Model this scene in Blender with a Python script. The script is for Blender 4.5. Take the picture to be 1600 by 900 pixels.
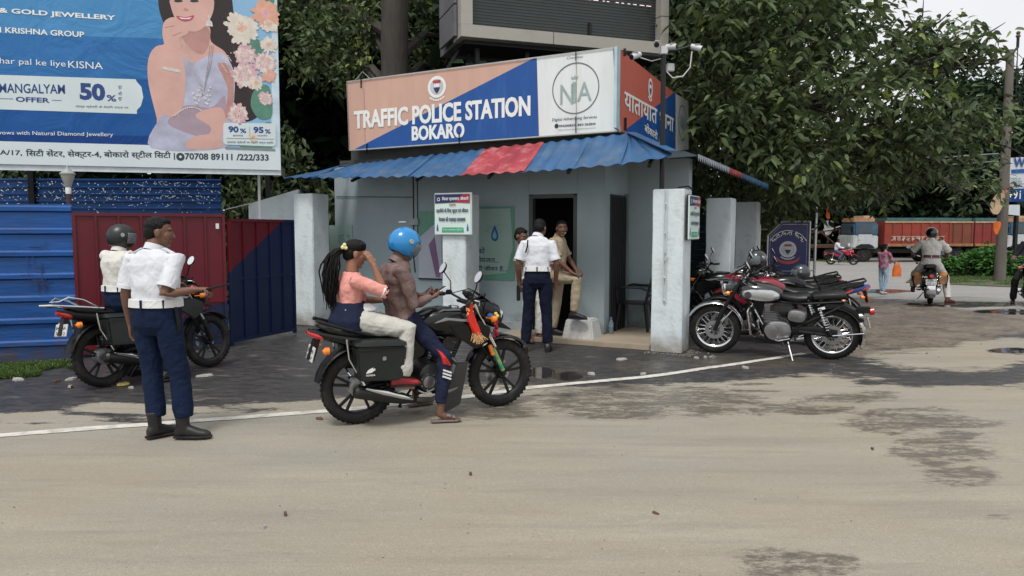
import bpy, bmesh, math, random
import numpy as np
from mathutils import Vector, Matrix, noise as mnoise

for o in list(bpy.data.objects): bpy.data.objects.remove(o)
SC = bpy.context.scene
COL = SC.collection
R = math.radians
random.seed(7)

# ------------------------------------------------------------------ camera
FPX = 1169.0                      # focal length in photo pixels (1600 wide)
PITCH = math.atan(92 / FPX)
CAMH = 1.6
cam = bpy.data.cameras.new('camera'); cam.sensor_width = 36; cam.lens = 36 * FPX / 1600
cam.clip_end = 2000; cam.clip_start = 0.05
camo = bpy.data.objects.new('camera', cam); COL.objects.link(camo)
camo.location = (0, 0, CAMH); camo.rotation_euler = (R(90) - PITCH, 0, 0)
SC.camera = camo

# ------------------------------------------------------------------ sky, sun, exposure
SUN_EL, SUN_AZ = R(62), R(200)    # behind the camera, high: overcast noon
w = bpy.data.worlds.new('World'); SC.world = w; w.use_nodes = True
nt = w.node_tree; nt.nodes.clear()
sky = nt.nodes.new('ShaderNodeTexSky'); sky.sky_type = 'NISHITA'; sky.sun_disc = False
sky.sun_elevation = SUN_EL; sky.sun_rotation = SUN_AZ; sky.dust_density = 4; sky.air_density = 1
hs = nt.nodes.new('ShaderNodeHueSaturation'); hs.inputs['Saturation'].default_value = 0.12
mx = nt.nodes.new('ShaderNodeMix'); mx.data_type = 'RGBA'; mx.inputs[0].default_value = 0.62
tc = nt.nodes.new('ShaderNodeTexCoord'); nz = nt.nodes.new('ShaderNodeTexNoise'); nz.inputs['Scale'].default_value = 2.2
nz.inputs['Detail'].default_value = 5
cr = nt.nodes.new('ShaderNodeValToRGB')
cr.color_ramp.elements[0].position = 0.25; cr.color_ramp.elements[0].color = (7.6, 7.9, 8.4, 1)
cr.color_ramp.elements[1].position = 0.75; cr.color_ramp.elements[1].color = (9.8, 9.9, 10.1, 1)
bg = nt.nodes.new('ShaderNodeBackground'); bg.inputs['Strength'].default_value = 0.088
wo = nt.nodes.new('ShaderNodeOutputWorld')
nt.links.new(sky.outputs[0], hs.inputs['Color']); nt.links.new(hs.outputs[0], mx.inputs[6])
nt.links.new(tc.outputs['Generated'], nz.inputs['Vector']); nt.links.new(nz.outputs['Fac'], cr.inputs[0])
nt.links.new(cr.outputs[0], mx.inputs[7]); nt.links.new(mx.outputs[2], bg.inputs['Color'])
nt.links.new(bg.outputs[0], wo.inputs[0])
sl = bpy.data.lights.new('sun', 'SUN'); sl.energy = 1.5; sl.angle = R(14); sl.color = (1, 0.965, 0.9)
so = bpy.data.objects.new('sun', sl); COL.objects.link(so)
so.rotation_euler = (R(90) - SUN_EL, 0, R(180) - SUN_AZ)
so.location = (0, -5, 30)
SC.view_settings.view_transform = 'Standard'; SC.view_settings.look = 'None'
SC.view_settings.exposure = 0.52; SC.view_settings.gamma = 1.0; SC.view_settings.use_curve_mapping = False

# ------------------------------------------------------------------ photo tracing to real positions
_S, _C = math.sin(PITCH), math.cos(PITCH)
def ray(x, y):
    X = (x - 800) / FPX; U = (450 - y) / FPX
    return (X, _C + U * _S, U * _C - _S)
def P(x, y, Y):
    r = ray(x, y); k = Y / r[1]; return Vector((r[0] * k, Y, CAMH + r[2] * k))
def gz(y):                        # the ground falls gently away beyond the station
    a = [(15.8, 0), (22, -0.31), (55, -0.75), (400, -0.75)]
    if y <= 15.8: return 0.0
    for (y0, z0), (y1, z1) in zip(a, a[1:]):
        if y <= y1: return z0 + (z1 - z0) * (y - y0) / (y1 - y0)
    return -0.75
def G(x, y):
    r = ray(x, y); z = 0.0
    for _ in range(60):
        k = (z - CAMH) / r[2]; z = 0.5 * z + 0.5 * gz(r[1] * k)
    return Vector((r[0] * k, r[1] * k, gz(r[1] * k)))
UU = Vector((-0.892, 0.452, 0)).normalized()     # along the station front, to the left
VV = Vector((0.452, 0.892, 0)).normalized()      # away from the road
def onplane(x, y, p0, d):         # where a sight line meets the upright plane through p0 along d -> (s, z)
    r = ray(x, y); det = -r[0] * d[1] + r[1] * d[0]
    k = (-p0[0] * d[1] + p0[1] * d[0]) / det
    s = (k * r[0] - p0[0]) * d[0] + (k * r[1] - p0[1]) * d[1]
    return s, CAMH + k * r[2]

# ------------------------------------------------------------------ materials
MATS = {}
def mat(name, col, rough=0.6, metal=0.0, vary=0.15, scale=4.0, bump=0.0, bscale=None, coat=0.0, dirt=None, dirt_amt=0.0,
        trans=0.0, alpha=1.0, stretch=(1, 1, 1), emit=0.0, spec=0.5, foot=None, bdist=0.02, distort=0.0, sheen=0.0, rvar=0.12, hue=None, dscale=1.5):
    if name in MATS: return MATS[name]
    m = bpy.data.materials.new(name); m.use_nodes = True; t = m.node_tree; b = t.nodes['Principled BSDF']
    N = t.nodes.new; Lk = t.links.new
    tc = N('ShaderNodeTexCoord'); mp = N('ShaderNodeMapping'); mp.inputs['Scale'].default_value = stretch
    Lk(tc.outputs['Object'], mp.inputs['Vector'])
    n1 = N('ShaderNodeTexNoise'); n1.inputs['Scale'].default_value = scale; n1.inputs['Detail'].default_value = 6
    n1.inputs['Roughness'].default_value = 0.6; Lk(mp.outputs[0], n1.inputs['Vector'])
    mr = N('ShaderNodeMapRange'); mr.inputs[1].default_value = 0.3; mr.inputs[2].default_value = 0.7
    mr.inputs[3].default_value = 1 - vary; mr.inputs[4].default_value = 1 + vary; Lk(n1.outputs['Fac'], mr.inputs[0])
    vm = N('ShaderNodeVectorMath'); vm.operation = 'SCALE'; vm.inputs[0].default_value = col[:3]
    Lk(mr.outputs[0], vm.inputs['Scale']); out = vm.outputs[0]
    if hue:
        h = N('ShaderNodeMix'); h.data_type = 'RGBA'; h.inputs[7].default_value = (*hue, 1)
        n3 = N('ShaderNodeTexNoise'); n3.inputs['Scale'].default_value = scale * 0.43; Lk(mp.outputs[0], n3.inputs['Vector'])
        r3 = N('ShaderNodeMapRange'); r3.inputs[1].default_value = 0.4; r3.inputs[2].default_value = 0.65; Lk(n3.outputs['Fac'], r3.inputs[0])
        Lk(r3.outputs[0], h.inputs[0]); Lk(out, h.inputs[6]); out = h.outputs[2]
    if dirt:
        n2 = N('ShaderNodeTexNoise'); n2.inputs['Scale'].default_value = dscale; n2.inputs['Detail'].default_value = 9
        n2.inputs['Roughness'].default_value = 0.72; Lk(mp.outputs[0], n2.inputs['Vector'])
        r2 = N('ShaderNodeMapRange'); r2.inputs[1].default_value = 0.5; r2.inputs[2].default_value = 0.68
        r2.inputs[4].default_value = dirt_amt; Lk(n2.outputs['Fac'], r2.inputs[0])
        d = N('ShaderNodeMix'); d.data_type = 'RGBA'; d.inputs[7].default_value = (*dirt, 1)
        Lk(r2.outputs[0], d.inputs[0]); Lk(out, d.inputs[6]); out = d.outputs[2]
    if foot:          # earth splashed up the foot of a wall
        sx = N('ShaderNodeSeparateXYZ'); Lk(tc.outputs['Object'], sx.inputs[0]); n5 = N('ShaderNodeTexNoise'); n5.inputs['Scale'].default_value = 6; n5.inputs['Detail'].default_value = 8
        Lk(tc.outputs['Object'], n5.inputs['Vector']); mm = N('ShaderNodeMath'); mm.operation = 'MULTIPLY_ADD'; mm.inputs[1].default_value = -0.55; Lk(n5.outputs['Fac'], mm.inputs[0]); Lk(sx.outputs[2], mm.inputs[2])
        r5 = N('ShaderNodeMapRange'); r5.inputs[1].default_value = -.28; r5.inputs[2].default_value = .05; r5.inputs[3].default_value = .85; r5.inputs[4].default_value = 0; Lk(mm.outputs[0], r5.inputs[0])
        d5 = N('ShaderNodeMix'); d5.data_type = 'RGBA'; d5.inputs[7].default_value = (*foot, 1); Lk(r5.outputs[0], d5.inputs[0]); Lk(out, d5.inputs[6]); out = d5.outputs[2]
    Lk(out, b.inputs['Base Color'])
    rr = N('ShaderNodeMapRange'); rr.inputs[3].default_value = max(0.02, rough - rvar); rr.inputs[4].default_value = min(1, rough + rvar)
    Lk(n1.outputs['Fac'], rr.inputs[0]); Lk(rr.outputs[0], b.inputs['Roughness'])
    b.inputs['Metallic'].default_value = metal; b.inputs['Specular IOR Level'].default_value = spec
    b.inputs['Coat Weight'].default_value = coat; b.inputs['Coat Roughness'].default_value = 0.08
    b.inputs['Transmission Weight'].default_value = trans; b.inputs['Alpha'].default_value = alpha
    b.inputs['Sheen Weight'].default_value = sheen
    if emit: b.inputs['Emission Color'].default_value = (*col[:3], 1); b.inputs['Emission Strength'].default_value = emit
    if bump:
        n4 = N('ShaderNodeTexNoise'); n4.inputs['Scale'].default_value = bscale or scale * 8; n4.inputs['Detail'].default_value = 5
        Lk(mp.outputs[0], n4.inputs['Vector'])
        bp = N('ShaderNodeBump'); bp.inputs['Strength'].default_value = bump; bp.inputs['Distance'].default_value = bdist; n4.inputs['Distortion'].default_value = distort
        Lk(n4.outputs['Fac'], bp.inputs['Height']); Lk(bp.outputs[0], b.inputs['Normal'])
    MATS[name] = m
    return m
# common palette
GREY_STEEL = mat('steel', (0.45, 0.46, 0.47), 0.35, 0.9, 0.1, 6)
CHROME = mat('chrome', (0.72, 0.73, 0.74), 0.12, 1.0, 0.05, 3, rvar=0.06)
BLACKM = mat('black_metal', (0.01, 0.01, 0.011), 0.42, 0.0, 0.3, 8, spec=0.35)
BLACKP = mat('black_plastic', (0.008, 0.008, 0.009), 0.45, 0, 0.25, 12, spec=0.3)
GLOSSB = mat('gloss_black_paint', (0.006, 0.01, 0.012), 0.2, 0, 0.2, 3, coat=0.7)
RUBBER = mat('rubber', (0.014, 0.0135, 0.013), 0.75, 0, 0.35, 14, dirt=(0.1, 0.09, 0.075), dirt_amt=0.4, dscale=6, spec=0.25)
SEATM = mat('seat_vinyl', (0.008, 0.008, 0.009), 0.42, 0, 0.2, 10, bump=0.15)
ALU = mat('cast_aluminium', (0.3, 0.3, 0.31), 0.42, 0.85, 0.2, 9, bump=0.1)
WHITEP = mat('white_paint', (0.74, 0.75, 0.76), 0.5, 0, 0.06, 3, dirt=(0.4, 0.38, 0.34), dirt_amt=0.25)
REDLENS = mat('red_lens', (0.5, 0.015, 0.02), 0.15, 0, 0.1, 5, coat=0.6)
AMBER = mat('amber_lens', (0.8, 0.22, 0.02), 0.2, 0, 0.1, 5, coat=0.5)
RUST = mat('rusty_steel', (0.09, 0.045, 0.03), 0.85, 0.2, 0.4, 7)

# ------------------------------------------------------------------ mesh building
def tag(o, label=None, cat=None, group=None, kind=None):
    if label: o['label'] = label
    if cat: o['category'] = cat
    if group: o['group'] = group
    if kind: o['kind'] = kind
    return o
def empty(name, loc=(0, 0, 0), rz=0.0, label=None, cat=None, group=None, rot=None):
    o = bpy.data.objects.new(name, None); COL.objects.link(o); o.location = loc
    o.rotation_euler = rot if rot else (0, 0, rz); o.empty_display_size = 0.2
    return tag(o, label, cat, group)
def link(me, name, parent=None, loc=None, rz=None):
    o = bpy.data.objects.new(name, me); COL.objects.link(o)
    if parent is not None: o.parent = parent
    if loc is not None: o.location = loc
    if rz is not None: o.rotation_euler = (0, 0, rz)
    return o
def frame_of(d, up=Vector((0, 0, 1))):
    d = Vector(d).normalized()
    if abs(d.dot(up)) > 0.97: up = Vector((1, 0, 0))
    a = up.cross(d).normalized(); b = d.cross(a).normalized()
    return a, b
class MB:
    def __init__(s): s.v = []; s.f = []; s.m = []; s.mats = []
    def _m(s, m):
        if m is None: return 0
        if m not in s.mats: s.mats.append(m)
        return s.mats.index(m)
    def add(s, vs, fs, m=None):
        k = len(s.v); s.v += [tuple(v) for v in vs]; i = s._m(m)
        for f in fs: s.f.append(tuple(k + j for j in f)); s.m.append(i)
        return s
    def box(s, c, d, m=None, rot=None, taper=1.0):
        x, y, z = d[0] / 2, d[1] / 2, d[2] / 2; c = Vector(c)
        vs = [Vector((sx * x * (taper if sz > 0 else 1), sy * y * (taper if sz > 0 else 1), sz * z)) for sz in (-1, 1) for sy in (-1, 1) for sx in (-1, 1)]
        if rot is not None:
            rm = rot if isinstance(rot, Matrix) else Matrix.Rotation(rot[2], 3, 'Z') @ Matrix.Rotation(rot[1], 3, 'Y') @ Matrix.Rotation(rot[0], 3, 'X')
            vs = [rm @ v for v in vs]
        return s.add([v + c for v in vs], [(0, 2, 3, 1), (4, 5, 7, 6), (0, 1, 5, 4), (2, 6, 7, 3), (0, 4, 6, 2), (1, 3, 7, 5)], m)
    def beam(s, a, b, w, h, m=None):
        a, b = Vector(a), Vector(b); d = b - a; x, y = frame_of(d)
        vs = [p + x * (sx * w / 2) + y * (sy * h / 2) for p in (a, b) for sx, sy in ((-1, -1), (1, -1), (1, 1), (-1, 1))]
        return s.add(vs, [(3, 2, 1, 0), (4, 5, 6, 7), (0, 1, 5, 4), (1, 2, 6, 5), (2, 3, 7, 6), (3, 0, 4, 7)], m)
    def rings(s, rs, m=None, cap=True, closed=False):
        n = len(rs[0]); k = len(rs); vs = [v for r in rs for v in r]; fs = []
        for i in range(k if closed else k - 1):
            for j in range(n):
                a = i * n + j; b = i * n + (j + 1) % n; c = ((i + 1) % k) * n + (j + 1) % n; d = ((i + 1) % k) * n + j
                fs.append((a, b, c, d))
        if cap and not closed: fs.append(tuple(reversed(range(n)))); fs.append(tuple(range((k - 1) * n, k * n)))
        return s.add(vs, fs, m)
    def tube(s, pts, r, seg=8, m=None, round_=False, flat=1.0):
        pts = [Vector(p) for p in pts]
        if not hasattr(r, '__len__'): r = [r] * len(pts)
        r = list(r)
        if round_:
            for e in (0, -1):
                d = (pts[0] - pts[1]) if e == 0 else (pts[-1] - pts[-2]); d.normalize(); rr = r[e]; p = pts[e]
                ex = [(p + d * rr * math.sin(a), rr * math.cos(a)) for a in (0.55, 1.05, 1.45)]
                if e == 0: pts = [q[0] for q in reversed(ex)] + pts; r = [q[1] for q in reversed(ex)] + r
                else: pts = pts + [q[0] for q in ex]; r = r + [q[1] for q in ex]
        rs = []; a = None
        for i, p in enumerate(pts):
            d = pts[min(i + 1, len(pts) - 1)] - pts[max(i - 1, 0)]
            if d.length < 1e-7: d = Vector((0, 0, 1))
            d.normalize()
            if a is None: a, b = frame_of(d)
            else:
                a = (a - d * a.dot(d)); a = a.normalized() if a.length > 1e-5 else frame_of(d)[0]; b = d.cross(a)
            rs.append([p + a * math.cos(t) * r[i] + b * math.sin(t) * r[i] * flat for t in [2 * math.pi * j / seg for j in range(seg)]])
        return s.rings(rs, m)
    def loft(s, secs, seg=16, m=None, e=2.0, axes=None):
        # secs: (center, rx, ry[, xdir, ydir]) superellipse sections
        rs = []
        for q in secs:
            c = Vector(q[0]); xd = Vector(q[3]) if len(q) > 3 else Vector(axes[0]); yd = Vector(q[4]) if len(q) > 4 else Vector(axes[1])
            r = []
            for j in range(seg):
                t = 2 * math.pi * j / seg; ct, st = math.cos(t), math.sin(t)
                x = math.copysign(abs(ct) ** (2 / e), ct) * q[1]; y = math.copysign(abs(st) ** (2 / e), st) * q[2]
                r.append(c + xd * x + yd * y)
            rs.append(r)
        return s.rings(rs, m)
    def loftx(s, secs, seg=16, m=None, e=2.4, y=0.0):   # (x, z, half width, half height)
        return s.loft([((q[0], y + (q[4] if len(q) > 4 else 0), q[1]), q[2], q[3]) for q in secs], seg, m, e, ((0, 1, 0), (0, 0, 1)))
    def lathe(s, prof, c=(0, 0, 0), axis=(0, 0, 1), seg=24, m=None, closed=False, cap=True):   # prof: (radius, along)
        ax = Vector(axis).normalized(); a, b = frame_of(ax); c = Vector(c)
        rs = [[c + ax * h + (a * math.cos(t) + b * math.sin(t)) * r for t in [2 * math.pi * j / seg for j in range(seg)]] for r, h in prof]
        return s.rings(rs, m, cap=cap, closed=closed)
    def ell(s, c, r, m=None, seg=12, rings=8, ax=None):
        c = Vector(c); A = ax or (Vector((1, 0, 0)), Vector((0, 1, 0)), Vector((0, 0, 1)))
        if not hasattr(r, '__len__'): r = (r, r, r)
        rs = []
        for i in range(rings + 1):
            t = math.pi * (0.02 + 0.96 * i / rings); rs.append([c + A[0] * r[0] * math.sin(t) * math.cos(q) + A[1] * r[1] * math.sin(t) * math.sin(q) - A[2] * r[2] * math.cos(t) for q in [2 * math.pi * j / seg for j in range(seg)]])
        return s.rings(rs, m)
    def prism(s, pts, y0, y1, m=None):      # outline in (x, z), thickness along y
        n = len(pts); vs = [(x, y0, z) for x, z in pts] + [(x, y1, z) for x, z in pts]
        fs = [tuple(range(n)), tuple(reversed(range(n, 2 * n)))] + [(i, i + n, (i + 1) % n + n, (i + 1) % n) for i in range(n)]
        return s.add(vs, fs, m)
    def build(s, name, m=None, parent=None, smooth=True, angle=38, loc=None, rz=None, bevel=0):
        me = bpy.data.meshes.new(name); me.from_pydata(s.v, [], s.f)
        ms = s.mats or [m]
        for q in ms: me.materials.append(q if q else m)
        if len(ms) > 1: me.polygons.foreach_set('material_index', s.m)
        bm = bmesh.new(); bm.from_mesh(me); bmesh.ops.recalc_face_normals(bm, faces=bm.faces)
        if bevel:
            eds = [e for e in bm.edges if len(e.link_faces) == 2 and e.calc_face_angle(0) > 0.5]
            bmesh.ops.bevel(bm, geom=eds, offset=bevel, segments=2, affect='EDGES', clamp_overlap=True)
        bm.to_mesh(me); bm.free()
        if smooth: me.shade_smooth(); me.set_sharp_from_angle(angle=R(angle))
        return link(me, name, parent, loc, rz)
def copy_tree(o, parent=None):
    c = o.copy(); COL.objects.link(c); c.parent = parent
    for ch in list(o.children): copy_tree(ch, c)
    return c
def remesh(mb, voxel, smooth=2, disp=None, seed=0):
    # closed shells -> one continuous surface
    me = bpy.data.meshes.new('tmp'); me.from_pydata(mb.v, [], mb.f)
    bm = bmesh.new(); bm.from_mesh(me); bmesh.ops.recalc_face_normals(bm, faces=bm.faces); bm.to_mesh(me); bm.free()
    o = bpy.data.objects.new('tmp', me); COL.objects.link(o)
    r = o.modifiers.new('r', 'REMESH'); r.mode = 'VOXEL'; r.voxel_size = voxel; r.adaptivity = 0
    if smooth: q = o.modifiers.new('s', 'SMOOTH'); q.factor = 0.5; q.iterations = smooth
    texs = []
    for (st, size, typ) in (disp or []):
        t = bpy.data.textures.new('t', typ); t.noise_scale = size
        if typ == 'CLOUDS': t.noise_depth = 1
        texs.append(t); d = o.modifiers.new('d', 'DISPLACE'); d.texture = t; d.strength = st; d.mid_level = 0.5; d.texture_coords = 'LOCAL'
    dg = bpy.context.evaluated_depsgraph_get()
    out = bpy.data.meshes.new_from_object(o.evaluated_get(dg))
    bpy.data.objects.remove(o); bpy.data.meshes.remove(me)
    for t in texs: bpy.data.textures.remove(t)
    return out
def solid(mb, name, m, parent, voxel, smooth=2, disp=None):
    me = remesh(mb, voxel, smooth, disp); me.materials.clear(); me.materials.append(m); me.shade_smooth()
    me.name = name
    return link(me, name, parent)

# ------------------------------------------------------------------ lettering and flat panels
def text_mesh(s, bold=0.0, shear=0.0, space=1.0):
    cu = bpy.data.curves.new('t', 'FONT'); cu.body = s; cu.size = 1; cu.offset = bold; cu.resolution_u = 3; cu.shear = shear
    cu.space_character = space; cu.fill_mode = 'BOTH'
    o = bpy.data.objects.new('t', cu); COL.objects.link(o)
    me = bpy.data.meshes.new_from_object(o.evaluated_get(bpy.context.evaluated_depsgraph_get()))
    bpy.data.objects.remove(o); bpy.data.curves.remove(cu)
    return me
class Panel:
    """an upright board; local x along it, z up, -y towards the viewer; sh = rise of z per metre of x"""
    def __init__(s, root, p0, d, z0=0.0, sh=0.0): s.root = root; s.p0 = p0; s.d = d; s.z0 = z0; s.sh = sh; s.k = 1.0
    def at(s, x, y): u, z = onplane(x, y, s.p0, s.d); return u, z - s.z0
    def poly(s, pts, m, off=0.004, th=0.003, name='printed_area', px=True):
        q = [s.at(*p) for p in pts] if px else pts; off *= s.k; th *= s.k
        return MB().prism(q, -off, -off + th, m).build(name, m, s.root, smooth=False)
    def line(s, pts, wd, m, off=0.006, name='printed_line', px=True):
        off *= s.k; q = [s.at(*p) for p in pts] if px else pts; mb = MB()
        for a, b in zip(q, q[1:]): mb.beam((a[0], -off, a[1]), (b[0], -off, b[1]), 0.003, wd, m) if abs(a[1] - b[1]) < abs(a[0] - b[0]) else mb.beam((a[0], -off, a[1]), (b[0], -off, b[1]), wd, 0.003, m)
        return mb.build(name, m, s.root, smooth=False)
    def disc(s, c, r, m, off=0.006, inner=None, name='printed_disc', n=40, px=True, rz=1.0, th=0.003):
        off *= s.k; th *= s.k; cx, cz = s.at(*c) if px else c; mb = MB()
        o = [(cx + r * math.cos(2 * math.pi * i / n), cz + r * rz * math.sin(2 * math.pi * i / n)) for i in range(n)]
        if inner is None: mb.prism(o, -off, -off + th, m)
        else:
            i_ = [(cx + inner * math.cos(2 * math.pi * i / n), cz + inner * rz * math.sin(2 * math.pi * i / n)) for i in range(n)]
            vs = [(x, -off, z) for x, z in o + i_]; mb.add(vs, [(i, (i + 1) % n, (i + 1) % n + n, i + n) for i in range(n)], m)
        return mb.build(name, m, s.root, smooth=False)
    def text(s, t, bl, tr, m, bold=0.0, off=0.009, px=True, name='lettering', shear=0.0, space=1.0, arc=None, rep=None):
        """bl, tr: bottom left and top right of the box the writing fills"""
        off *= s.k; a = s.at(*bl) if px else bl; b = s.at(*tr) if px else tr
        me = text_mesh(t, bold, shear, space); n = len(me.vertices)
        if n == 0: return None
        co = np.empty(n * 3, dtype=np.float32); me.vertices.foreach_get('co', co); co = co.reshape(-1, 3)
        mn, mxx = co.min(0), co.max(0); w_ = max(1e-4, mxx[0] - mn[0]); h_ = max(1e-4, mxx[1] - mn[1])
        u = (co[:, 0] - mn[0]) / w_; v = (co[:, 1] - mn[1]) / h_
        if rep:          # heavier strokes: the same outline repeated a little to the side, in one mesh
            F_ = [tuple(p.vertices) for p in me.polygons]; k_ = len(rep); u = np.concatenate([u + dx / (b[0] - a[0]) for dx, _ in rep]); v = np.concatenate([v + dz / (b[1] - a[1]) for _, dz in rep])
            me2 = bpy.data.meshes.new(name); me2.from_pydata([(0, 0, 0)] * (n * k_), [], [tuple(q + j * n for q in f) for j in range(k_) for f in F_]); bpy.data.meshes.remove(me); me = me2
        if arc is None:
            X = a[0] + u * (b[0] - a[0]); Z = a[1] + v * (b[1] - a[1])
            if s.sh: Z = Z + s.sh * (X - a[0]) * (1 if px else 0)
        else:
            cx, cz, r0, r1, a0, a1 = arc; ang = a0 + (a1 - a0) * u; rr = r0 + (r1 - r0) * v
            X = cx + rr * np.cos(ang); Z = cz + rr * np.sin(ang)
        Yo = np.full_like(X, -off) if not rep else -off - .0006 * np.repeat(np.arange(len(rep)), n).astype(X.dtype)
        out = np.stack([X, Yo, Z], 1).astype(np.float32)
        me.vertices.foreach_set('co', out.ravel()); me.materials.clear(); me.materials.append(m); me.update(); me.name = name
        return link(me, name, s.root)
def flat(name, col, rough=0.5, vary=0.06, dirt_amt=0.12, dirt=(0.2, 0.19, 0.17)):
    return mat(name, col, rough, 0, vary, 3, dirt=dirt, dirt_amt=dirt_amt, dscale=2.5)
# ------------------------------------------------------------------ the ground, one sheet
def vnoise(x, y, sc, seed=0, octv=4):
    r = np.zeros_like(x); amp = 1; tot = 0
    for o in range(octv):
        ca, sa_ = math.cos(.7 + o * 1.3), math.sin(.7 + o * 1.3); X = (x * ca - y * sa_) * sc + seed * 17.3 + o * 5.1; Y = (x * sa_ + y * ca) * sc + seed * 7.7; xi = np.floor(X); yi = np.floor(Y); fx = X - xi; fy = Y - yi
        fx = fx * fx * (3 - 2 * fx); fy = fy * fy * (3 - 2 * fy)
        h = lambda a, b: np.modf(np.abs(np.sin(a * 127.1 + b * 311.7 + seed) * 43758.5453))[0]
        v = (h(xi, yi) * (1 - fx) + h(xi + 1, yi) * fx) * (1 - fy) + (h(xi, yi + 1) * (1 - fx) + h(xi + 1, yi + 1) * fx) * fy
        r += v * amp; tot += amp; amp *= 0.55; sc *= 2.03
    return r / tot
LINE_PX = [(-700, 745), (-300, 710), (0, 681), (235, 663), (500, 645), (735, 620), (820, 607), (950, 595), (1030, 586), (1150, 569), (1262, 551)]
def ground():
    ys = np.concatenate([np.arange(-30, 2, 4.0), np.arange(2, 4.4, 0.06), np.arange(4.4, 12, 0.045), np.arange(12, 26, 0.16), np.arange(26, 60, 1.2), np.arange(60, 420, 30.0)])
    xs = np.concatenate([np.arange(-300, -20, 28.0), np.arange(-20, -6, 0.8), np.arange(-6, 9, 0.05), np.arange(9, 24, 0.3), np.arange(24, 40, 2.0), np.arange(40, 330, 29.0)])
    X, Y = np.meshgrid(xs, ys); nx, ny = len(xs), len(ys)
    Z = np.interp(Y, [-100, 15.8, 22, 55, 500], [0, 0, -.31, -.75, -.75])
    bump = (vnoise(X, Y, 1.1, 3, 2) - .5) * 0.022 * (Y > 3)
    # where each stain of the photograph lies on the ground
    dy = Y; dz = Z - CAMH; cf = dy * _C - dz * _S; cf2 = np.where(cf > 0.5, cf, 0.5); cu = dy * _S + dz * _C
    px = 800 + FPX * X / cf2; py = 450 - FPX * cu / cf2; front = cf > 0.6
    n1 = vnoise(X, Y, 1.3, 1, 5) - .5; n2 = vnoise(X, Y, 4.5, 2, 4) - .5; n3 = vnoise(X * .5, Y * 2.2, 2.2, 5, 5) - .5
    sm = lambda v, a, b: np.clip((v - a) / (b - a), 0, 1) ** 2 * (3 - 2 * np.clip((v - a) / (b - a), 0, 1))
    bx = [-700, 0, 150, 300, 480, 700, 860, 1000, 1110, 1180, 1290, 1370, 1420, 1600, 2300]
    by = [700, 652, 650, 642, 628, 610, 612, 606, 594, 588, 590, 598, 604, 606, 640]
    mud = sm(py - np.interp(px, bx, by) + n3 * 42 + n2 * 14, -15, 15)
    def blob(cx, cy, rx, ry, amp=1.6):
        d = 1 - np.sqrt(((px - cx) / rx) ** 2 + ((py - cy) / ry) ** 2)
        return sm(d + n2 * amp * .4 + n3 * amp * .6, -0.4, 0.5) * front
    wet = np.zeros_like(X)
    for b in [(905, 622, 70, 14), (975, 612, 60, 14), (1100, 620, 62, 17), (990, 645, 70, 11), (1172, 600, 45, 2.5, .3), (1185, 610, 60, 2.6, .3),
              (1165, 567, 120, 14), (760, 640, 95, 20), (1375, 650, 45, 9), (1385, 668, 30, 7), (1440, 698, 45, 14), (1490, 680, 50, 12), (1465, 722, 40, 10), (1508, 748, 42, 13),
              (1210, 882, 85, 32, 1.3), (1400, 660, 80, 26), (1460, 700, 90, 30), (1500, 745, 60, 18), (1450, 660, 120, 16), (960, 632, 130, 24), (1100, 625, 90, 24), (1250, 640, 90, 12), (1290, 880, 55, 16, 2.2), (1560, 810, 30, 6), (1335, 622, 80, 10), (1440, 640, 90, 7), (1520, 660, 60, 7),
              (865, 590, 60, 16), (1000, 573, 55, 12), (620, 645, 60, 8)]:
        wet = np.maximum(wet, blob(*b))
    tanb = blob(1480, 560, 140, 20, 1.1); tanb = np.maximum(tanb, blob(1560, 540, 90, 12)); tanb = np.maximum(tanb, blob(1040, 615, 26, 14, 1.0))
    tanb = np.maximum(tanb, blob(1250, 596, 130, 8)); tanb = np.maximum(tanb, blob(250, 640, 130, 9, 2)); tanb = np.maximum(tanb, blob(60, 655, 120, 10))
    mud = np.maximum(mud, tanb); mud = mud * (1 - .0 * wet)
    puddle = np.maximum(blob(890, 588, 26, 8, .8), blob(845, 582, 22, 10, .8))
    dirt = sm(-(py - np.interp(px, [1150, 1330, 1450, 1600, 2300], [500, 555, 548, 520, 520])) + n3 * 26, -6, 6) * sm(px + n1 * 60, 1180, 1330) * front * sm(Y, 8, 9.6)
    conc = sm(-(py - np.interp(px, [1200, 1350, 1420, 1500, 1600, 2300], [462, 464, 470, 482, 486, 500])) + n3 * 10, -3, 3) * sm(px, 1120, 1250) * front
    pud2 = np.maximum(blob(1500, 476, 95, 5, .5), blob(1575, 487, 60, 5, .5)); pud2 = np.maximum(pud2, blob(1370, 455, 60, 3.5, .4)); pud2 = np.maximum(pud2, blob(1580, 548, 40, 5, .6))
    wet = np.maximum(wet, .8 * blob(1430, 500, 110, 14)); 
    Z = Z + bump * (1 - conc) + dirt * (vnoise(X, Y, 2.2, 9, 2) - .45) * 0.06 * (Y < 21)
    co = np.stack([X, Y, Z], -1).reshape(-1, 3); ii = np.arange(nx * ny).reshape(ny, nx)
    q = np.stack([ii[:-1, :-1], ii[:-1, 1:], ii[1:, 1:], ii[1:, :-1]], -1).reshape(-1, 4)
    me = bpy.data.meshes.new('ground'); me.vertices.add(len(co)); me.vertices.foreach_set('co', co.astype(np.float32).ravel())
    me.loops.add(q.size); me.loops.foreach_set('vertex_index', q.ravel().astype(np.int32)); me.polygons.add(len(q))
    me.polygons.foreach_set('loop_start', (np.arange(len(q)) * 4).astype(np.int32)); me.update(calc_edges=True); me.shade_smooth()
    for nm, a in (('mud', mud), ('wet', wet), ('dirt', dirt), ('conc', conc), ('pud', np.maximum(puddle, pud2))):
        at = me.attributes.new(nm, 'FLOAT', 'POINT'); at.data.foreach_set('value', a.astype(np.float32).ravel())
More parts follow.
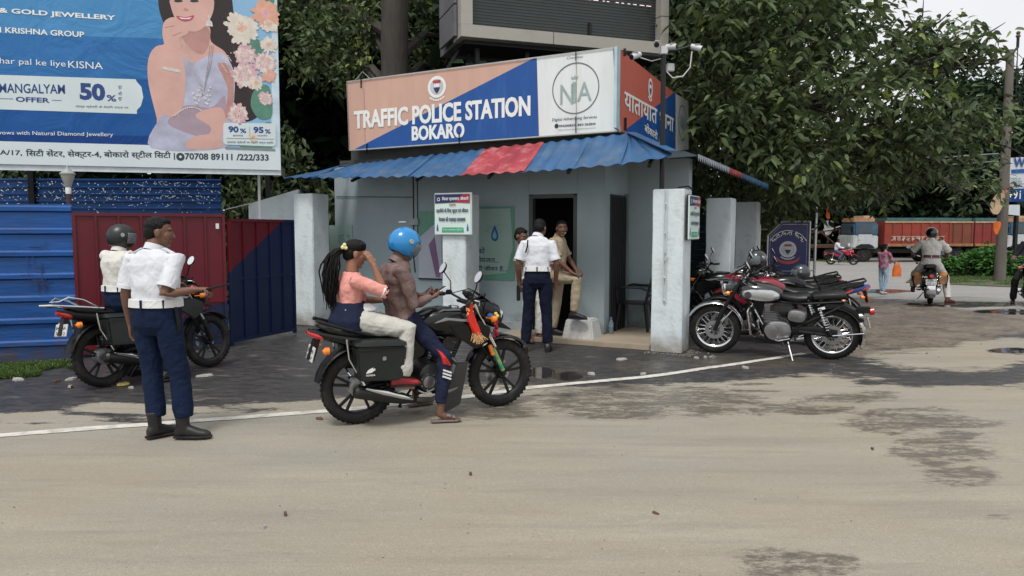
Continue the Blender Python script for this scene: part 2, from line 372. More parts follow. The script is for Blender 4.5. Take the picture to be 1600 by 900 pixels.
    m = bpy.data.materials.new('street_surface'); m.use_nodes = True; t = m.node_tree; b = t.nodes['Principled BSDF']; N = t.nodes.new; Lk = t.links.new
    tc = N('ShaderNodeTexCoord')
    def noise(sc, det=8, rough=.65, st=(1, 1, 1)):
        mp = N('ShaderNodeMapping'); mp.inputs['Scale'].default_value = st; mp.inputs['Rotation'].default_value = (0, 0, .62 if st == (1, 1, 1) or st[0] > .5 else .12); Lk(tc.outputs['Object'], mp.inputs[0])
        n = N('ShaderNodeTexNoise'); n.inputs['Scale'].default_value = sc; n.inputs['Detail'].default_value = det; n.inputs['Roughness'].default_value = rough; Lk(mp.outputs[0], n.inputs['Vector']); return n.outputs['Fac']
    def mrange(s_, a, b_, c=0, d=1):
        r = N('ShaderNodeMapRange'); r.inputs[1].default_value = a; r.inputs[2].default_value = b_; r.inputs[3].default_value = c; r.inputs[4].default_value = d; Lk(s_, r.inputs[0]); return r.outputs[0]
    def mixc(f, a, b_):
        x = N('ShaderNodeMix'); x.data_type = 'RGBA'
        if isinstance(f, float): x.inputs[0].default_value = f
        else: Lk(f, x.inputs[0])
        for k, v in ((6, a), (7, b_)):
            if isinstance(v, tuple): x.inputs[k].default_value = (*v, 1)
            else: Lk(v, x.inputs[k])
        return x.outputs[2]
    def mixf(f, a, b_):
        x = N('ShaderNodeMix'); x.data_type = 'FLOAT'; Lk(f, x.inputs[0])
        for k, v in ((2, a), (3, b_)):
            if isinstance(v, float): x.inputs[k].default_value = v
            else: Lk(v, x.inputs[k])
        return x.outputs[0]
    def math_(op, a, b_):
        x = N('ShaderNodeMath'); x.operation = op
        for k, v in ((0, a), (1, b_)):
            if isinstance(v, (int, float)): x.inputs[k].default_value = v
            else: Lk(v, x.inputs[k])
        return x.outputs[0]
    def att(nm, soft=.5, amp=.5, nn=None, g=1.0):
        a = N('ShaderNodeAttribute'); a.attribute_name = nm
        v = math_('ADD', math_('MULTIPLY', a.outputs['Fac'], g), math_('MULTIPLY', math_('SUBTRACT', nn, .5), amp))
        return mrange(v, .5 - soft * .5, .5 + soft * .5)
    fine = noise(26, 6); mid = noise(7, 8, .7, (.7, 1.3, 1)); big = noise(.5, 6, .55); grit = noise(150, 3, .7); grit2 = noise(420, 2, .6)
    swirl = noise(1.1, 9, .7, (.35, 1.6, 1))
    mott = mixf(mid, 0.0, 1.0); mott = math_('ADD', math_('MULTIPLY', noise(4.6, 12, .82, (.55, 1.5, 1)), .62), math_('MULTIPLY', noise(21, 8, .75, (.6, 1.3, 1)), .38)); mudm = att('mud', .3, 3.6, mott); wetm = att('wet', .3, 4.0, mott, .6); dirtm = att('dirt', .4, 1.0, mid); concm = att('conc', .5, .5, mid); pudm = att('pud', .3, .4, mid)
    asph = mixc(mrange(grit, .5, .75), (.026, .025, .027), (.075, .072, .073)); asph = mixc(mrange(mid, .42, .62), asph, (.042, .039, .038))
    asph = mixc(mrange(noise(3.1, 9, .75, (.6, 1.5, 1)), .56, .66), asph, (.12, .108, .094))
    mudc = mixc(mrange(big, .38, .62), (.272, .232, .167), (.252, .238, .2)); mudc = mixc(mrange(swirl, .45, .7), mudc, (.32, .285, .22))
    mudc = mixc(mrange(noise(2.3, 8, .7, (.35, 2.2, 1)), .55, .68, 0, .55), mudc, (.245, .215, .17))
    mudc = mixc(mrange(noise(55, 5, .8), .52, .68, 0, .6), mudc, (.17, .15, .12)); mudc = mixc(mrange(noise(38, 6, .8), .56, .7, 0, .6), mudc, (.46, .43, .36)); mudc = mixc(mrange(noise(1.7, 10, .75, (.22, 2.6, 1)), .5, .64, 0, .6), mudc, (.19, .168, .138)); mudc = mixc(mrange(grit, .54, .66, 0, .9), mudc, (.19, .17, .145)); mudc = mixc(mrange(grit2, .58, .68, 0, .85), mudc, (.56, .53, .46))
    col = mixc(mudm, asph, mudc)
    dirtc = mixc(mrange(noise(1.9, 12, .8), .4, .6), (.07, .056, .044), (.2, .16, .122)); dirtc = mixc(mrange(noise(13, 6, .75), .5, .68), dirtc, (.24, .2, .15)); col = mixc(dirtm, col, dirtc)
    concc = mixc(mrange(swirl, .4, .7), (.3, .29, .275), (.24, .23, .215)); col = mixc(concm, col, concc)
    wetc = N('ShaderNodeVectorMath'); wetc.operation = 'SCALE'; Lk(mixc(.7, col, (.15, .125, .1)), wetc.inputs[0]); wetc.inputs['Scale'].default_value = .66
    col = mixc(wetm, col, wetc.outputs[0]); col = mixc(pudm, col, mixc(concm, (.03, .028, .027), (.1, .1, .1)))
    Lk(col, b.inputs['Base Color'])
    ro = mixf(mudm, mrange(mid, .4, .6, .35, .75), .82); ro = mixf(wetm, ro, mrange(mid, .45, .6, .28, .55)); ro = mixf(pudm, ro, .05); Lk(ro, b.inputs['Roughness'])
    h = math_('ADD', math_('MULTIPLY', noise(60, 6, .7), .5), math_('MULTIPLY', mid, .6)); h = math_('ADD', h, math_('MULTIPLY', mudm, .12)); h = math_('ADD', h, math_('MULTIPLY', math_('MULTIPLY', fine, dirtm), 2.5))
    h = math_('MULTIPLY', h, math_('SUBTRACT', 1.0, pudm))
    bp = N('ShaderNodeBump'); bp.inputs['Strength'].default_value = .55; bp.inputs['Distance'].default_value = .012; Lk(h, bp.inputs['Height']); Lk(bp.outputs[0], b.inputs['Normal'])
    me.materials.append(m)
    tag(link(me, 'ground'), 'muddy tan road, dark wet asphalt shoulder and grey far road in one ground sheet', kind='structure')
ground()
# painted edge line
_rl = random.Random(4)
mb = MB(); pts = [G(*p) for p in LINE_PX]; dense = []
for a, b in zip(pts, pts[1:]):
    n = max(2, int((b - a).length / 0.04))
    for i in range(n): dense.append(a.lerp(b, i / n))
for k in range(2):
    for j in range(3, len(dense) - 3): dense[j] = (dense[j - 3] + dense[j] + dense[j + 3]) / 3
L_, R_ = [], []
LZ = lambda v: Vector((v.x, v.y, float((vnoise(np.array([v.x]), np.array([v.y]), 1.1, 3, 2)[0] - .5) * .022) + .005))
for i, p in enumerate(dense[:-1]):
    d = (dense[i + 1] - p).normalized(); nn = Vector((-d.y, d.x, 0)); wdt = 0.062 - 0.018 * max(0, (i / len(dense) - .62)) / .38
    wv = 0.006 * math.sin(i * 1.7) + 0.005 * math.sin(i * .37)
    L_.append(LZ(p + nn * (wdt + _rl.uniform(-.004, .004)))); R_.append(LZ(p - nn * (wdt + _rl.uniform(-.004, .004) + wv * .6)))
n = len(L_); mb.add(L_ + R_, [(i, i + 1, n + i + 1, n + i) for i in range(n - 1)])
linem = mat('road_line_paint', (0.58, 0.56, 0.51), 0.7, 0, .12, 9, dirt=(.27, .24, .19), dirt_amt=.95, dscale=4.2, bump=.2)
tag(mb.build('road_line', linem), 'worn white painted edge line along the road', kind='structure')

# ------------------------------------------------------------------ station building
WALLM = mat('shaded_limewash', (.34, .405, .43), .85, 0, .1, 1.1, bump=.25, bscale=22, dirt=(.3, .32, .31), dirt_amt=.55, dscale=1.7, hue=(.28, .355, .385), foot=(.12, .11, .09))  # wall whitewash, its colour darkened to carry the shade under the awning
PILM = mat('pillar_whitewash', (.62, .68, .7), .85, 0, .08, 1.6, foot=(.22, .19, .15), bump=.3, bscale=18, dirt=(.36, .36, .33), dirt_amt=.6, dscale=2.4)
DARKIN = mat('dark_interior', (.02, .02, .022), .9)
WOODD = mat('dark_door_paint', (.05, .06, .055), .5, 0, .2, 6)
PB = Vector((2.17, 9.5, 0)); RZU = math.atan2(UU.y, UU.x)     # near corner of the road pillar
WC = PB + VV * .80 + UU * 1.34                                # outer corner of the front room
bld = empty('police_station', WC, RZU, 'low pale blue whitewashed police building with tin awning, dark doorway and porch', 'building')
def bpart(mb, name, m, **k): return mb.build(name, m, bld, **k)
# local frame: x to the left along the front, y: towards the road (negative of VV is -y?)  local y = rot(UU)
LY = Vector((-UU.y, UU.x, 0))           # local +y in world = points to the road side
BK = -1 if LY.dot(VV) < 0 else 1        # +1 when local y runs away from the road
HW = 3.02
mb = MB(); D0, D1 = [onplane(X_, 400, WC, UU)[0] for X_ in (901, 826)]            # doorway along x
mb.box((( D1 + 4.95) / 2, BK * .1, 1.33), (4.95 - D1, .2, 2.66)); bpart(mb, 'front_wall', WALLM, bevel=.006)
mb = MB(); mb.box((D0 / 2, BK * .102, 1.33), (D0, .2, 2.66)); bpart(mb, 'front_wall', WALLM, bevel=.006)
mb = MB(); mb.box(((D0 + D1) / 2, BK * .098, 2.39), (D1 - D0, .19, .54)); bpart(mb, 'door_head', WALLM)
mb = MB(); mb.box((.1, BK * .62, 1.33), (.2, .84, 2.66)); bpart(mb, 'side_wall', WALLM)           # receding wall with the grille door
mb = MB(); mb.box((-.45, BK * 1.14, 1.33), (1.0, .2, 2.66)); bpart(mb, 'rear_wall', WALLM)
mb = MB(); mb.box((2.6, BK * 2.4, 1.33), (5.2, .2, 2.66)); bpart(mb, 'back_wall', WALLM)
mb = MB(); mb.box((2.15, BK * 1.25, 2.73), (5.5, 2.3, .1), taper=1); bpart(mb, 'roof_slab', mat('old_concrete', (.045, .046, .045), .9, 0, .3, 3))
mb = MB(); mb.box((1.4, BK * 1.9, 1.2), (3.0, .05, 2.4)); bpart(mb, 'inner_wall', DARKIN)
mb = MB()
for x in (D0 + .03, D1 - .03): mb.box((x, BK * .06, 1.05), (.06, .1, 2.1))
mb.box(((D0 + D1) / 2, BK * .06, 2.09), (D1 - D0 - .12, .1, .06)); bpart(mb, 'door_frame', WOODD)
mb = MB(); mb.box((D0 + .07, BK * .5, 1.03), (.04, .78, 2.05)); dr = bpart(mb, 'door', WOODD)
mb = MB(); mb.tube([(D0 + .1, BK * .78, 1.0), (D0 + .16, BK * .8, 1.0), (D0 + .16, BK * .8, 1.1)], .008, 6); mb.build('handle', GREY_STEEL, dr)
# grille door in the side wall, seen edge on
gd = MB().box((-.012, BK * .55, 1.06), (.02, .66, 2.1)).build('grille_door', mat('grille_backing', (.03, .034, .036), .6), bld)
for i in range(8): MB().tube([(-.035, BK * (.25 + i * .085), .08), (-.035, BK * (.25 + i * .085), 2.08)], .009, 6).build('bar', BLACKM, gd)
bpart(MB().box((-.03, BK * .9, 1.07), (.06, .05, 2.14)), 'door_frame', mat('bluegrey_frame', (.16, .19, .2), .6))
# conduit lines, switch box and exposed pipes on the left wall
mb = MB(); mb.tube([(3.3, -BK * .012, 1.52), (3.3, -BK * .012, 2.55)], .009, 6); mb.tube([(3.22, -BK * .012, 1.5), (3.22, -BK * .012, 2.6)], .007, 6); mb.tube([(3.3, -BK * .014, 2.12), (4.9, -BK * .014, 2.16)], .006, 6)
bpart(mb, 'cable', BLACKP)
bpart(MB().box((3.27, -BK * .03, 1.72), (.17, .06, .11)), 'switch_box', mat('old_switch', (.3, .33, .34), .5), bevel=.006)
# plinth band along the wall foot
bpart(MB().box((3.1, -BK * .02, .09), (3.6, .05, .18)), 'plinth', mat('plinth_paint', (.3, .33, .34), .8, 0, .2, 2, dirt=(.1, .09, .08), dirt_amt=.7))
# porch floor slab
PORCHM = mat('porch_cement', (.33, .27, .2), .8, 0, .15, 3, bump=.2, dirt=(.14, .12, .1), dirt_amt=.5)
bpart(MB().box((.25, -BK * .36, .035), (2.3, .72, .07)), 'porch_floor', PORCHM, bevel=.008); bpart(MB().box((-.5, BK * .52, .034), (.98, 1.03, .068)), 'porch_floor', PORCHM)
# parapet behind the sign and the dark soffit beam
bpart(MB().box((2.3, BK * .3, 2.88), (4.9, .16, .25)), 'parapet', mat('dark_fascia', (.05, .052, .05), .8, 0, .3, 4))

# pillars
def pillar(corner, label, h=2.11, w=.405):
    p = empty('pillar', corner, RZU, label, 'pillar', 'square whitewashed pillars around the station')
    mb = MB(); n = 9; rs = []; sd = hash(label) % 97
    rr = random.Random(len(label) + int(corner.y * 10))
    y0, y1 = (0, BK * w)
    for i in range(n):
        z = h * i / (n - 1); j = [rr.uniform(-.005, .005) for _ in range(8)]
        rs.append([(j[0], y0 + j[1], z), (w + j[2], y0 + j[3], z), (w + j[4], y1 + j[5], z), (j[6], y1 + j[7], z)])
    mb.rings(rs); mb.build('shaft', PILM, p, smooth=True, angle=30, bevel=.012)
    return p
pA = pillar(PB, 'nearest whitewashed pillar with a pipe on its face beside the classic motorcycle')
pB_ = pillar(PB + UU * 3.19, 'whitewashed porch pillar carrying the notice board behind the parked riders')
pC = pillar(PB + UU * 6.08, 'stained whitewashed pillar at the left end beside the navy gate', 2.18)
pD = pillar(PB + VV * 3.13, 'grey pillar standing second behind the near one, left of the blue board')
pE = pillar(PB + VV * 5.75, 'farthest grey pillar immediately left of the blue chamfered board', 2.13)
mb = MB()
for dx in (.21, .24): mb.tube([(dx, -BK * .022, .66 if dx < .23 else .68), (dx, -BK * .022, 2.1)], .008, 6)
for z in (.69, .98, 1.55, 1.92): mb.ell((.225, -BK * .025, z), .016, seg=6, rings=4)
for z in (1.2, 1.24, 1.29, 1.3): mb.ell((.22 + .02 * math.sin(z * 60), -BK * .012, z), .013, seg=6, rings=4)
mb.build('conduit_pipe', mat('pvc_pipe', (.5, .54, .55), .5), pA)
mb = MB(); mb.tube([(.1, BK * .1, 2.13), (.0, BK * .2, 2.15), (-.02, BK * .34, 2.12)], .012, 6); mb.build('cable', BLACKP, pA)

# ------------------------------------------------------------------ awning of corrugated sheets
def ribbed(mb, a0, a1, b0, b1, n, amp, m, per=8, droop=None):
    # corrugations run from edge a (low) to edge b (high)
    low, high = [], []
    for i in range(n * per + 1):
        t = i / (n * per); ph = math.sin(2 * math.pi * i / per) * amp; z = Vector((0, 0, ph))
        low.append(a0.lerp(a1, t) + z + (Vector((0, 0, droop(t))) if droop else Vector())); high.append(b0.lerp(b1, t) + z)
    mid = [l.lerp(h, .5) + Vector((0, 0, -.008 + .012 * math.sin(i * .23))) for i, (l, h) in enumerate(zip(low, high))]
    k = len(low); vs = low + mid + high; fs = [(i, i + 1, k + i + 1, k + i) for i in range(k - 1)] + [(k + i, k + i + 1, 2 * k + i + 1, 2 * k + i) for i in range(k - 1)]
    dn = [v - Vector((0, 0, .003)) for v in vs]; o = len(vs)
    mb.add(vs + dn, fs + [tuple(o + j for j in reversed(f)) for f in fs] + [(i, o + i, o + i + 1, i + 1) for i in range(k - 1)], m)
    return mb
BLUET = mat('blue_tin', (.02, .09, .215), .45, .1, .25, 2.5, dirt=(.1, .14, .18), dirt_amt=.8, dscale=3.5, stretch=(1, 1, 1))
REDT = mat('red_tin', (.34, .04, .05), .5, .1, .2, 2.5, dirt=(.5, .25, .25), dirt_amt=.6, dscale=5)
def eave(t): return PB - VV * .2 - UU * .1 + UU * t
def tz(t): return float(np.interp(t, [0.1, .5, 1.4, 3.1, 4.4, 6.7], [2.53, 2.44, 2.4, 2.36, 2.37, 2.43]))
def top_(t, y):
    q = WC + UU * (t - 1.34) - VV * .06; q = Vector((q.x, q.y, float(np.interp(t, [.9, 3.1, 5.6], [2.93, 2.84, 2.7])))); return q
aw = empty('tin_awning', eave(3) + Vector((0, 0, 2.3)), 0, 'blue corrugated tin awning with a red band over the police porch', 'awning')
AWO = eave(3) + Vector((0, 0, 2.3))
cuts = [(.22, .9, BLUET), (.9, 1.55, BLUET), (1.55, 2.28, BLUET), (2.28, 3.28, REDT), (3.28, 4.2, BLUET), (4.2, 5.2, BLUET), (5.2, 6.0, BLUET), (6.0, 6.58, BLUET)]
for i, (t0, t1, m) in enumerate(cuts):
    T0 = max(t0, .95); T1 = min(max(t1, .96), 5.75 if t1 < 6.1 else 5.9)
    up = .006 if i % 2 else 0
    a0 = eave(t0 - .03); a0.z = tz(t0) + up; a1 = eave(t1 + .03); a1.z = tz(t1) + up
    b0 = top_(T0, 0); b1 = top_(T1 + .02, 0); b0.z += up; b1.z += up
    mb = MB(); ribbed(mb, a0 - AWO, a1 - AWO, b0 - AWO, b1 - AWO, max(2, round((t1 - t0) / .2)), .012, m)
    mb.build('tin_sheet', m, aw)
# hip side of the awning, turning the corner along the side road
e0 = eave(.2); e0.z = 2.53; tp = top_(.95, 0)
tipR = P(1034, 243, 9.6); q1 = P(1090, 240, 12.4); q2 = P(1085, 262, 12.6)
mb = MB(); ribbed(mb, e0 - AWO, P(1040, 246, 10.0) - AWO, tp - AWO, tp + VV * .5 - AWO + Vector((0, 0, .0)), 3, .012, BLUET); mb.build('tin_sheet', BLUET, aw)
mb = MB(); mb.beam(tp - AWO + Vector((0, 0, .02)), e0 - AWO + Vector((0, 0, .035)), .14, .012, BLUET); mb.build('ridge_cap', BLUET, aw)
# rafters below
for t in (.5, 1.6, 2.8, 4.0, 5.2, 6.2):
    a = eave(t); a.z = tz(t) - .05; b = top_(min(t, 5.7), 0); b.z -= .06
    MB().beam(a - AWO, b - AWO, .04, .04).build('rafter', BLACKM, aw)

# scalloped side awning seen from its end, receding
sa = empty('side_awning', P(1140, 275, 15), 0, 'long dark side awning with red, white and blue toothed edge beyond the sign', 'awning'); SO = P(1140, 275, 15)
a0, a1 = P(1090, 243, 11.0), P(1200, 290, 13.0); b0, b1 = P(1070, 236, 12.4), P(1140, 262, 15.5)
an_, bn_ = P(1036, 247, 9.95), P(985, 238, 11.3); rf = (an_, a0, a1, b1, b0, bn_)
MB().add([v - SO for v in rf] + [v - SO - Vector((0, 0, .01)) for v in rf], [(0, 1, 2, 3, 4, 5), (11, 10, 9, 8, 7, 6)] + [(i, i + 6, (i + 1) % 6 + 6, (i + 1) % 6) for i in range(6)]).build('roof_sheet', mat('dark_tin_under', (.03, .045, .06), .6, 0, .3, 3), sa)
n = 44
for k, (f0, f1, m) in enumerate([(0, .42, mat('band_white', (.3, .34, .38), .5)), (.42, .58, REDT), (.58, 1, BLUET)]):
    mb = MB()
    for i in range(n):
        t = (i + .5) / n
        if not f0 <= t < f1: continue
        p = a0.lerp(a1, i / n) - SO; q = a0.lerp(a1, (i + .8) / n) - SO; dz = Vector((0, 0, .02)); o = Vector((0, -.03, 0))
        c = (p + q) / 2 - Vector((0, 0, .085))
        mb.add([p + dz + o, q + dz + o, q - dz + o, c + o, p - dz + o, p + dz, q + dz, q - dz, c, p - dz], [(0, 1, 2, 3, 4), (9, 8, 7, 6, 5), (0, 5, 6, 1), (2, 7, 8, 3), (3, 8, 9, 4)])
    mb.build('toothed_edge', m, sa)

# ------------------------------------------------------------------ main signs
SALM = mat('salmon_print', (.56, .345, .27), .5, 0, .07, 1.5, dirt=(.52, .34, .27), dirt_amt=.5, dscale=2, stretch=(3, 3, .6))
SGBL = mat('sign_blue', (.003, .07, .29), .45, 0, .1, 1.5, dirt=(.03, .12, .3), dirt_amt=.5, stretch=(3, 3, .6))
SGWH = mat('sign_white', (.7, .735, .73), .45, 0, .05, 2, dirt=(.5, .52, .5), dirt_amt=.4, stretch=(3, 3, .5))
LETW = mat('letter_white', (.78, .79, .77), .5, 0, .04, 5, dirt=(.6, .58, .52), dirt_amt=.3)
INK = mat('ink_navy', (.02, .035, .11), .5); INKB = mat('ink_black', (.02, .022, .026), .5); INKG = mat('ink_grey', (.16, .2, .2), .5); GREYGRN = mat('logo_green', (.3, .38, .36), .5)
SGRED = mat('sign_red', (.52, .12, .085), .5, 0, .1, 1.5, dirt=(.38, .1, .08), dirt_amt=.5, stretch=(3, 3, .6))
c0 = P(963, 205, 10.73); dS = (-UU).normalized()
sL, zL = onplane(547, 235, c0, dS)
root = empty('station_sign', Vector((c0.x, c0.y, 0)) + dS * sL + Vector((0, 0, c0.z)), math.atan2(dS.y, dS.x), 'wide TRAFFIC POLICE STATION BOKARO signboard in salmon, blue and white on the roof', 'signboard')
pS = Panel(root, root.location, dS, root.location.z)
tl, tr, br_, bl = (543, 128), (959, 75), (965, 205), (547, 235)
q = [pS.at(*p) for p in (bl, br_, tr, tl)]
MB().prism([(x, z) for x, z in q], 0, .16).build('box', mat('sign_box', (.35, .37, .36), .5), root, bevel=.006)
pS.poly([bl, (843, 213), (839, 91), tl], SALM, .004, name='salmon_field')
pS.poly([(551, 235), (842, 213.5), (839, 91), (832, 92)], SGBL, .008, name='blue_field')
pS.poly([(843, 213), (965, 204.5), (959, 75.5), (839, 91)], SGWH, .006, name='white_field')
for e in ((tl, tr), (bl, br_), (tl, bl), (tr, br_)): pS.line(list(e), .018, mat('sign_trim', (.45, .46, .44), .4, .5), .02, 'edge_trim')
sh_t = lambda a, b: None
def ptext(pl, t, bl_, tr_, m, bold=0, off=.012, fat=0, **k):
    """box corners traced; the text baseline follows the board"""
    for i in range(1 + 2 * bool(fat)):
        a = pl.at(*bl_); b = pl.at(*tr_); dx = fat * (0, 1, .5)[i]; dz_ = fat * (0, 0, .8)[i]
        pl.text(t, (a[0] + dx, a[1] + dz_), (b[0] + dx, b[1] + dz_), m, bold, off + i * .0007, px=False, **k)
zb = pS.at(554, 204)[1]
a = pS.at(554, 201.5); b = pS.at(829, 150)
h_ = b[1] - pS.at(829, 182)[1]
z0_ = (pS.at(554, 201)[1] + pS.at(829, 182)[1]) / 2
x_ = lambda X: pS.at(X, 180)[0]
for wd, xa, xb in (('TRAFFIC', 554, 638), ('POLICE', 645, 721), ('STATION', 728, 829)):
    pS.text(wd, (x_(xa), z0_), (x_(xb), z0_ + h_), LETW, .03, .013, px=False, rep=[(-.004, 0), (.004, .0)])
zc_ = pS.at(680, 218)[1]; pS.text('BOKARO', (x_(644), zc_), (x_(726), zc_ + h_ * .78), LETW, .03, .013, px=False, rep=[(-.004, 0), (.004, .0)])
def emblem(pl, c, r, white, off=.01, px=True, rz=1.0):
    cx, cz = pl.at(*c) if px else c
    dk = INKB
    pl.disc((cx, cz), r, white, off, inner=r * .72, px=False, rz=rz)
    pl.disc((cx, cz), r * .7, mat('emblem_grey', (.5, .5, .5), .5), off, px=False, rz=rz)
    A = lambda pts: [(cx + u * r, cz + v * r * rz) for u, v in pts]
    pl.poly(A([(-.42, .35), (.42, .35), (.42, .62), (-.42, .62)]), mat('emblem_red', (.35, .05, .05), .5), off + .003, px=False, name='emblem_crest')
    pl.poly(A([(-.36, -.05), (-.22, -.38), (0, -.62), (.22, -.38), (.36, -.05)]), mat('emblem_navy', (.02, .03, .12), .5), off + .003, px=False, name='emblem_shield')
    pl.poly(A([(-.26, .0), (.26, .0), (.26, .3), (.1, .2), (0, .34), (-.1, .2), (-.26, .3)]), white, off + .003, px=False, name='emblem_lions')
    for k in range(-4, 5):
        an = math.pi * 1.5 + k * .16; pl.poly(A([(math.cos(an + d) * rr, math.sin(an + d) * rr) for d, rr in ((-.06, 1.12), (.06, 1.12), (.06, 1.3), (-.06, 1.3))]), white, off, px=False, name='emblem_scroll')
emblem(pS, (683, 136), .17, LETW)
# advertising field
pS.disc((899.5, 138), .365, mat('ring_grey', (.12, .14, .14), .5), .012, inner=.35, n=64)
ptext(pS, 'Courtesy', (886, 94), (912, 86), INKG, 0, shear=.25)
for wd, bl_, tr_ in (('N', (876, 164), (896, 131)), ('I', (895, 161), (900.5, 128)), ('A', (902, 159), (925, 127))): ptext(pS, wd, bl_, tr_, GREYGRN, .005)
pS.poly([(893, 124), (903, 123), (904, 118), (901, 121), (898.5, 117.5), (896, 121.5), (893, 119)], GREYGRN, .012, name='crown_mark')
ptext(pS, 'Digital Advertising Services', (863, 191), (933, 180), INKB, 0, shear=.2)
ptext(pS, '9942008335 8431363844', (874, 199), (931, 191.5), INKB, .02)
pS.disc((870, 197), .032, INKB, .012); ptext(pS, 'http://www.niadvertisement.co.in', (873, 205), (931, 198.5), INKG)
# brackets and rust runs
for x, y0, y1 in ((566, 120, 138), (719, 208, 231), (575, 225, 240), (901, 80, 96), (901, 182, 208), (965, 75, 92)): pS.line([(x, y0), (x, y1)], .035, BLACKM, .03, 'bracket')
pS.line([(901, 96), (901, 182)], .008, mat('rust_run', (.3, .2, .1), .8), .013, 'rust_run'); pS.line([(569, 138), (571, 222)], .006, mat('rust_run2', (.4, .2, .14), .8), .009, 'rust_run')
pS.line([(555, 126), (567, 112), (580, 124)], .012, GREY_STEEL, .01, 'stay_wire')
# right hand sign, along the side road
r0 = P(966, 202, 10.76); r1 = P(1055, 237, 14.1); dR = Vector((r1.x - r0.x, r1.y - r0.y, 0)).normalized()
root = empty('side_sign', r0, math.atan2(dR.y, dR.x), 'red and blue Hindi signboard with white advertising end, turning the roof corner to the right', 'signboard')
pR = Panel(root, r0, dR, r0.z)
K = lambda pts: [pR.at(*p) for p in pts]
MB().prism(K([(969, 205), (1055, 238), (1055, 146), (968, 77)]), .0, .14).build('box', mat('sign_box_b', (.3, .33, .36), .5), root)
MB().prism([(-.16, pR.at(969, 205)[1] + .02), (0, pR.at(969, 205)[1]), (0, pR.at(968, 77)[1]), (-.16, pR.at(968, 77)[1] + .0)], -.02, .02).build('corner_post', mat('pale_blue_edge', (.42, .55, .6), .5), root)
pR.poly([(969, 205), (1055, 238), (1055, 146), (968, 77)], SGRED, .004, name='red_field')
pR.poly([(975, 204), (1055, 237.5), (1055, 146.5), (1052, 145)], SGBL, .008, name='blue_field')
def stext(pl, t, p_bl, p_br, p_tl, m, fat=0, off=.012, bold=0):
    """writing on a board whose edges are not level: sheared to the traced box"""
    a, b, c = pl.at(*p_bl), pl.at(*p_br), pl.at(*p_tl); sv = pl.sh; pl.sh = (b[1] - a[1]) / (b[0] - a[0])
    for i in range(1):
        o = pl.text(t, (a[0], a[1]), (b[0], a[1] + (c[1] - a[1])), m, bold, off, px=False, rep=[(0, 0), (fat, 0), (fat * .5, fat * .6)] if fat else None)
        co = o.data; 
        for v in co.vertices: v.co.z += pl.sh * (v.co.x - a[0])
    pl.sh = sv
stext(pR, 'यातायात थाना', (974, 170), (1051, 207), (974, 143), LETW, .02)
stext(pR, 'बोकारो', (1006, 206), (1026, 219), (1006, 191), LETW, .012)
emblem(pR, (1015.5, 138), .14, LETW, .01, rz=1.15)
for x, y0, y1 in ((973, 76, 88), (974, 184, 204)): pR.line([(x, y0), (x, y1)], .04, BLACKM, .03, 'bracket')
w0 = P(1055, 237.5, 14.12); w1 = P(1076, 233, 15.6); dW = Vector((w1.x - w0.x, w1.y - w0.y, 0)).normalized()
root = empty('end_sign', w0, math.atan2(dW.y, dW.x), 'narrow white sign panel with a ring logo at the far end of the Hindi signboard', 'signboard')
pW = Panel(root, w0, dW, w0.z)
pW.poly([(1055, 237), (1076, 233.5), (1075.5, 158), (1055, 146)], SGWH, .0, .08, name='panel')
cx, cz = pW.at(1066, 192); hx = pW.at(1072, 192)[0] - cx; hz = pW.at(1066, 164)[1] - cz
pW.disc((cx, cz), hx, mat('ring_grey'
, (.12, .14, .14)), .008, inner=hx * .93, px=False, rz=hz / hx)
pW.text('NIA', (cx - hx * .6, cz - hz * .35), (cx + hx * .6, cz + hz * .35), GREYGRN, 0, .008, px=False)

# ------------------------------------------------------------------ the big screen above the roof
s0 = P(735, 42, 12.6); s1 = P(1026, 68, 13.75); dD = Vector((s1.x - s0.x, s1.y - s0.y, 0)).normalized()
root = empty('led_screen', Vector((s0.x, s0.y, s0.z)), math.atan2(dD.y, dD.x), 'large dark switched-off advertising screen in a beige metal frame above the sign', 'screen')
pD_ = Panel(root, s0, dD, s0.z)
W1 = pD_.at(1026, 68)[0]; FRM = mat('beige_cladding', (.36, .34, .3), .5, .1, .1, 1.5, dirt=(.2, .2, .18), dirt_amt=.4); SCRM = mat('screen_face', (.03, .04, .038), .35, 0, .15, 2)
SIDEC = mat('grey_cladding', (.13, .13, .145), .5, .1, .15, 2)
MB().box((W1 / 2, .1, 1.1), (W1, .1, 2.2)).build('display', SCRM, root)
mb = MB()
for i in range(44): mb.box((W1 / 2, .046, .03 + i * .05), (W1, .008, .006))
tag(mb.build('display_rows', mat('row_dark', (.024, .032, .031), .4), root), kind='stuff')
fh = .2
jx = pD_.at(860, 55)[0]
for a_, b_ in ((-.2, jx - .006), (jx + .006, W1 + .16)): MB().box(((a_ + b_) / 2, .1, -.1), (b_ - a_, .5, .2)).build('bottom_frame', FRM, root, bevel=.004)
for z0, z1 in ((0, .45), (.46, 2.2)): MB().box((-.1, .1, (z0 + z1) / 2 + .001), (.2, .48, z1 - z0)).build('side_frame', FRM, root, bevel=.004); MB().box((W1 + .08, .1, (z0 + z1) / 2 + .001), (.16, .48, z1 - z0)).build('side_frame', FRM, root, bevel=.004)
mb = MB(); mb.box((W1 / 2, .9, 1.0), (W1 + .3, 1.1, 2.4)); mb.build('cabinet', SIDEC, root)
for z in (.1, .62, 1.14): MB().box((-.24, .55, z), (.05, 1.0, .5)).build('side_cladding', SIDEC, root, bevel=.004)
MB().box((W1 / 2, .5, -.23), (W1 + .2, .9, .06)).build('underside_channel', BLACKM, root)
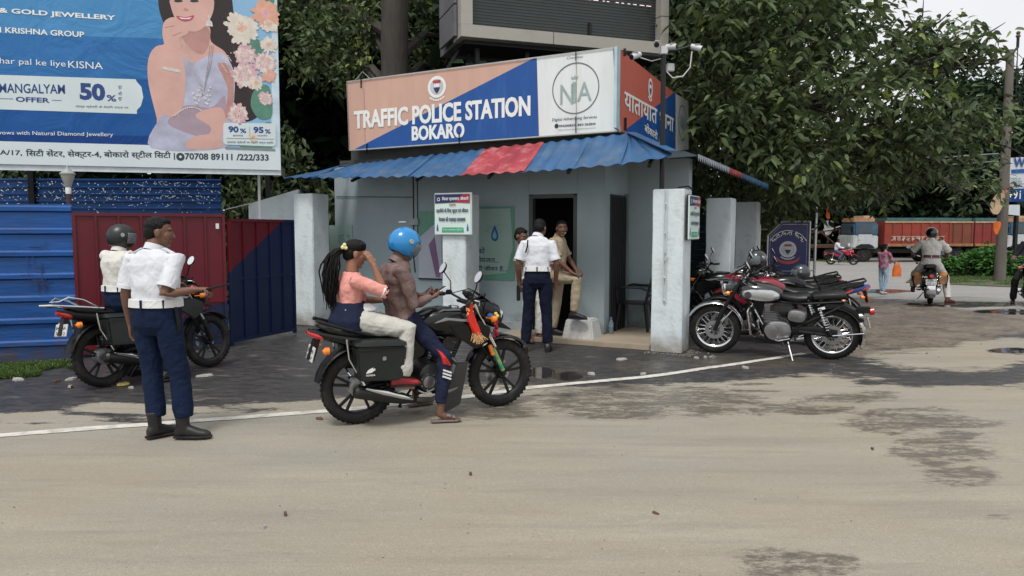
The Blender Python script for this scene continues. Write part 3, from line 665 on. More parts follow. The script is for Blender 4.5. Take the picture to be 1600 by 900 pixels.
for x in (.2, 1.1, 2.0, 2.9):
    MB().beam((x, .3, -.25), (x, .3, -1.7), .07, .07).build('support_post', BLACKM, root)
    MB().beam((x, .8, -.25), (x, .8, -1.7), .07, .07).build('support_post', BLACKM, root)
MB().beam((0, .3, -.55), (W1, .3, -.55), .05, .05).build('support_beam', BLACKM, root); MB().beam((0, .8, -.9), (W1, .8, -.9), .05, .05).build('support_beam', BLACKM, root)
MB().beam((-.1, .4, -.3), (-.7, .4, -1.25), .04, .04).build('stay', BLACKM, root)
x_, z_ = pD_.at(923, 58); MB().beam((x_, .03, z_ + .25), (x_, .03, z_ - .3), .05, .05).build('bracket', BLACKM, root)
# a broken row of lit pixels at the top edge
mb = MB(); rr = random.Random(3)
for i in range(26): x = .1 + i * W1 / 27 + rr.uniform(-.03, .03); mb.box((x, .044, pD_.at(900, 4)[1] + .09), (rr.uniform(.03, .1), .004, .012))
tag(mb.build('lit_pixels', mat('lit_pixels', (.75, .55, .6), .5, emit=.7), root), kind='stuff')
# ------------------------------------------------------------------ fences and gate on the left
def ribs_h(mb, x0, x1, z0, z1, pitch, depth, m, y=0.0, dx=.0):
    """sheet with trapezoid ribs running along x"""
    prof = []; z = z0
    while z < z1 - 1e-4:
        e = min(z + pitch, z1); h = e - z
        prof += [(z, 0), (z + h * .62, 0), (z + h * .7, -depth), (z + h * .86, -depth), (z + h * .94, 0)]; z = e
    prof.append((z1, 0)); n = len(prof)
    a = [(x0, y + d, q) for q, d in prof]; b = [(x1, y + d, q) for q, d in prof]; a2 = [(x0, y + d + .004, q) for q, d in prof]; b2 = [(x1, y + d + .004, q) for q, d in prof]
    vs = a + b + a2 + b2
    fs = [(i, i + n, i + n + 1, i + 1) for i in range(n - 1)] + [(2 * n + i + 1, 3 * n + i + 1, 3 * n + i, 2 * n + i) for i in range(n - 1)] + [(n + i, 3 * n + i, 3 * n + i + 1, n + i + 1) for i in range(n - 1)] + [(2 * n + i, i, i + 1, 2 * n + i + 1) for i in range(n - 1)]
    return mb.add(vs, fs, m)
FBLUE = mat('fence_blue', (.004, .07, .27), .38, .15, .2, 1.3, bump=.5, bscale=1.3, bdist=.05, foot=(.07, .06, .05), dirt=(.012, .045, .14), dirt_amt=.7, dscale=1.8, stretch=(.6, 1, 3))
fa = G(-330, 580); fb = G(123, 561); dF = (fb - fa).normalized(); LF = (fb - fa).length
root = empty('tin_fence', fa, math.atan2(dF.y, dF.x), 'bright blue fence of horizontally ribbed tin sheets left of the red gate', 'fence')
for k in range(3):
    x0, x1 = LF * k / 3, LF * (k + 1) / 3 + (.03 if k < 2 else 0)
    ribs_h(MB(), x0, x1, .0, 1.9, .272, .03, FBLUE, y=-.003 * k).build('tin_sheet', FBLUE, root, smooth=False)
for k in range(4): MB().box((LF * k / 3, .05, .9), (.05, .05, 1.8)).build('post', BLACKM, root)
scr = MB(); rr = random.Random(9)
for i in range(26): x = LF - .42 + rr.uniform(-.1, .12); z = rr.uniform(.9, 1.42); scr.box((x, -.036, z), (.006 if i % 2 else rr.uniform(.05, .18), .002, rr.uniform(.08, .25) if i % 2 else .008))
tag(scr.build('scratch_marks', mat('scratch', (.02, .04, .12), .6), root, smooth=False), kind='stuff')
# taller crumpled sheet behind, with small white flecks in its upper part
CRB = mat('crinkled_blue', (.004, .05, .19), .35, .2, .25, 2, bump=.5, bscale=9)
rb0 = P(-420, 330, 13.2); rb0.z = 0; rb1 = P(345, 330, 13.6); rb1.z = 0; dB = (rb1 - rb0).normalized()
root = empty('rear_tin_wall', rb0, math.atan2(dB.y, dB.x), 'tall dark blue ribbed tin wall behind the gate, dotted with small white flecks', 'wall')
LB = (rb1 - rb0).length
for k in range(4): ribs_h(MB(), LB * k / 4, LB * (k + 1) / 4 + .02, .0, 2.5, .125, .02, CRB, y=-.004 * k).build('tin_sheet', CRB, root, smooth=False)
FLK = mat('fleck_white', (.75, .82, .85), .4)
mb = MB(); rr = random.Random(5)
for i in range(520):
    x = LB - rr.random() ** 1.1 * (5.0); z = 2.45 - abs(rr.gauss(.22, .16)); w_ = rr.uniform(.006, .026); h2 = rr.uniform(.005, .02); an = rr.uniform(-.9, .9)
    if rr.random() < .16: w_ *= rr.uniform(2, 5); h2 = .007
    mb.box((x, -.026, max(1.9, z)), (w_, .003, h2), rot=(0, an, 0))
tag(mb.build('white_flecks', FLK, root, smooth=False), kind='stuff')
# garden lamp on a short rusty post, standing on the fence line
gl = P(108, 322, 9.3)
root = empty('garden_lamp', gl, 0, 'small tapered glass garden lamp on a short rusty post above the blue fence', 'lamp')
MB().tube([(0, 0, -.06), (0, 0, .16)], .028, 8).build('post', RUST, root)
MB().lathe([(.03, .15), (.034, .2), (.03, .24)], seg=12).build('collar', WHITEP, root)
MB().lathe([(.028, .22), (.04, .25), (.075, .36), (.082, .39)], seg=14).build('glass', mat('frosted_glass', (.33, .34, .32), .3, 0, .1, 5, alpha=1), root)
MB().lathe([(.088, .385), (.09, .4), (.045, .435), (.04, .45), (.02, .46), (.012, .49), (.0, .495)], seg=14).build('cap', mat('lamp_cap', (.3, .32, .3), .5), root)
# gate of two leaves, maroon above navy
def twotone(name, c1, c2, ax, az, c):
    m = mat(name, c1, .45, 0, .15, 3, dirt=tuple(q * .5 for q in c1), dirt_amt=.5); t = m.node_tree; b = t.nodes['Principled BSDF']
    src = b.inputs['Base Color'].links[0].from_socket; N = t.nodes.new
    tc = N('ShaderNodeTexCoord'); sx = N('ShaderNodeSeparateXYZ'); t.links.new(tc.outputs['Object'], sx.inputs[0])
    a = N('ShaderNodeMath'); a.operation = 'MULTIPLY'; a.inputs[1].default_value = ax; t.links.new(sx.outputs[0], a.inputs[0])
    d = N('ShaderNodeMath'); d.operation = 'MULTIPLY_ADD'; d.inputs[1].default_value = az; t.links.new(sx.outputs[2], d.inputs[0]); t.links.new(a.outputs[0], d.inputs[2])
    e = N('ShaderNodeMath'); e.operation = 'GREATER_THAN'; e.inputs[1].default_value = c; t.links.new(d.outputs[0], e.inputs[0])
    mxx = N('ShaderNodeMix'); mxx.data_type = 'RGBA'; mxx.inputs[6].default_value = (*c2, 1); t.links.new(src, mxx.inputs[7]); t.links.new(e.outputs[0], mxx.inputs[0]); t.links.new(mxx.outputs[2], b.inputs['Base Color'])
    return m
MAR, NAV = (.115, .003, .012), (.004, .011, .05)
def gate(pa, pb, h, m, label, nr, lines):
    d = (pb - pa).normalized(); L = (pb - pa).length; root = empty('gate_leaf', pa, math.atan2(d.y, d.x), label, 'gate', 'two leaves of the maroon and navy gate')
    MB().box((L / 2, 0, h / 2 + .04), (L - .02, .006, h - .08), m).build('panel', m, root)
    mb = MB(); mb.box((L / 2, 0, h - .02), (L, .05, .04)); mb.build('top_rail', m, root, bevel=.004)
    MB().box((L / 2, 0, .06), (L, .05, .04)).build('bottom_rail', m, root, bevel=.004)
    for x in (.02, L - .02): MB().box((x, 0, h / 2), (.04, .052, h)).build('side_rail', m, root, bevel=.004)
    for i in range(1, nr): MB().box((L * i / nr, -.014, h / 2 + .02), (.028, .026, h - .1)).build('rib', m, root, bevel=.004)
    for z in lines: MB().box((L / 2, -.009, z), (L - .08, .014, .03)).build('cross_rail', m, root)
    return root
ga = G(125, 561); gb = G(357, 543); gc = G(462, 522) ; ga = ga + (ga - gb).normalized() * .02
L1 = (gb - ga).length
gate(ga + Vector((0, 0, .02)), gb + Vector((0, 0, .02)), 1.78, twotone('gate_paint', MAR, NAV, -.62 / L1 * 1.0, 1.0, .0), 'left gate leaf, wholly maroon above with navy lower corner, behind the officers', 7, [.62])
gate(gb + Vector((.03, .02, .02)), gc, 1.72, twotone('gate_paint_b', MAR, NAV, -.62, 1.0, 1.0), 'right gate leaf split diagonally maroon and navy next to the stained pillar', 5, [.9])
MB().box((L1 - .1, -.03, 1.62), (.04, .01, .07)).build('paper_tag', WHITEP, bpy.data.objects['gate_leaf'])
# whitewashed slanting wall top beside the gate
p0 = P(388, 343, 12.6); p1 = P(467, 343, 12.7); root = empty('slanted_wall', Vector((p0.x, p0.y, 0)), math.atan2(p1.y - p0.y, p1.x - p0.x), 'pale whitewashed wall with a slanting top between gate and pillar', 'wall')
wv_ = (Vector((p1.x, p1.y, 0)) - Vector((p0.x, p0.y, 0))).length
MB().prism([(0, 0), (wv_, 0), (wv_, 2.27), (.01, 2.02)], 0, .15).build('wall_face', PILM, root)
MB().beam((-.35, 0, 1.93), (.05, -.01, 2.03), .012, .012).build('wire', GREY_STEEL, root)
p = P(405, 300, 12.4); root = empty('white_post', Vector((p.x, p.y, 0)), 0, 'thin white post rising above the slanting whitewashed wall', 'post'); MB().tube([(0, 0, 0), (0, 0, 2.55)], .022, 8).build('shaft', WHITEP, root); MB().box((0, 0, 2.56), (.06, .04, .05)).build('cap', WHITEP, root)
# posters on the front wall
def wallpanel(name, label, px0, px1, py0, py1, off=.015, cat='poster', group=None):
    p0 = WC - VV * .0; s0_, _ = onplane(px0, 400, p0, UU); s1_, _ = onplane(px1, 400, p0, UU)
    _, zt = onplane(px0, py0, p0, UU); _, zb_ = onplane(px0, py1, p0, UU); d = -UU
    o = p0 + UU * s0_ - VV * off; root = empty(name, Vector((o.x, o.y, zb_)), math.atan2(d.y, d.x), label, cat, group)
    return Panel(root, root.location, d, zb_), s0_ - s1_, zt - zb_
GRNP = mat('poster_green', (.12, .3, .22), .5, 0, .15, 2); PALEG = mat('poster_pale', (.3, .42, .37), .5, 0, .1, 2); DROP = mat('drop_blue', (.02, .12, .3), .35, 0, .2, 6)
pp, w_, h_ = wallpanel('water_poster', 'green drinking water poster with a blue drop and Hindi lettering, left of the doorway', 745, 804, 323, 436)
MB().box((w_ / 2, .004, h_ / 2), (w_, .008, h_)).build('sheet', GRNP, pp.root)
pp.poly([(0.01, h_ * .04), (w_ * .8, h_ * .1), (w_ * .97, h_ * .45), (w_ * .9, h_ * .97), (0.01, h_ * .97)], PALEG, .004, px=False)
cx, cz = w_ * .5, h_ * .62
drop = [(cx + .085 * math.sin(t) * math.sin(t / 2) ** 1.3, cz + .02 - .125 * math.cos(t) * -1 - .0) for t in [2 * math.pi * i / 28 for i in range(28)]]
pp.poly(drop, DROP, .008, px=False, name='water_drop'); pp.poly([(cx + (x - cx) * .55, cz + (z - cz) * .55 - .01) for x, z in drop], mat('drop_light', (.2, .4, .48), .3), .011, px=False, name='water_drop_highlight')
mb = MB(); rr = random.Random(2)
for i in range(22): an = rr.uniform(.2, 2.9); r_ = rr.uniform(.1, .16); mb.box((cx + r_ * math.cos(an), -.008, cz + r_ * math.sin(an)), (.008, .003, .008))
tag(mb.build('splash_dots', DROP, pp.root, smooth=False), kind='stuff')
for t_, z_, wf in (('को', .36, .24), ('पेयजल...', .235, .62), ('ही जीवन है...', .11, .82)): pp.text(t_, (.02, h_ * z_), (w_ * wf, h_ * (z_ + .085)), INK, .008, .008, px=False)
pp, w_, h_ = wallpanel('torn_poster', 'pale poster with a purple ribbon on the wall behind the blue helmet', 655, 691, 330, 434)
MB().box((w_ / 2, .004, h_ / 2), (w_, .008, h_)).build('sheet', mat('poster_grey', (.42, .45, .52), .5, 0, .1, 2), pp.root)
pp.poly([(0, h_ * .6), (w_, h_ * .9), (w_, h_), (0, h_)], GRNP, .004, px=False); pp.poly([(w_ * .45, h_ * .5), (w_ * .7, h_ * .62), (w_ * .95, h_ * .02), (w_ * .75, h_ * .02)], mat('ribbon', (.2, .1, .2), .5), .006, px=False)
MB().box((w_ / 2, -.006, -.01), (w_, .02, .018)).build('bottom_rod', BLACKP, pp.root)
pp, w_, h_ = wallpanel('faded_notice', 'faded green notice painted beside the left pillar behind the girl', 516, 552, 352, 402)
MB().box((w_ / 2, .004, h_ / 2), (w_, .008, h_)).build('sheet', mat('notice_green', (.26, .36, .33), .6, 0, .1, 2), pp.root); pp.text('05 2', (w_ * .4, h_ * .42), (w_ * .9, h_ * .72), mat('faint_ink', (.16, .26, .24), .6), .01, .006, px=False)
# the two notice boards
def notice(pfx, o, rz, w_, h_, label):
    root = empty('notice_board', o, rz, label, 'notice board', 'water notice boards on the pillars'); pn = Panel(root, (o.x, o.y), (math.cos(rz), math.sin(rz)), o.z)
    MB().box((w_ / 2, .012, h_ / 2), (w_, .022, h_)).build('board', mat('notice_white', (.62, .74, .7), .45, 0, .05, 3), root)
    MB().box((w_ / 2, .026, h_ / 2), (w_ + .02, .014, h_ + .02)).build('frame', BLACKM if pfx else WHITEP, root)
    pn.poly([(.01, h_ * .76), (w_ - .01, h_ * .79), (w_ - .01, h_ - .01), (.01, h_ - .01)], mat('notice_navy', (.02, .025, .12), .5), .004, px=False)
    pn.poly([(w_ * .55, h_ * .785), (w_ - .01, h_ * .76), (w_ - .01, h_ - .01), (w_ * .8, h_ - .01)], mat('notice_red', (.35, .02, .06), .5), .007, px=False)
    pn.disc((w_ * .12, h_ * .86), .026, LETW, .008, inner=.017, px=False)
    for t_, x0, x1, z0, z1, m in (('िजला प्रशासन, बोकारो', .22, .95, .81, .92, LETW), ('द्वारा', .42, .6, .68, .745, mat('ochre', (.3, .2, .04), .5)), ('राहगीरों के िलए शुद्ध एवं शीतल', .05, .94, .51, .64, INK), ('पेयजल की पर्याप्त व्यवस्था', .12, .86, .29, .43, INK)):
        pn.text(t_, (w_ * x0, h_ * z0), (w_ * x1, h_ * z1), m, 0, .011, px=False, rep=[(0, 0), (.004, 0), (.002, .002)])
    pn.poly([(w_ * .2, h_ * .05), (w_ * .82, h_ * .05), (w_ * .8, h_ * .17), (w_ * .22, h_ * .17)], mat('notice_green2', (.06, .36, .2), .5), .004, px=False)
    pn.text('िजला प्रशासन, बोकारो', (w_ * .25, h_ * .08), (w_ * .78, h_ * .14), LETW, 0, .008, px=False)
    for x in (.08, .92): pn.poly([(w_ * x - .014, h_ * .08), (w_ * x + .014, h_ * .08), (w_ * x + .016, h_ * .15), (w_ * x, h_ * .27), (w_ * x - .016, h_ * .15)], DROP, .004, px=False, name='water_drop')
    return root
dA = -UU; pa = PB + UU * 3.19; s0_, zb_ = onplane(680, 366, pa - VV * .04, dA); s1_, _ = onplane(736, 366, pa - VV * .04, dA); _, zt = onplane(680, 303, pa - VV * .04, dA)
o = pa - VV * .05 + dA * s0_; notice(0, Vector((o.x, o.y, zb_)), math.atan2(dA.y, dA.x), s1_ - s0_, zt - zb_, 'white and green Hindi notice board on the middle porch pillar')
o = PB + VV * .06 - UU * .06; s0_, zb_ = onplane(1066, 376, o, VV); s1_, _ = onplane(1086, 372, o, VV)
notice(1, Vector((o.x, o.y, 1.47)) , math.atan2(VV.y, VV.x) , .56, .56, 'Hindi notice board seen at a slant on the side of the nearest pillar')

# ------------------------------------------------------------------ hoarding
def smooth_poly(pts, n=5):
    out = []; k = len(pts)
    for i in range(k):
        a, b, c, d = (Vector(pts[(i + j - 1) % k]) for j in range(4))
        for s_ in range(n):
            t = s_ / n; out.append(tuple(.5 * ((2 * b) + (c - a) * t + (2 * a - 5 * b + 4 * c - d) * t * t + (3 * b - a - 3 * c + d) * t ** 3)))
    return out
h0 = P(0, 260, 11.0); h1 = P(439, 267, 12.05); dH = Vector((h1.x - h0.x, h1.y - h0.y, 0)).normalized(); WH = onplane(439, 267, h0, dH)[0]
root = empty('hoarding', h0, math.atan2(dH.y, dH.x), 'large blue jewellery hoarding with a smiling woman in a pale sari and flowers', 'hoarding'); pH = Panel(root, h0, dH, h0.z); pH.k = .35
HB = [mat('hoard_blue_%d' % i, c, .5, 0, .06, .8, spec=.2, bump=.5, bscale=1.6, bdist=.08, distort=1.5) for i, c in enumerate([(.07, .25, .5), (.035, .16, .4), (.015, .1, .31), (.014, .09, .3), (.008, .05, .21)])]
ex = -3.2; q_ = lambda y: pH.at(300, y)[1]
MB().box(((ex + WH) / 2, .05, 1.8), (WH - ex, .06, 3.7)).build('canvas', mat('canvas_back', (.6, .66, .7), .5), root)
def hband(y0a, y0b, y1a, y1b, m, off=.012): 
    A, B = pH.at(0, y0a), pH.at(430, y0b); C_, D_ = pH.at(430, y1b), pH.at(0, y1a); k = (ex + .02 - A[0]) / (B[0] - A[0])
    pH.poly([(ex + .02, A[1] + (B[1] - A[1]) * k), B, C_, (ex + .02, D_[1] + (C_[1] - D_[1]) * k)], m, off, .012, px=False, name='blue_band')
for k, (a, b, c_, d) in enumerate([(52, 66, -60, -40), (116, 132, 52, 66), (174, 178, 116, 132), (210, 214, 174, 178), (228, 231, 210, 214)]): hband(a, b, c_, d, HB[k], .002 + .0006 * k)  # band colours paint both the print's gradient and shade at canvas folds
PLB = mat('hoard_pale', (.42, .6, .72), .45, 0, .1, 1)
pH.poly([(425, -40), (432, -40), (439, 266), (424, 232)], mat('hoard_edge', (.5, .62, .7), .5), .005, name='white_margin')
pH.poly([(300, -40), (426, -40), (432, 232), (330, 232), (345, 60)], mat('hoard_sky', (.22, .42, .62), .45, 0, .1, 1), .0045, name='pale_print')
HAIR = mat('print_hair', (.02, .011, .012), .6, 0, .3, 5); SKIN = mat('print_skin', (.6, .36, .31), .5, 0, .14, 1.6); SKIND = mat('print_skin_dark', (.45, .235, .21), .5); SARI = mat('print_sari', (.42, .43, .55), .5, 0, .25, 3); SARI2 = mat('print_sari_b', (.36, .27, .33), .5, 0, .1, 5); JEW = mat('print_jewel', (.6, .56, .55), .4, 0, .2, 20)
pH.poly(smooth_poly([(250, -18), (268, -48), (300, -60), (338, -48), (360, -12), (366, 25), (378, 60), (372, 90), (385, 110), (405, 150), (412, 172), (388, 190), (360, 180), (352, 120), (330, 80), (282, 70), (258, 40), (248, 10)]), HAIR, .009, name='woman_hair')
pH.poly(smooth_poly([(283, 40), (325, 40), (330, 65), (352, 82), (362, 110), (364, 160), (345, 215), (250, 215), (245, 185), (232, 130), (232, 92), (245, 72), (272, 68)]), SKIN, .012, name='woman_torso')
pH.poly(smooth_poly([(276, 80), (300, 98), (340, 82), (360, 98), (367, 130), (362, 190), (352, 231), (236, 231), (252, 182), (268, 170), (280, 140)]), SARI, .015, name='woman_sari')
pH.poly(smooth_poly([(290, 165), (330, 168), (352, 150), (346, 200), (320, 214), (285, 205), (262, 190)]), SARI2, .0175, name='woman_sari_fold')
pH.poly(smooth_poly([(284, 52), (322, 42), (328, 62), (318, 84), (300, 78)]), SKIND, .0135, name='woman_neck'); pH.poly(smooth_poly([(340, 100), (362, 108), (364, 165), (350, 185), (356, 140)]), SKIND, .0185, name='woman_arm')
pH.poly(smooth_poly([(305, 180), (345, 168), (352, 200), (335, 228), (318, 222), (330, 200)]), SKIN, .0192, name='woman_arm')
for k_ in range(7): pH.line([(352 + k_ * 4, 20 + k_ * 9), (362 + k_ * 4, 70 + k_ * 8), (380 + k_ * 3, 120 + k_ * 7)], .006, mat('hair_sheen', (.1, .055, .05), .5), .0105, 'hair_strand')
pH.poly(smooth_poly([(232, 92), (262, 66), (280, 70), (290, 120), (285, 168), (272, 182), (255, 176), (240, 140)]), SKIN, .0195, name='woman_forearm')
pH.poly(smooth_poly([(266, -14), (300, -24), (330, -12), (334, 14), (322, 40), (302, 50), (280, 38), (268, 14)]), SKIN, .0195, name='woman_face')
pH.poly(smooth_poly([(257, 34), (272, 27), (286, 36), (296, 46), (292, 54), (282, 60), (282, 76), (262, 78), (254, 55)]), SKIN, .022, name='woman_hand')
pH.poly(smooth_poly([(276, 25), (290, 27), (303, 24), (300, 31), (290, 34), (280, 31)]), mat('print_lips', (.45, .07, .1), .5), .0235, name='woman_lips'); pH.poly([(279, 27), (290, 28.5), (300, 27), (296, 30), (284, 30)], WHITEP, .025, name='woman_smile')
pH.poly([(289, 12), (292, 13), (296, 16), (291, 18), (286, 16)], SKIND, .0225, name='woman_nose')
pH.poly(smooth_poly([(264, 2), (262, -22), (282, -44), (318, -44), (338, -20), (338, 10), (330, -8), (310, -26), (292, -30), (276, -18)]), HAIR, .0215, name='woman_hair')
for x in (278, 303): pH.line([(x - 8, -5), (x, -8), (x + 8, -5)], .012, HAIR, .0225, 'woman_eyebrow')
for x in (278, 303): pH.poly(smooth_poly([(x - 6, 2), (x, -2), (x + 8, 2), (x, 4)]), INKB, .0225, name='woman_eye')
pH.line([(258, 43), (272, 40)], .008, SKIND, .0235, 'finger_shade'); pH.line([(270, 56), (284, 50)], .008, SKIND, .0235, 'finger_shade')
pH.line([(254, 106), (283, 112)], .045, JEW, .0235, 'bracelet')
for o_ in (0, 5, 10): pH.line([(284 + o_, 68), (296 + o_ * .8, 98), (311 + o_ * .4, 130), (316, 150), (322 - o_ * .2, 128), (330 - o_ * .5, 98), (333 - o_ * .6, 70)], .014, JEW, .024, 'necklace')
mb = MB()
for i in range(26): a = pH.at(302 + (i % 13) * 2.2, 146 + 9 * math.sin(i * .9) + (i // 13) * 8); mb.ell((a[0], -.009, a[1]), (.018, .002, .018), seg=6, rings=4)
for i in range(16): a = pH.at(272 + i * 3.0, 178 - 13 * math.sin(i / 15 * 2.6) + 3); mb.ell((a[0], -.009, a[1]), (.012, .002, .012), seg=6, rings=4)
for i in range(22): a = pH.at(345 + (i % 11) * 1.6, 98 + (i % 7) * 4 - (i % 11) * 1.5); mb.ell((a[0], -.008, a[1]), (.01, .002, .01), seg=6, rings=4)
tag(mb.build('jewel_beads', JEW, root), kind='stuff')
a = pH.at(327, 34)
MB().prism([(a[0] - .05, a[1] - .07), (a[0] + .05, a[1] - .07), (a[0] + .04, a[1] + .0), (a[0] + .012, a[1] + .02), (a[0] + .02, a[1] + .09), (a[0] - .02, a[1] + .09), (a[0] - .012, a[1] + .02), (a[0] - .04, a[1])], -.0095, -.009).build('earring', JEW, root, smooth=False)
pH.poly(smooth_poly([(300, 215), (335, 210), (348, 222), (340, 232), (292, 232)]), SKIN, .0195, name='woman_hand')
PK = [mat('petal_pink', (.62, .38, .42), .5, 0, .15, 9), mat('petal_cream', (.66, .6, .52), .5, 0, .12, 9), mat('petal_peach', (.68, .36, .26), .5, 0, .15, 9), mat('petal_deep', (.45, .12, .16), .5)]
LEAFP = mat('print_leaf', (.08, .22, .16), .5, 0, .2, 6)
rr = random.Random(12)
def flower(c, r, k):
    cx, cz = pH.at(*c)
    for ring, (n_, rr_, kk) in enumerate(((26, 1.0, k), (21, .8, k if k else 1), (16, .58, k), (10, .36, (k + 1) % 3))):
        mb = MB()
        for i in range(n_):
            an = 2 * math.pi * (i + rr.random() * .4) / n_; l = r * rr_ * rr.uniform(.72, 1.1); wd = l * .13
            o = [(cx + math.cos(an) * l * t - math.sin(an) * wd * w2, cz + math.sin(an) * l * t + math.cos(an) * wd * w2) for t, w2 in ((0, 0), (.5, .8), (.85, 1), (1, .35), (.96, 0), (1, -.35), (.85, -1), (.5, -.8))]
            mb.prism(o, -.0093 - ring * .0012 - i * .00006, -.009 - ring * .0012)
        tag(mb.build('flower_petals', PK[kk], root, smooth=False), kind='stuff')
for lf in [[(395, 205), (420, 190), (428, 205), (424, 232), (380, 232), (375, 215)], [(398, 140), (420, 135), (425, 180), (405, 185), (392, 165)], [(385, 66), (404, 62), (410, 80), (398, 88)], [(408, -6), (428, -8), (425, 10), (410, 8)]]: pH.poly(smooth_poly(lf), LEAFP, .0225, name='printed_leaf')
for c, r, k in (((415, 22), .22, 2), ((420, 38), .15, 1), ((378, 44), .26, 1), ((383, 86), .17, 0), ((382, 118), .21, 0), ((414, 98), .19, 0), ((372, 178), .17, 0), ((420, 70), .13, 1), ((415, 155), .12, 0), ((395, 215), .1, 1), ((400, 130), .12, 1), ((420, 118), .12, 2)): flower(c, r, k)
a = pH.at(372, 178); pH.disc((a[0], a[1]), .05, PK[3], .036, px=False, name='flower_heart')
# print panels and words
PNL = mat('print_panel', (.6, .68, .7), .45, 0, .05, 1.5)
pH.poly([(-330, 106), (212, 124), (214, 128), (221, 136), (224, 152), (220, 166), (214, 172), (214, 178), (-330, 160)], PNL, .012, name='offer_panel')
pH.poly([(-330, 212), (437, 232), (439, 266), (-330, 249)], mat('print_strip', (.62, .69, .72), .45, 0, .05, 1.5), .0112, name='address_strip')
pH.poly([(351, 192), (428, 193), (431, 196), (431, 226), (428, 229), (352, 226), (349, 223), (349, 195)], PNL, .03, name='discount_panel')
HN = mat('print_navy', (.012, .05, .2), .5); HK = mat('print_black', (.03, .04, .06), .5)
def ht(t, bl_, br__, tl_, m, bold=0, fat=0, off=.018): stext(pH, t, bl_, br__, tl_, m, fat, off, bold)
ht('& GOLD JEWELLERY', (-1, 22), (181, 34), (-1, 12), LETW, .03)
ht('I KRISHNA GROUP', (0, 51), (132, 58.5), (0, 42), LETW, .02)
ht('har pal ke liye', (0, 102), (103, 107), (0, 90), LETW, .0); ht('KISNA', (107, 106), (161, 108.5), (107, 95), LETW, .0)
for wd, a, b, z in (('MANGALYAM', -1, 102, 145.5),): ht(wd, (a, 145), (b, 147), (a, 130), HN, .015)
ht('OFFER', (25, 159), (78, 161), (25, 151), HN, .03); pH.line([(0, 154), (21, 154.5)], .006, HN, .018); pH.line([(81, 156.5), (96, 157)], .006, HN, .018)
ht('50', (125, 156), (165, 158), (125, 129), HN, .05); ht('%', (167, 158), (182, 159), (167, 148), HN, .02)
ht('गोल्ड ज्वेलरी के मेकिंग चार्ज पर', (118, 169), (201, 171), (118, 164), HK, .0)
a0_, b0_ = pH.at(185, 158), pH.at(190, 130)
for i, ch in enumerate('छूट की छूट'.split()): ht(ch, (185, 158 - i * 9), (191, 158 - i * 9), (185, 152 - i * 9), HN)
ht('vows with Natural Diamond Jewellery', (-2, 212), (177, 215), (-2, 204), LETW, 0)
ht('A/17,', (0, 243), (35, 244), (0, 234), HK, .02)
ht('िसटी सेंटर, सेक्टर-4, बोकारो स्टील िसटी |', (41, 247), (273, 250), (41, 233), HK, .0, fat=.006)
c_ = pH.at(282, 245); pH.disc(c_, .06, HK, .018, px=False, name='phone_disc'); pH.disc(c_, .02, PNL, .021, px=False, name='phone_mark')
ht('70708 89111 /222/333', (289, 249.5), (420, 251.5), (289, 239), HK, .03)
ht('90', (357, 207), (373, 207.5), (357, 197), HN, .04); ht('%', (375, 208), (385, 208), (375, 201), HN, .02); ht('95', (396, 208), (412, 208.5), (396, 198), HN, .04); ht('%', (414, 209), (423, 209), (414, 202), HN, .02)
ht('डायमंड', (364, 213.5), (380, 213.5), (364, 210), HK); ht('एक्सचेंज', (402, 214), (418, 214), (402, 210.5), HK); pH.line([(390, 198), (390.5, 213)], .006, INKG, .036)
for o in [c for c in root.children if c.name.startswith('lettering')][-6:]: o.location.y = -.007
pH.line([(354, 216), (428, 217.5)], .005, INKG, .036); ht('डायमंड ज्वेलरी पर मेकिंग चार्ज सहित', (355, 225), (427, 226), (355, 220), HK, off=.036)
pH.line([(352, 231), (430, 234)], .03, mat('grey_bar', (.22, .25, .28), .5), .03, 'grey_bar')
# supporting frame behind
for x in (-2.5, -.4, 1.7, 3.6):
    MB().beam((x, 2.6, -2.6), (x, 2.6, 3.6), .09, .09).build('support_post', BLACKM, root)
    for z in (1.2, 3.4): MB().beam((x, .1, z), (x, 2.6, z), .06, .06).build('support_arm', BLACKM, root)
for z in (.1, 1.2, 2.4, 3.5): MB().beam((ex, .13, z), (WH - .03, .13, z), .05, .05).build('support_rail', BLACKM, root)

# ------------------------------------------------------------------ porch things
CHB = mat('black_chair_plastic', (.012, .013, .015), .35, 0, .15, 6)
cp = G(985, 527); root = empty('plastic_chair', G(992, 522) + Vector((0, 0, .07)), R(158), 'black plastic armchair with slatted back on the porch behind the near pillar', 'chair')
mb = MB(); mb.loft([((.0, 0, .4), .24, .22), ((.0, 0, .43), .25, .23)], 20, None, 5, ((1, 0, 0), (0, 1, 0))); mb.build('seat', CHB, root)
for sx, sy in ((1, 1), (1, -1), (-1, 1), (-1, -1)): MB().tube([(sx * .2, sy * .2, .41), (sx * .245, sy * .235, 0)], [.035, .022], 6).build('leg', CHB, root)
for s_ in (1, -1):
    MB().tube([(.21, s_ * .25, .42), (.23, s_ * .27, .64), (.1, s_ * .28, .67), (-.14, s_ * .27, .66), (-.24, s_ * .24, .62)], [.025, .022, .028, .028, .022], 8, flat=.7).build('armrest', CHB, root)
    MB().tube([(-.2, s_ * .22, .42), (-.27, s_ * .23, .7), (-.31, s_ * .19, .86)], [.025, .02, .02], 8).build('back_post', CHB, root)
for i in range(4): z = .54 + i * .075; MB().box((-.225 - .0 - (z - .42) * .2, 0, z), (.018, .44, .032), rot=(0, -.2, 0)).build('back_slat', CHB, root, bevel=.004)
MB().tube([(-.31, -.2, .85), (-.33, 0, .895), (-.31, .2, .85)], .026, 8).build('top_rail', CHB, root)
bp_ = G(910, 534); root = empty('concrete_block', bp_, RZU + .0, 'tapered whitewashed concrete block the khaki officer rests his foot on', 'block')
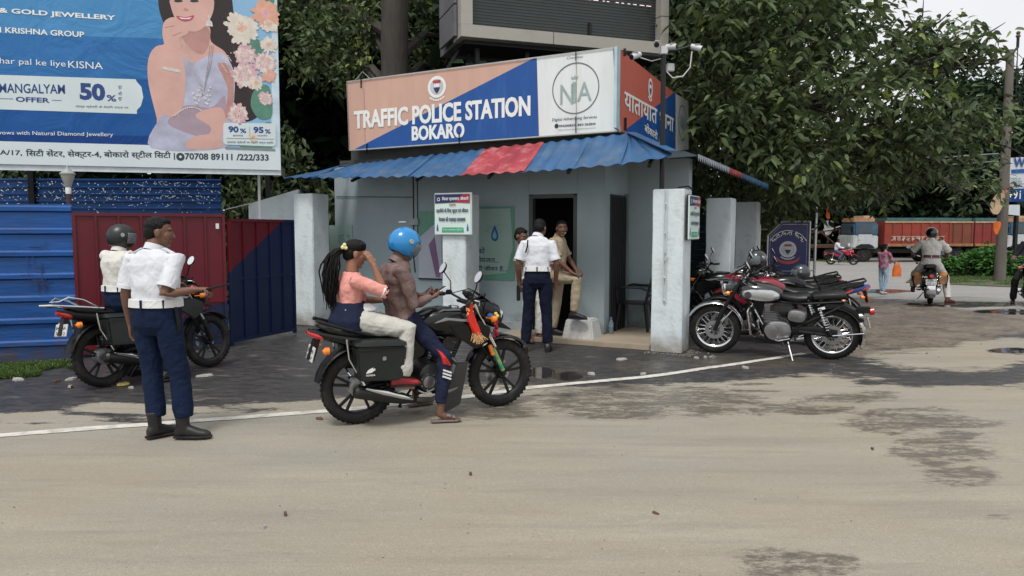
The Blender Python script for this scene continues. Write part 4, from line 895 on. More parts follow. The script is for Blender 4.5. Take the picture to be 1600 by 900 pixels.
mb = MB(); mb.rings([[(-.24, -.2, 0), (.24, -.2, 0), (.25, .2, 0), (-.25, .2, 0)], [(-.235, -.195, .06), (.235, -.195, .06), (.24, .2, .06), (-.24, .2, .06)], [(-.185, -.15, .34), (.19, -.155, .335), (.19, .16, .34), (-.19, .15, .34)]]); mb.build('block', mat('block_whitewash', (.5, .51, .5), .85, 0, .1, 4, bump=.4, dirt=(.25, .23, .2), dirt_amt=.6, dscale=4), root, bevel=.02)
bt = G(951, 530); root = empty('water_bottle', bt + VV * .1 + Vector((0, 0, .07)), 0, 'clear plastic water bottle on the porch step beside the grille door', 'bottle')
MB().lathe([(.03, 0), (.034, .01), (.034, .08), (.031, .1), (.034, .12), (.034, .16), (.014, .21), (.013, .225)], seg=14).build('bottle_body', mat('clear_plastic', (.45, .55, .6), .08, 0, .02, 3, trans=.7), root)
MB().lathe([(.016, .222), (.016, .245)], seg=10).build('cap', mat('cap_blue', (.1, .2, .4), .5), root); MB().lathe([(.0346, .1), (.0346, .14)], seg=14).build('wrapper', mat('wrap_blue', (.15, .3, .42), .5), root)

# ------------------------------------------------------------------ camera pole
pp0 = PB + UU * .29 - VV * .0 + Vector((.02, .08, 2.1)); top = P(1037, 74, pp0.y)
root = empty('camera_pole', pp0, 0, 'black steel pole carrying white security cameras above the nearest pillar', 'camera pole'); H_ = top.z - pp0.z; dx = top.x - pp0.x
MB().tube([(0, 0, 0), (dx, 0, H_)], .032, 12).build('pole', BLACKM, root)
MB().tube([(dx, 0, H_ - .08), (dx + .34, .02, H_ + .02)], .015, 8).build('arm', BLACKM, root); MB().tube([(dx, 0, H_ - .12), (dx - .32, -.05, H_ - .1)], .015, 8).build('arm', BLACKM, root)
CAMW = mat('camera_white', (.52, .53, .54), .35, 0, .04, 4)
def bullet(c, d, name='camera', k=1.0):
    c = Vector(c); d = Vector(d).normalized(); b = MB(); b.lathe([(.02 * k, -.06 * k), (.036 * k, -.05 * k), (.04 * k, 0), (.04 * k, .11 * k)], c, d, 14); o = b.build('security_camera', CAMW, root)
    MB().lathe([(.034 * k, .09 * k), (.036 * k, .115 * k), (.012 * k, .118 * k)], c, d, 14).build('lens', BLACKP, o)
    MB().box(c + Vector((0, 0, .042 * k)) + d * .04 * k, (.075 * k, .075 * k, .006)).build('hood', CAMW, o); return o
bullet((dx - .09, -.06, H_ + .02), (-.3, -1, -.25), k=.95); bullet((dx + .07, -.02, H_ - .0), (.8, -.6, -.1), k=.9)
bullet((dx + .4, .03, H_ + .01), (.9, -.5, -.35), k=.9); bullet((dx - .35, -.1, H_ - .12), (-1, -.7, -.45), k=.95)
MB().box((dx, 0, H_ - .04), (.09, .09, .1)).build('junction_box', CAMW, root, bevel=.008); MB().box((dx + .1, .06, H_ - .24), (.1, .06, .1)).build('junction_box', mat('box_grey', (.42, .44, .45), .5), root, bevel=.008)
mb = MB(); mb.tube([(dx + .36, 0, H_ - .05), (dx + .34, 0, H_ - .25), (dx + .25, 0, H_ - .36), (dx + .12, 0, H_ - .38), (dx + .04, 0, H_ - .3)], .008, 6); mb.build('cable', mat('cable_white', (.55, .55, .55), .5), root)
MB().tube([(dx - .3, -.05, H_ - .14), (dx - .15, 0, H_ - .17), (dx - .03, 0, H_ - .14)], .007, 6).build('cable', mat('cable_white'
, (.55, .55, .55)), root)

# ------------------------------------------------------------------ blue chamfered board with steel frame
b0 = P(1198, 425, 15.3); b1 = P(1264, 425, 15.1); dd = Vector((b1.x - b0.x, b1.y - b0.y, 0)).normalized(); b0.z = .75
root = empty('blue_board', b0, math.atan2(dd.y, dd.x), 'navy board with one cut corner, Hindi words and an emblem in a steel frame', 'signboard'); pN = Panel(root, b0, dd, b0.z)
wN = pN.at(1264, 400)[0]; hN = pN.at(1230, 346)[1]; ch = pN.at(1222, 346)[0]; czz = pN.at(1198, 368)[1]
BN = mat('board_navy', (.008, .012, .11), .35, 0, .1, 2); STL = mat('stainless', (.5, .51, .5), .3, .9, .1, 6)
MB().prism([(0, -.1), (wN, -.1), (wN, hN), (ch, hN), (0, czz)], 0, .02).build('panel', BN, root)
q = [(0, -.1), (wN, -.1), (wN, hN), (ch, hN), (0, czz), (0, -.1)]; mb = MB()
for a, b in zip(q, q[1:]): mb.tube([(a[0], .01, a[1]), (b[0], .01, b[1])], .022, 8)
mb.build('frame', STL, root)
q2 = [(.05, 0), (wN - .05, 0), (wN - .05, hN - .06), (ch + .01, hN - .06), (.05, czz - .02)]
pN.line(q2 + q2[:1], .006, LETW, .008, px=False)
cx, cz = pN.at(1231, 388)
pN.text('यातायात थाना', (0, 0), (1, 1), LETW, .015, .012, px=False, arc=(cx, cz - .03, .3, .4, R(152), R(28)))
emblem(pN, (cx, cz - .02), .165, mat('emblem_silver', (.55, .58, .62), .5), .01, px=False)
pN.poly([(cx - .24, cz - .16), (cx - .14, cz - .24), (cx, cz - .265), (cx + .14, cz - .24), (cx + .24, cz - .16), (cx + .2, cz - .26), (cx + .1, cz - .31), (cx, cz - .325), (cx - .1, cz - .31), (cx - .2, cz - .26)], mat('ribbon_red', (.4, .06, .06), .5), .016, px=False, name='emblem_ribbon')
for X, top_y, lab in ((1276, 317, 0), (1187, 352, 0)):
    s_, zt = pN.at(X, top_y); MB().tube([(s_, .01, -.75), (s_, .01, zt)], .027, 10).ell((s_, .01, zt + .02), .035).build('post', STL, root)
    e = wN if s_ > 0 else 0
    for zz in (hN - .16, .02): MB().tube([(s_, .01, zz), (e, .01, zz)], .018, 8).build('rail', STL, root)

# ------------------------------------------------------------------ dark slatted fence behind the pillars
f0 = P(1040, 400, 13.4); f1 = P(1106, 400, 13.0); d3 = Vector((f1.x - f0.x, f1.y - f0.y, 0)).normalized(); root = empty('slatted_shutter', Vector((f0.x, f0.y, 0)), math.atan2(d3.y, d3.x), 'dark blue grey slatted shutter glimpsed between the first two side pillars', 'shutter')
for i in range(18): MB().box(((f1 - f0).length / 2, -.01 * (i % 2), .1 + i * .1), ((f1 - f0).length, .015, .092), rot=(.18, 0, 0)).build('slat', mat('slat_blue', (.03, .05, .065), .5, .2, .2, 4), root)

# ------------------------------------------------------------------ litter
LIT = [mat('litter_white', (.34, .34, .32), .6), mat('litter_brown', (.12, .06, .04), .8), mat('litter_yellow', (.5, .42, .12), .7), mat('litter_grey', (.35, .34, .32), .7)]
rr = random.Random(21)
def scrap(x, y, sz, m, label, cat='litter', thick=.005, name='litter_scrap'):
    g = G(x, y); g.z += .012; sz *= .72; n = 9; mb = MB(); an0 = rr.uniform(0, 6); el = rr.uniform(.35, .8)
    o = [(math.cos(6.283 * i / n + an0) * sz * rr.uniform(.6, 1.1), math.sin(6.283 * i / n + an0) * sz * el * rr.uniform(.6, 1.1)) for i in range(n)]
    top_ = [(a * .9, b * .9, thick * rr.uniform(.6, 2.2)) for a, b in o]; bot = [(a, b, -.012) for a, b in o]
    c_ = (0, 0, thick * 1.6); vs = bot + top_ + [c_]; fs = [(i, (i + 1) % n, n + (i + 1) % n, n + i) for i in range(n)] + [(n + i, n + (i + 1) % n, 2 * n) for i in range(n)]
    ob = mb.add(vs, fs, m).build(name, m, None, smooth=False, loc=g, rz=rr.uniform(0, 3)); tag(ob, label, cat, 'scraps of litter on the ground'); return ob
for x, y, s_, k, lab in ((500, 656, .07, 1, 'dark brown lump of litter behind the rear wheel of the ridden motorcycle'), (193, 601, .1, 2, 'yellow crushed wrapper beneath the parked bike on the left'), (205, 607, .05, 0, 'small white scrap beside the yellow wrapper'), (320, 588, .13, 0, 'white paper scrap right of the standing officer\'s legs'),
    (28, 594, .12, 3, 'grey plastic scrap on the grass edge at far left'), (88, 597, .08, 1, 'dark scrap left of the rear wheel of the left bike'), (112, 593, .1, 3, 'pale scrap close to the left bike\'s rear wheel'), (110, 605, .07, 3, 'thin pale scrap in front of the left bike\'s rear wheel'), (343, 568, .07, 1, 'reddish dry leaf near the gate foot'),
    (970, 562, .12, 0, 'crumpled white paper on the asphalt left of the near pillar'), (925, 585, .09, 0, 'white scrap on the wet asphalt by the front of the porch'), (1102, 559, .09, 0, 'crushed white cup near the classic bike\'s front wheel'), (1088, 560, .05, 0, 'small white scrap at the foot of the near pillar'), (775, 610, .11, 0, 'pink and white wrapper seen through the front wheel'),
    (1165, 575, .1, 3, 'pale scrap beyond the end of the painted line'), (1005, 585, .06, 3, 'grey scrap beside the road line'), (1363, 703, .025, 1, 'small dark chip alone on the tan road'), (446, 670 + 135, .03, 1, 'tiny dark twig at bottom left of the road'), (1024, 805, .04, 1, 'short dark twig on the tan road below centre'), (413, 826, .03, 3, 'small bent twig low on the road'), (735, 742, .02, 1, 'black pebble on the road under the ridden motorcycle'), (245, 600, .06, 3, 'pale scrap under the officer\'s bike')): scrap(x, y, s_, LIT[k], lab)
# rubble round the near pillar
mb = MB()
for i in range(260):
    t = rr.random(); p = PB + UU * (.45 - t * .6) - VV * (.05 + abs(rr.gauss(0, .07))) if i % 2 else PB - UU * (.03 + abs(rr.gauss(0, .09))) + VV * rr.uniform(-.1, .5)
    s_ = rr.uniform(.004, .018); mb.ell((p.x, p.y, s_ * .5), (s_, s_ * rr.uniform(.6, 1.2), s_ * .6), seg=5, rings=3)
tag(mb.build('rubble', mat('rubble', (.13, .12, .1), .9, 0, .5, 30)), 'crumbs of plaster and earth round the foot of the near pillar', 'rubble', kind='stuff')
mb = MB()
for i in range(200):
    x = rr.uniform(0, 1600); y = rr.choice([rr.uniform(560, 640), rr.uniform(600, 900)]); 
    if x > 1340: y = rr.uniform(470, 560)
    p = G(x, y); s_ = rr.uniform(.002, .006) * (1 + (p.y > 9) * 2.2); mb.ell((p.x, p.y, p.z + s_ * .3 + .004), (s_, s_ * rr.uniform(.6, 1.2), s_ * .5), seg=5, rings=3)
tag(mb.build('pebbles', mat('pebble', (.16, .14, .12), .9, 0, .6, 30)), 'scattered small pebbles on road and shoulder', 'pebbles', kind='stuff')
# ------------------------------------------------------------------ vegetation
def leafmat(name, dark, light, lit, rough=.5, tr=.25):
    m = bpy.data.materials.new(name); m.use_nodes = True; t = m.node_tree; b = t.nodes['Principled BSDF']; N = t.nodes.new
    a = N('ShaderNodeAttribute'); a.attribute_name = 'tone'; r = N('ShaderNodeValToRGB')
    r.color_ramp.elements[0].color = (*dark, 1); r.color_ramp.elements[1].color = (*lit, 1); r.color_ramp.elements[1].position = 1
    e = r.color_ramp.elements.new(.55); e.color = (*light, 1); e2 = r.color_ramp.elements.new(.9); e2.color = (*light, 1)
    t.links.new(a.outputs['Fac'], r.inputs[0]); t.links.new(r.outputs[0], b.inputs['Base Color']); b.inputs['Roughness'].default_value = rough
    b.inputs['Specular IOR Level'].default_value = .35
    tr_ = N('ShaderNodeBsdfTranslucent'); mx_ = N('ShaderNodeMixShader'); mx_.inputs[0].default_value = tr
    t.links.new(r.outputs[0], tr_.inputs[0]); t.links.new(b.outputs[0], mx_.inputs[1]); t.links.new(tr_.outputs[0], mx_.inputs[2])
    t.links.new(mx_.outputs[0], t.nodes['Material Output'].inputs[0]); return m
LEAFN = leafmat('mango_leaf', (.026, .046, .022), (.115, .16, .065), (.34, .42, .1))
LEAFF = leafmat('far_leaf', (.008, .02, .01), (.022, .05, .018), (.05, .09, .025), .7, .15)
LEAFB = leafmat('bush_leaf', (.03, .09, .02), (.07, .2, .04), (.2, .34, .08))
GRASS = leafmat('grass_blade', (.04, .09, .02), (.1, .17, .04), (.24, .24, .1))
BARK = mat('bark', (.05, .042, .036), .9, 0, .35, 5, bump=.8, bscale=14, stretch=(1, 1, .35))
def leaves(name, C_, D_, L_, W_, m, parent, rng, tone=None, droop=.25, simple=True, loc0=None):
    """one mesh of many leaves: centres, pointing directions, lengths, widths"""
    n = len(C_); D_ = D_ / np.linalg.norm(D_, axis=1, keepdims=True); r = rng.normal(size=(n, 3)); r[:, 2] += 1.1
    S_ = np.cross(D_, r); S_ /= np.linalg.norm(S_, axis=1, keepdims=True) + 1e-9; Nn = np.cross(S_, D_); L_ = L_[:, None]; W_ = W_[:, None]
    dz = np.array([0, 0, -1.0])
    if simple:
        v = np.stack([C_, C_ + D_ * L_ * .45 + S_ * W_ + Nn * W_ * .35, C_ + D_ * L_ + dz * L_ * droop, C_ + D_ * L_ * .45 - S_ * W_ + Nn * W_ * .35, C_ + D_ * L_ * .5 - Nn * W_ * .1], 1)
        f = np.array([[0, 1, 4], [1, 2, 4], [2, 3, 4], [3, 0, 4]]); k = 5
    else:
        v = np.stack([C_, C_ + D_ * L_ * .28 + S_ * W_ * .85 + Nn * W_ * .3, C_ + D_ * L_ * .62 + S_ * W_ * .9 + Nn * W_ * .3 + dz * L_ * droop * .35, C_ + D_ * L_ + dz * L_ * droop,
                      C_ + D_ * L_ * .62 - S_ * W_ * .9 + Nn * W_ * .3 + dz * L_ * droop * .35, C_ + D_ * L_ * .28 - S_ * W_ * .85 + Nn * W_ * .3, C_ + D_ * L_ * .3, C_ + D_ * L_ * .65 + dz * L_ * droop * .35], 1)
        f = np.array([[0, 1, 6], [1, 2, 7], [1, 7, 6], [2, 3, 7], [7, 3, 4], [6, 7, 4], [6, 4, 5], [0, 6, 5]]); k = 8
    v = v.reshape(-1, 3)
    if loc0 is not None: v = v - np.array(loc0)
    F = (f[None] + (np.arange(n) * k)[:, None, None]).reshape(-1, 3)
    me = bpy.data.meshes.new(name); me.vertices.add(len(v)); me.vertices.foreach_set('co', v.astype(np.float32).ravel())
    me.loops.add(F.size); me.loops.foreach_set('vertex_index', F.ravel().astype(np.int32)); me.polygons.add(len(F)); me.polygons.foreach_set('loop_start', (np.arange(len(F)) * 3).astype(np.int32))
    me.update(calc_edges=True); me.shade_smooth()
    if tone is None: tone = rng.random(n) ** 1.3
    at = me.attributes.new('tone', 'FLOAT', 'POINT'); at.data.foreach_set('value', np.repeat(np.clip(tone, 0, 1), k).astype(np.float32)); me.materials.append(m)
    return link(me, name, parent)
def twigs(blobs, rng, per, k, spread, hollow=.55):
    """blobs: (centre, (rx, ry, rz), weight) -> twig tips and leaf bases"""
    C_, D_, T_ = [], [], []
    for c, r, wgt in blobs:
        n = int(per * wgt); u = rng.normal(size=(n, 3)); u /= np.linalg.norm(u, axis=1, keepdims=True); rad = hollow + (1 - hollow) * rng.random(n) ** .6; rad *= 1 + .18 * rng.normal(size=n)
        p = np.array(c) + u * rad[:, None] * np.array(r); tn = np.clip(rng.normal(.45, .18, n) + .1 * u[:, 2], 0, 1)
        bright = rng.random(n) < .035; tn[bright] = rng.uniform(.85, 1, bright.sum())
        for j in range(k):
            an = rng.uniform(0, 6.283, n); o = rng.normal(size=(n, 3)) * spread * .5
            d = np.stack([np.cos(an), np.sin(an), rng.uniform(-.8, .35, n)], 1) + u * .35
            C_.append(p + o); D_.append(d); T_.append(np.clip(tn + rng.normal(0, .1, n), 0, 1))
    return np.concatenate(C_), np.concatenate(D_), np.concatenate(T_)
def limb(mb, a, b, r0, r1, rr, wob=.12, n=6, seg=8, m=None):
    a, b = Vector(a), Vector(b); L = (b - a).length; pts = []; 
    for i in range(n + 1):
        t = i / n; p = a.lerp(b, t)
        if 0 < i < n: p += Vector((rr.uniform(-1, 1), rr.uniform(-1, 1), rr.uniform(-.5, .5) + .5)) * L * wob * .5
        pts.append(p)
    return mb.tube(pts, [r0 + (r1 - r0) * i / n for i in range(n + 1)], seg, m)
rng = np.random.default_rng(11); rr = random.Random(31)
# the big leafy tree over the side road
T0 = Vector((5.7, 18.8, gz(18.8)))
root = empty('broadleaf_tree', T0, 0, 'big dark broadleaf tree overhanging the parked motorcycles, its leaves large and near', 'tree')
def pb(x, y, Y): v = P(x, y, Y); return (v.x, v.y, v.z)
bl = []
for x, y, Y, rx, ry, rz, w_ in [(1110, 60, 14.5, 1.2, 1.5, 1.1, 1.3), (1180, 170, 14, 1.1, 1.4, 1.0, 1.2), (1100, 190, 16.5, 1.2, 1.2, 1.2, 1.2), (1230, 40, 14, 1.3, 1.5, 1.0, 1.2), (1290, 150, 14, 1.2, 1.4, 1.0, 1.1), (1230, 250, 14, 1.1, 1.3, .8, 1.1),
    (1330, 40, 14.5, 1.0, 1.3, .8, .7), (1390, 150, 15, 1.1, 1.3, .7, .75), (1340, 240, 15.5, 1.2, 1.3, .9, 1.0), (1420, 220, 15.5, 1.0, 1.2, .7, .8), (1150, 270, 17.5, 1.2, 1.2, .7, .8), (1265, 300, 15.5, 1.2, 1.2, .6, .8), (1350, 300, 17, 1.2, 1.2, .4, .5),
    (1460, 90, 15, .8, 1.0, .5, .35), (1500, 60, 15, .6, .8, .35, .2), (1450, 260, 16, .9, 1.0, .5, .45), (1500, 170, 15.5, .8, 1.0, .5, .35), (1060, 130, 17.5, 1.4, 1.4, 1.3, 1.1), (1180, -60, 14, 2.2, 2.2, 1.0, 1.8), (1320, -50, 14.5, 1.2, 1.5, .7, .7), (1090, -60, 16, 2, 2, 1, 1.2), (1545, 80, 15, .4, .5, .3, .12), (1540, 190, 16, .7, .8, .7, .3), (1530, 290, 18, .8, .8, .6, .3), (1440, 40, 15, .5, .7, .3, .14), (1330, 90, 18, 1.6, 1.4, 1.4, 1.0), (1200, 130, 18, 1.8, 1.4, 1.8, 1.3)]:
    bl.append((pb(x, y, Y), (rx, ry, rz), w_))
C_, D_, T_ = twigs(bl, rng, 185, 4, .17, .25)
n = len(C_); leaves('crown', C_, D_, rng.uniform(.13, .26, n), rng.uniform(.03, .055, n), LEAFN, root, rng, T_, .3, False, tuple(T0))
mb = MB(); fork = Vector((-.3, -.8, 3.2)); limb(mb, (0, 0, -.1), fork, .34, .24, rr, .05); tr = mb.build('trunk', BARK, root)
for c, r, w_ in bl:
    e = Vector(c) - T0; mid = fork.lerp(e, .5) + Vector((rr.uniform(-.3, .3), rr.uniform(-.3, .3), .4)); mb = MB(); mb.tube([fork, fork.lerp(mid, .5) + Vector((0, 0, .25)), mid, mid.lerp(e, .5), e], [.14, .1, .07, .045, .02], 7)
    for k in range(5):
        f = Vector((rr.gauss(0, 1) * r[0], rr.gauss(0, 1) * r[1], rr.gauss(0, 1) * r[2])) * .55; mb.tube([mid.lerp(e, .6), e + f * .6 + Vector((0, 0, -.1)), e + f], [.03, .018, .006], 5)
    mb.build('branch', BARK, root)
# tree with the thick trunk behind the sign
T1 = P(620, 300, 14.9); T1.z = 0
root = empty('trunk_tree', T1, 0, 'tall tree with a thick bare grey trunk rising behind the left half of the signboard', 'tree')
mb = MB(); mb.tube([(0, 0, 0), (.03, 0, 2.5), (-.02, .05, 5), (.05, 0, 8), (.1, .1, 11)], [.38, .3, .265, .25, .18], 14); mb.build('trunk', BARK, root)
bl = [(pb(x, y, Y), r, w_) for x, y, Y, r, w_ in [(560, 40, 16, (1.3, 1.2, .9), .8), (500, 90, 16, (.8, .8, .7), .5), (700, 60, 18, (1.2, 1.2, 1.2), .8), (470, 10, 17, (1.3, 1.2, .9), .9), (650, -50, 17, (2.5, 2, 1), 1.2), (545, 110, 15.5, (.35, .4, .5), .2), (800, -80, 18, (2.5, 2, 1), 1), (690, 110, 19, (1, 1, .6), .5), (400, -60, 18, (3, 2, 1.2), 1.5)]]
C_, D_, T_ = twigs(bl, rng, 330, 4, .16, .2); n = len(C_); leaves('crown', C_, D_, rng.uniform(.11, .2, n), rng.uniform(.025, .045, n), LEAFN, root, rng, T_, .3, False, tuple(T1))
for c, r, w_ in bl:
    e = Vector(c) - T1; s_ = Vector((0, 0, max(4.2, e.z - 1.2))); mb = MB(); mb.tube([s_, s_.lerp(e, .5) + Vector((0, 0, .3)), e, e + Vector((.3, 0, .4))], [.12, .08, .04, .01], 7); mb.build('branch', BARK, root)
# hanging vine
v0 = P(565, 5, 15.2); root = empty('climbing_vine', v0, 0, 'pale green leafy vine hanging down in front of the dark trees above the sign corner', 'vine')
n = 190; tt = rng.random(n); Cv = np.stack([rng.normal(0, .09, n) + .04 * np.sin(tt * 9), rng.normal(0, .08, n), -tt * 1.5], 1); Dv = rng.normal(size=(n, 3)); Dv[:, 2] -= .6
leaves('foliage', Cv, Dv, rng.uniform(.07, .12, n), rng.uniform(.022, .035, n), LEAFN, root, rng, rng.uniform(.75, 1, n), .3, False)
MB().tube([(0, 0, .6), (.03, 0, 0), (-.02, 0, -.8), (.03, 0, -1.55)], .012, 5).build('stem', BARK, root)
# dark trees behind the building, from a few shared crowns
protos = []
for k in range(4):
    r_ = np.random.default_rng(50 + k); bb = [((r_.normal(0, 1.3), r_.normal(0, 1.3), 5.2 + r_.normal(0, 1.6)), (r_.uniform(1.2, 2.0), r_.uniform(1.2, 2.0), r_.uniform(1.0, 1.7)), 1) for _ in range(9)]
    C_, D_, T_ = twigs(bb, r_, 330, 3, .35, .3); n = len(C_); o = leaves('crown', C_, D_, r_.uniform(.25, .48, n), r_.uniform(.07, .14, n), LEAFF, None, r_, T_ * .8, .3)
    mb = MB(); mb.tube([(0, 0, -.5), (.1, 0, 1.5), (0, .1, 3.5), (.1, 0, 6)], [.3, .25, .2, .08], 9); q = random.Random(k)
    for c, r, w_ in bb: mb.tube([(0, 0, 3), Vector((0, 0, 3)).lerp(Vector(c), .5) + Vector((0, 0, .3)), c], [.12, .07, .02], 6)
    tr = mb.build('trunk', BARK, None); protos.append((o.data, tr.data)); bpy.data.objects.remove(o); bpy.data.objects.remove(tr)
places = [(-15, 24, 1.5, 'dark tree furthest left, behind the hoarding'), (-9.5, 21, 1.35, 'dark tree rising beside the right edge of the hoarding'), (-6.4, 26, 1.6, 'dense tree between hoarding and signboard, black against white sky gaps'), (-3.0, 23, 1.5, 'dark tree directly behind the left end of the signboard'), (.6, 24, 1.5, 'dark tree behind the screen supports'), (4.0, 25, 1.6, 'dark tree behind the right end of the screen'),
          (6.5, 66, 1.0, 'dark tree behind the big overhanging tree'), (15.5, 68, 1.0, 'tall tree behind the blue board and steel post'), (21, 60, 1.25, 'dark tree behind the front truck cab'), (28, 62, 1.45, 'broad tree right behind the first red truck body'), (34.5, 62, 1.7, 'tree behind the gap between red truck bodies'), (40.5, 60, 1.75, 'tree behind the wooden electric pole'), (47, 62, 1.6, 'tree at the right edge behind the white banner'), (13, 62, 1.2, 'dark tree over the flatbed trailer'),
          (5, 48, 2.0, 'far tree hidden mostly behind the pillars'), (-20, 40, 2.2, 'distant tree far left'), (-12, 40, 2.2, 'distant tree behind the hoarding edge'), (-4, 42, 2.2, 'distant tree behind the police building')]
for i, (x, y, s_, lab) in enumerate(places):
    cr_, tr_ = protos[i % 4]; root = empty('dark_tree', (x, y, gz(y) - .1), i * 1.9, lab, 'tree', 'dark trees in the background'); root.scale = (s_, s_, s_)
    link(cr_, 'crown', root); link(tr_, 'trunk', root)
# undergrowth: far wood as one mass, and the green screen behind the station
def thicket(name, label, x0, x1, y0, y1, z1, n, L0, L1, m, tone=.6, seed=1, gzf=True):
    r_ = np.random.default_rng(seed); X = r_.uniform(x0, x1, n); Y = r_.uniform(y0, y1, n); Z = r_.random(n) ** .9 * z1 * (.75 + .25 * np.sin(X * .9) + .15 * np.sin(X * 2.3 + 1)) + np.interp(Y, [0, 15.8, 22, 55], [0, 0, -.31, -.75])
    D = r_.normal(size=(n, 3)); D[:, 2] -= .3; tn = r_.random(n) * tone + .15 * np.sin(X * 3.1) * np.sin(Z * 3)
    return tag(leaves(name, np.stack([X, Y, Z], 1), D, r_.uniform(L0, L1, n), r_.uniform(L0, L1, n) * .28, m, None, r_, np.clip(tn, 0, 1), .3), label, 'foliage', kind='stuff')
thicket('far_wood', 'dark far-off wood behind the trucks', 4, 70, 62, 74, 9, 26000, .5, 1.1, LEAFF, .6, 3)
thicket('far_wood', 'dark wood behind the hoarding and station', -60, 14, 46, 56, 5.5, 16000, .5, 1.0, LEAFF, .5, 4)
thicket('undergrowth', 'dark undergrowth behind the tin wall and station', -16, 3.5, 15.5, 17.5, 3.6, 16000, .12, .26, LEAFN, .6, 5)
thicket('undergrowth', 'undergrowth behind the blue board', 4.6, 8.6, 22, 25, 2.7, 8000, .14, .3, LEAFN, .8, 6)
# bush, verge grass
r_ = np.random.default_rng(77); g0 = G(1535, 432)
root = empty('roadside_bush', g0, 0, 'bright green leafy bush on the verge round the foot of the electric pole', 'bush')
bb = [((r_.normal(0, .9), r_.normal(0, .4), .55 + r_.normal(0, .12)), (r_.uniform(.45, .7), .5, r_.uniform(.35, .5)), 1) for _ in range(9)]
C_, D_, T_ = twigs(bb, r_, 170, 4, .12, .3); D_[:, 2] += .6; n = len(C_); leaves('foliage', C_, D_, r_.uniform(.14, .28, n), r_.uniform(.04, .07, n), LEAFB, root, r_, T_, .3, False)
mb = MB()
for i in range(22): a = rr.uniform(0, 6.28); mb.tube([(rr.uniform(-.9, .9), 0, 0), (math.cos(a) * .6, .2 * math.sin(a), .4), (math.cos(a) * 1.1, .3 * math.sin(a), .8)], [.012, .01, .004], 5)
tag(mb.build('stems', BARK, root), kind='stuff')
def grass(name, label, quads, n, h, seed):
    r_ = np.random.default_rng(seed); P_ = []
    for (a, b, c, d), k in quads:
        u, v = r_.random(int(n * k)), r_.random(int(n * k)); a, b, c, d = (np.array(q) for q in (a, b, c, d))
        P_.append((1 - v)[:, None] * ((1 - u)[:, None] * a + u[:, None] * b) + v[:, None] * ((1 - u)[:, None] * d + u[:, None] * c))
    P_ = np.concatenate(P_); P_ = P_[vnoise(P_[:, 0], P_[:, 1], 1.6, seed) > .36]; D = r_.normal(size=P_.shape) * .45; D[:, 2] = 1; n_ = len(P_)
    return tag(leaves(name, P_, D, r_.uniform(.5, 1, n_) * h, r_.uniform(.06, .1, n_) * h, GRASS, None, r_, r_.random(n_), .1), label, 'grass', kind='stuff')
q = lambda *p: tuple(tuple(G(*a)) for a in p)
grass('grass_strip', 'rough grass strip along the foot of the blue tin fence', [(q((-300, 612), (122, 585), (124, 566), (-300, 590)), 1)], 26000, .085, 1)
grass('verge_grass', 'grass verge under the roadside bush', [(q((1420, 441), (1700, 452), (1700, 424), (1440, 424)), 1)], 15000, .14, 2)
grass('verge_grass', 'small patch of grass behind the steel post', [(q((1278, 409), (1330, 411), (1325, 404), (1278, 400)), 1)], 5000, .16, 3)
mb = MB(); a = [G(*p) for p in ((1415, 442), (1720, 455), (1720, 424), (1440, 424))]; mb.add([v + Vector((0, 0, .03)) for v in a] + [v - Vector((0, 0, .1)) for v in a], [(0, 1, 2, 3), (0, 4, 5, 1), (1, 5, 6, 2), (2, 6, 7, 3), (3, 7, 4, 0)])
tag(mb.build('verge', mat('verge_earth', (.09, .08, .05), .95, 0, .3, 2, hue=(.06, .09, .03))), 'earth verge under the bush', kind='structure')
# electric pole, wires, rag and flags
e0 = G(1562, 440); root = empty('electric_pole', e0, 0, 'leaning weathered wooden electric pole with orange cloths tied to it', 'utility pole'); et = P(1579, 78, e0.y) - e0
POLEM = mat('weathered_pole', (.13, .115, .1), .9, 0, .25, 3, bump=.5, stretch=(1, 1, .2))
MB().tube([(0, 0, -.1), et * .5, et], [.2, .165, .13], 12).build('pole', POLEM, root)
ca = P(1556, 96, e0.y) - e0; cb = P(1590, 74, e0.y) - e0; MB().tube([ca, et + Vector((0, -.1, -.15)), cb, cb + Vector((0, 0, .4))], .05, 6).build('cross_arm', BLACKM, root)
for p in (cb + Vector((0, 0, .35)), ca): MB().lathe([(.05, 0), (.09, .06), (.05, .12), (.08, .18), (.04, .24)], p, seg=10).build('insulator', mat('insulator', (.12, .06, .05), .3), root)
for i, (y0_, dz) in enumerate(((78, .3), (88, -.1), (98, -.5))):
    a = e0 + cb + Vector((0, 0, dz)); mb = MB(); mb.tube([a, a + Vector((4, 6, -.3)), a + Vector((14, 20, .3))], .016, 4); w_ = mb.build('overhead_wire', BLACKM); tag(w_, ['topmost', 'middle', 'lowest'][i] + ' overhead wire leaving the wooden pole at top right', 'wire', 'wires from the electric pole')
for i, y_ in enumerate((240, 252)):
    a = P(1560, y_, e0.y); b = P(1395, y_ + 4, 40); mb = MB(); mb.tube([a, (a + b) / 2 - Vector((0, 0, .12)), b], .022, 4); tag(mb.build('overhead_wire', mat('wire_grey', (.25, .26, .26), .5)), ['upper', 'lower'][i] + ' cable crossing the dark trees left of the wooden pole', 'wire', 'cables above the trucks')
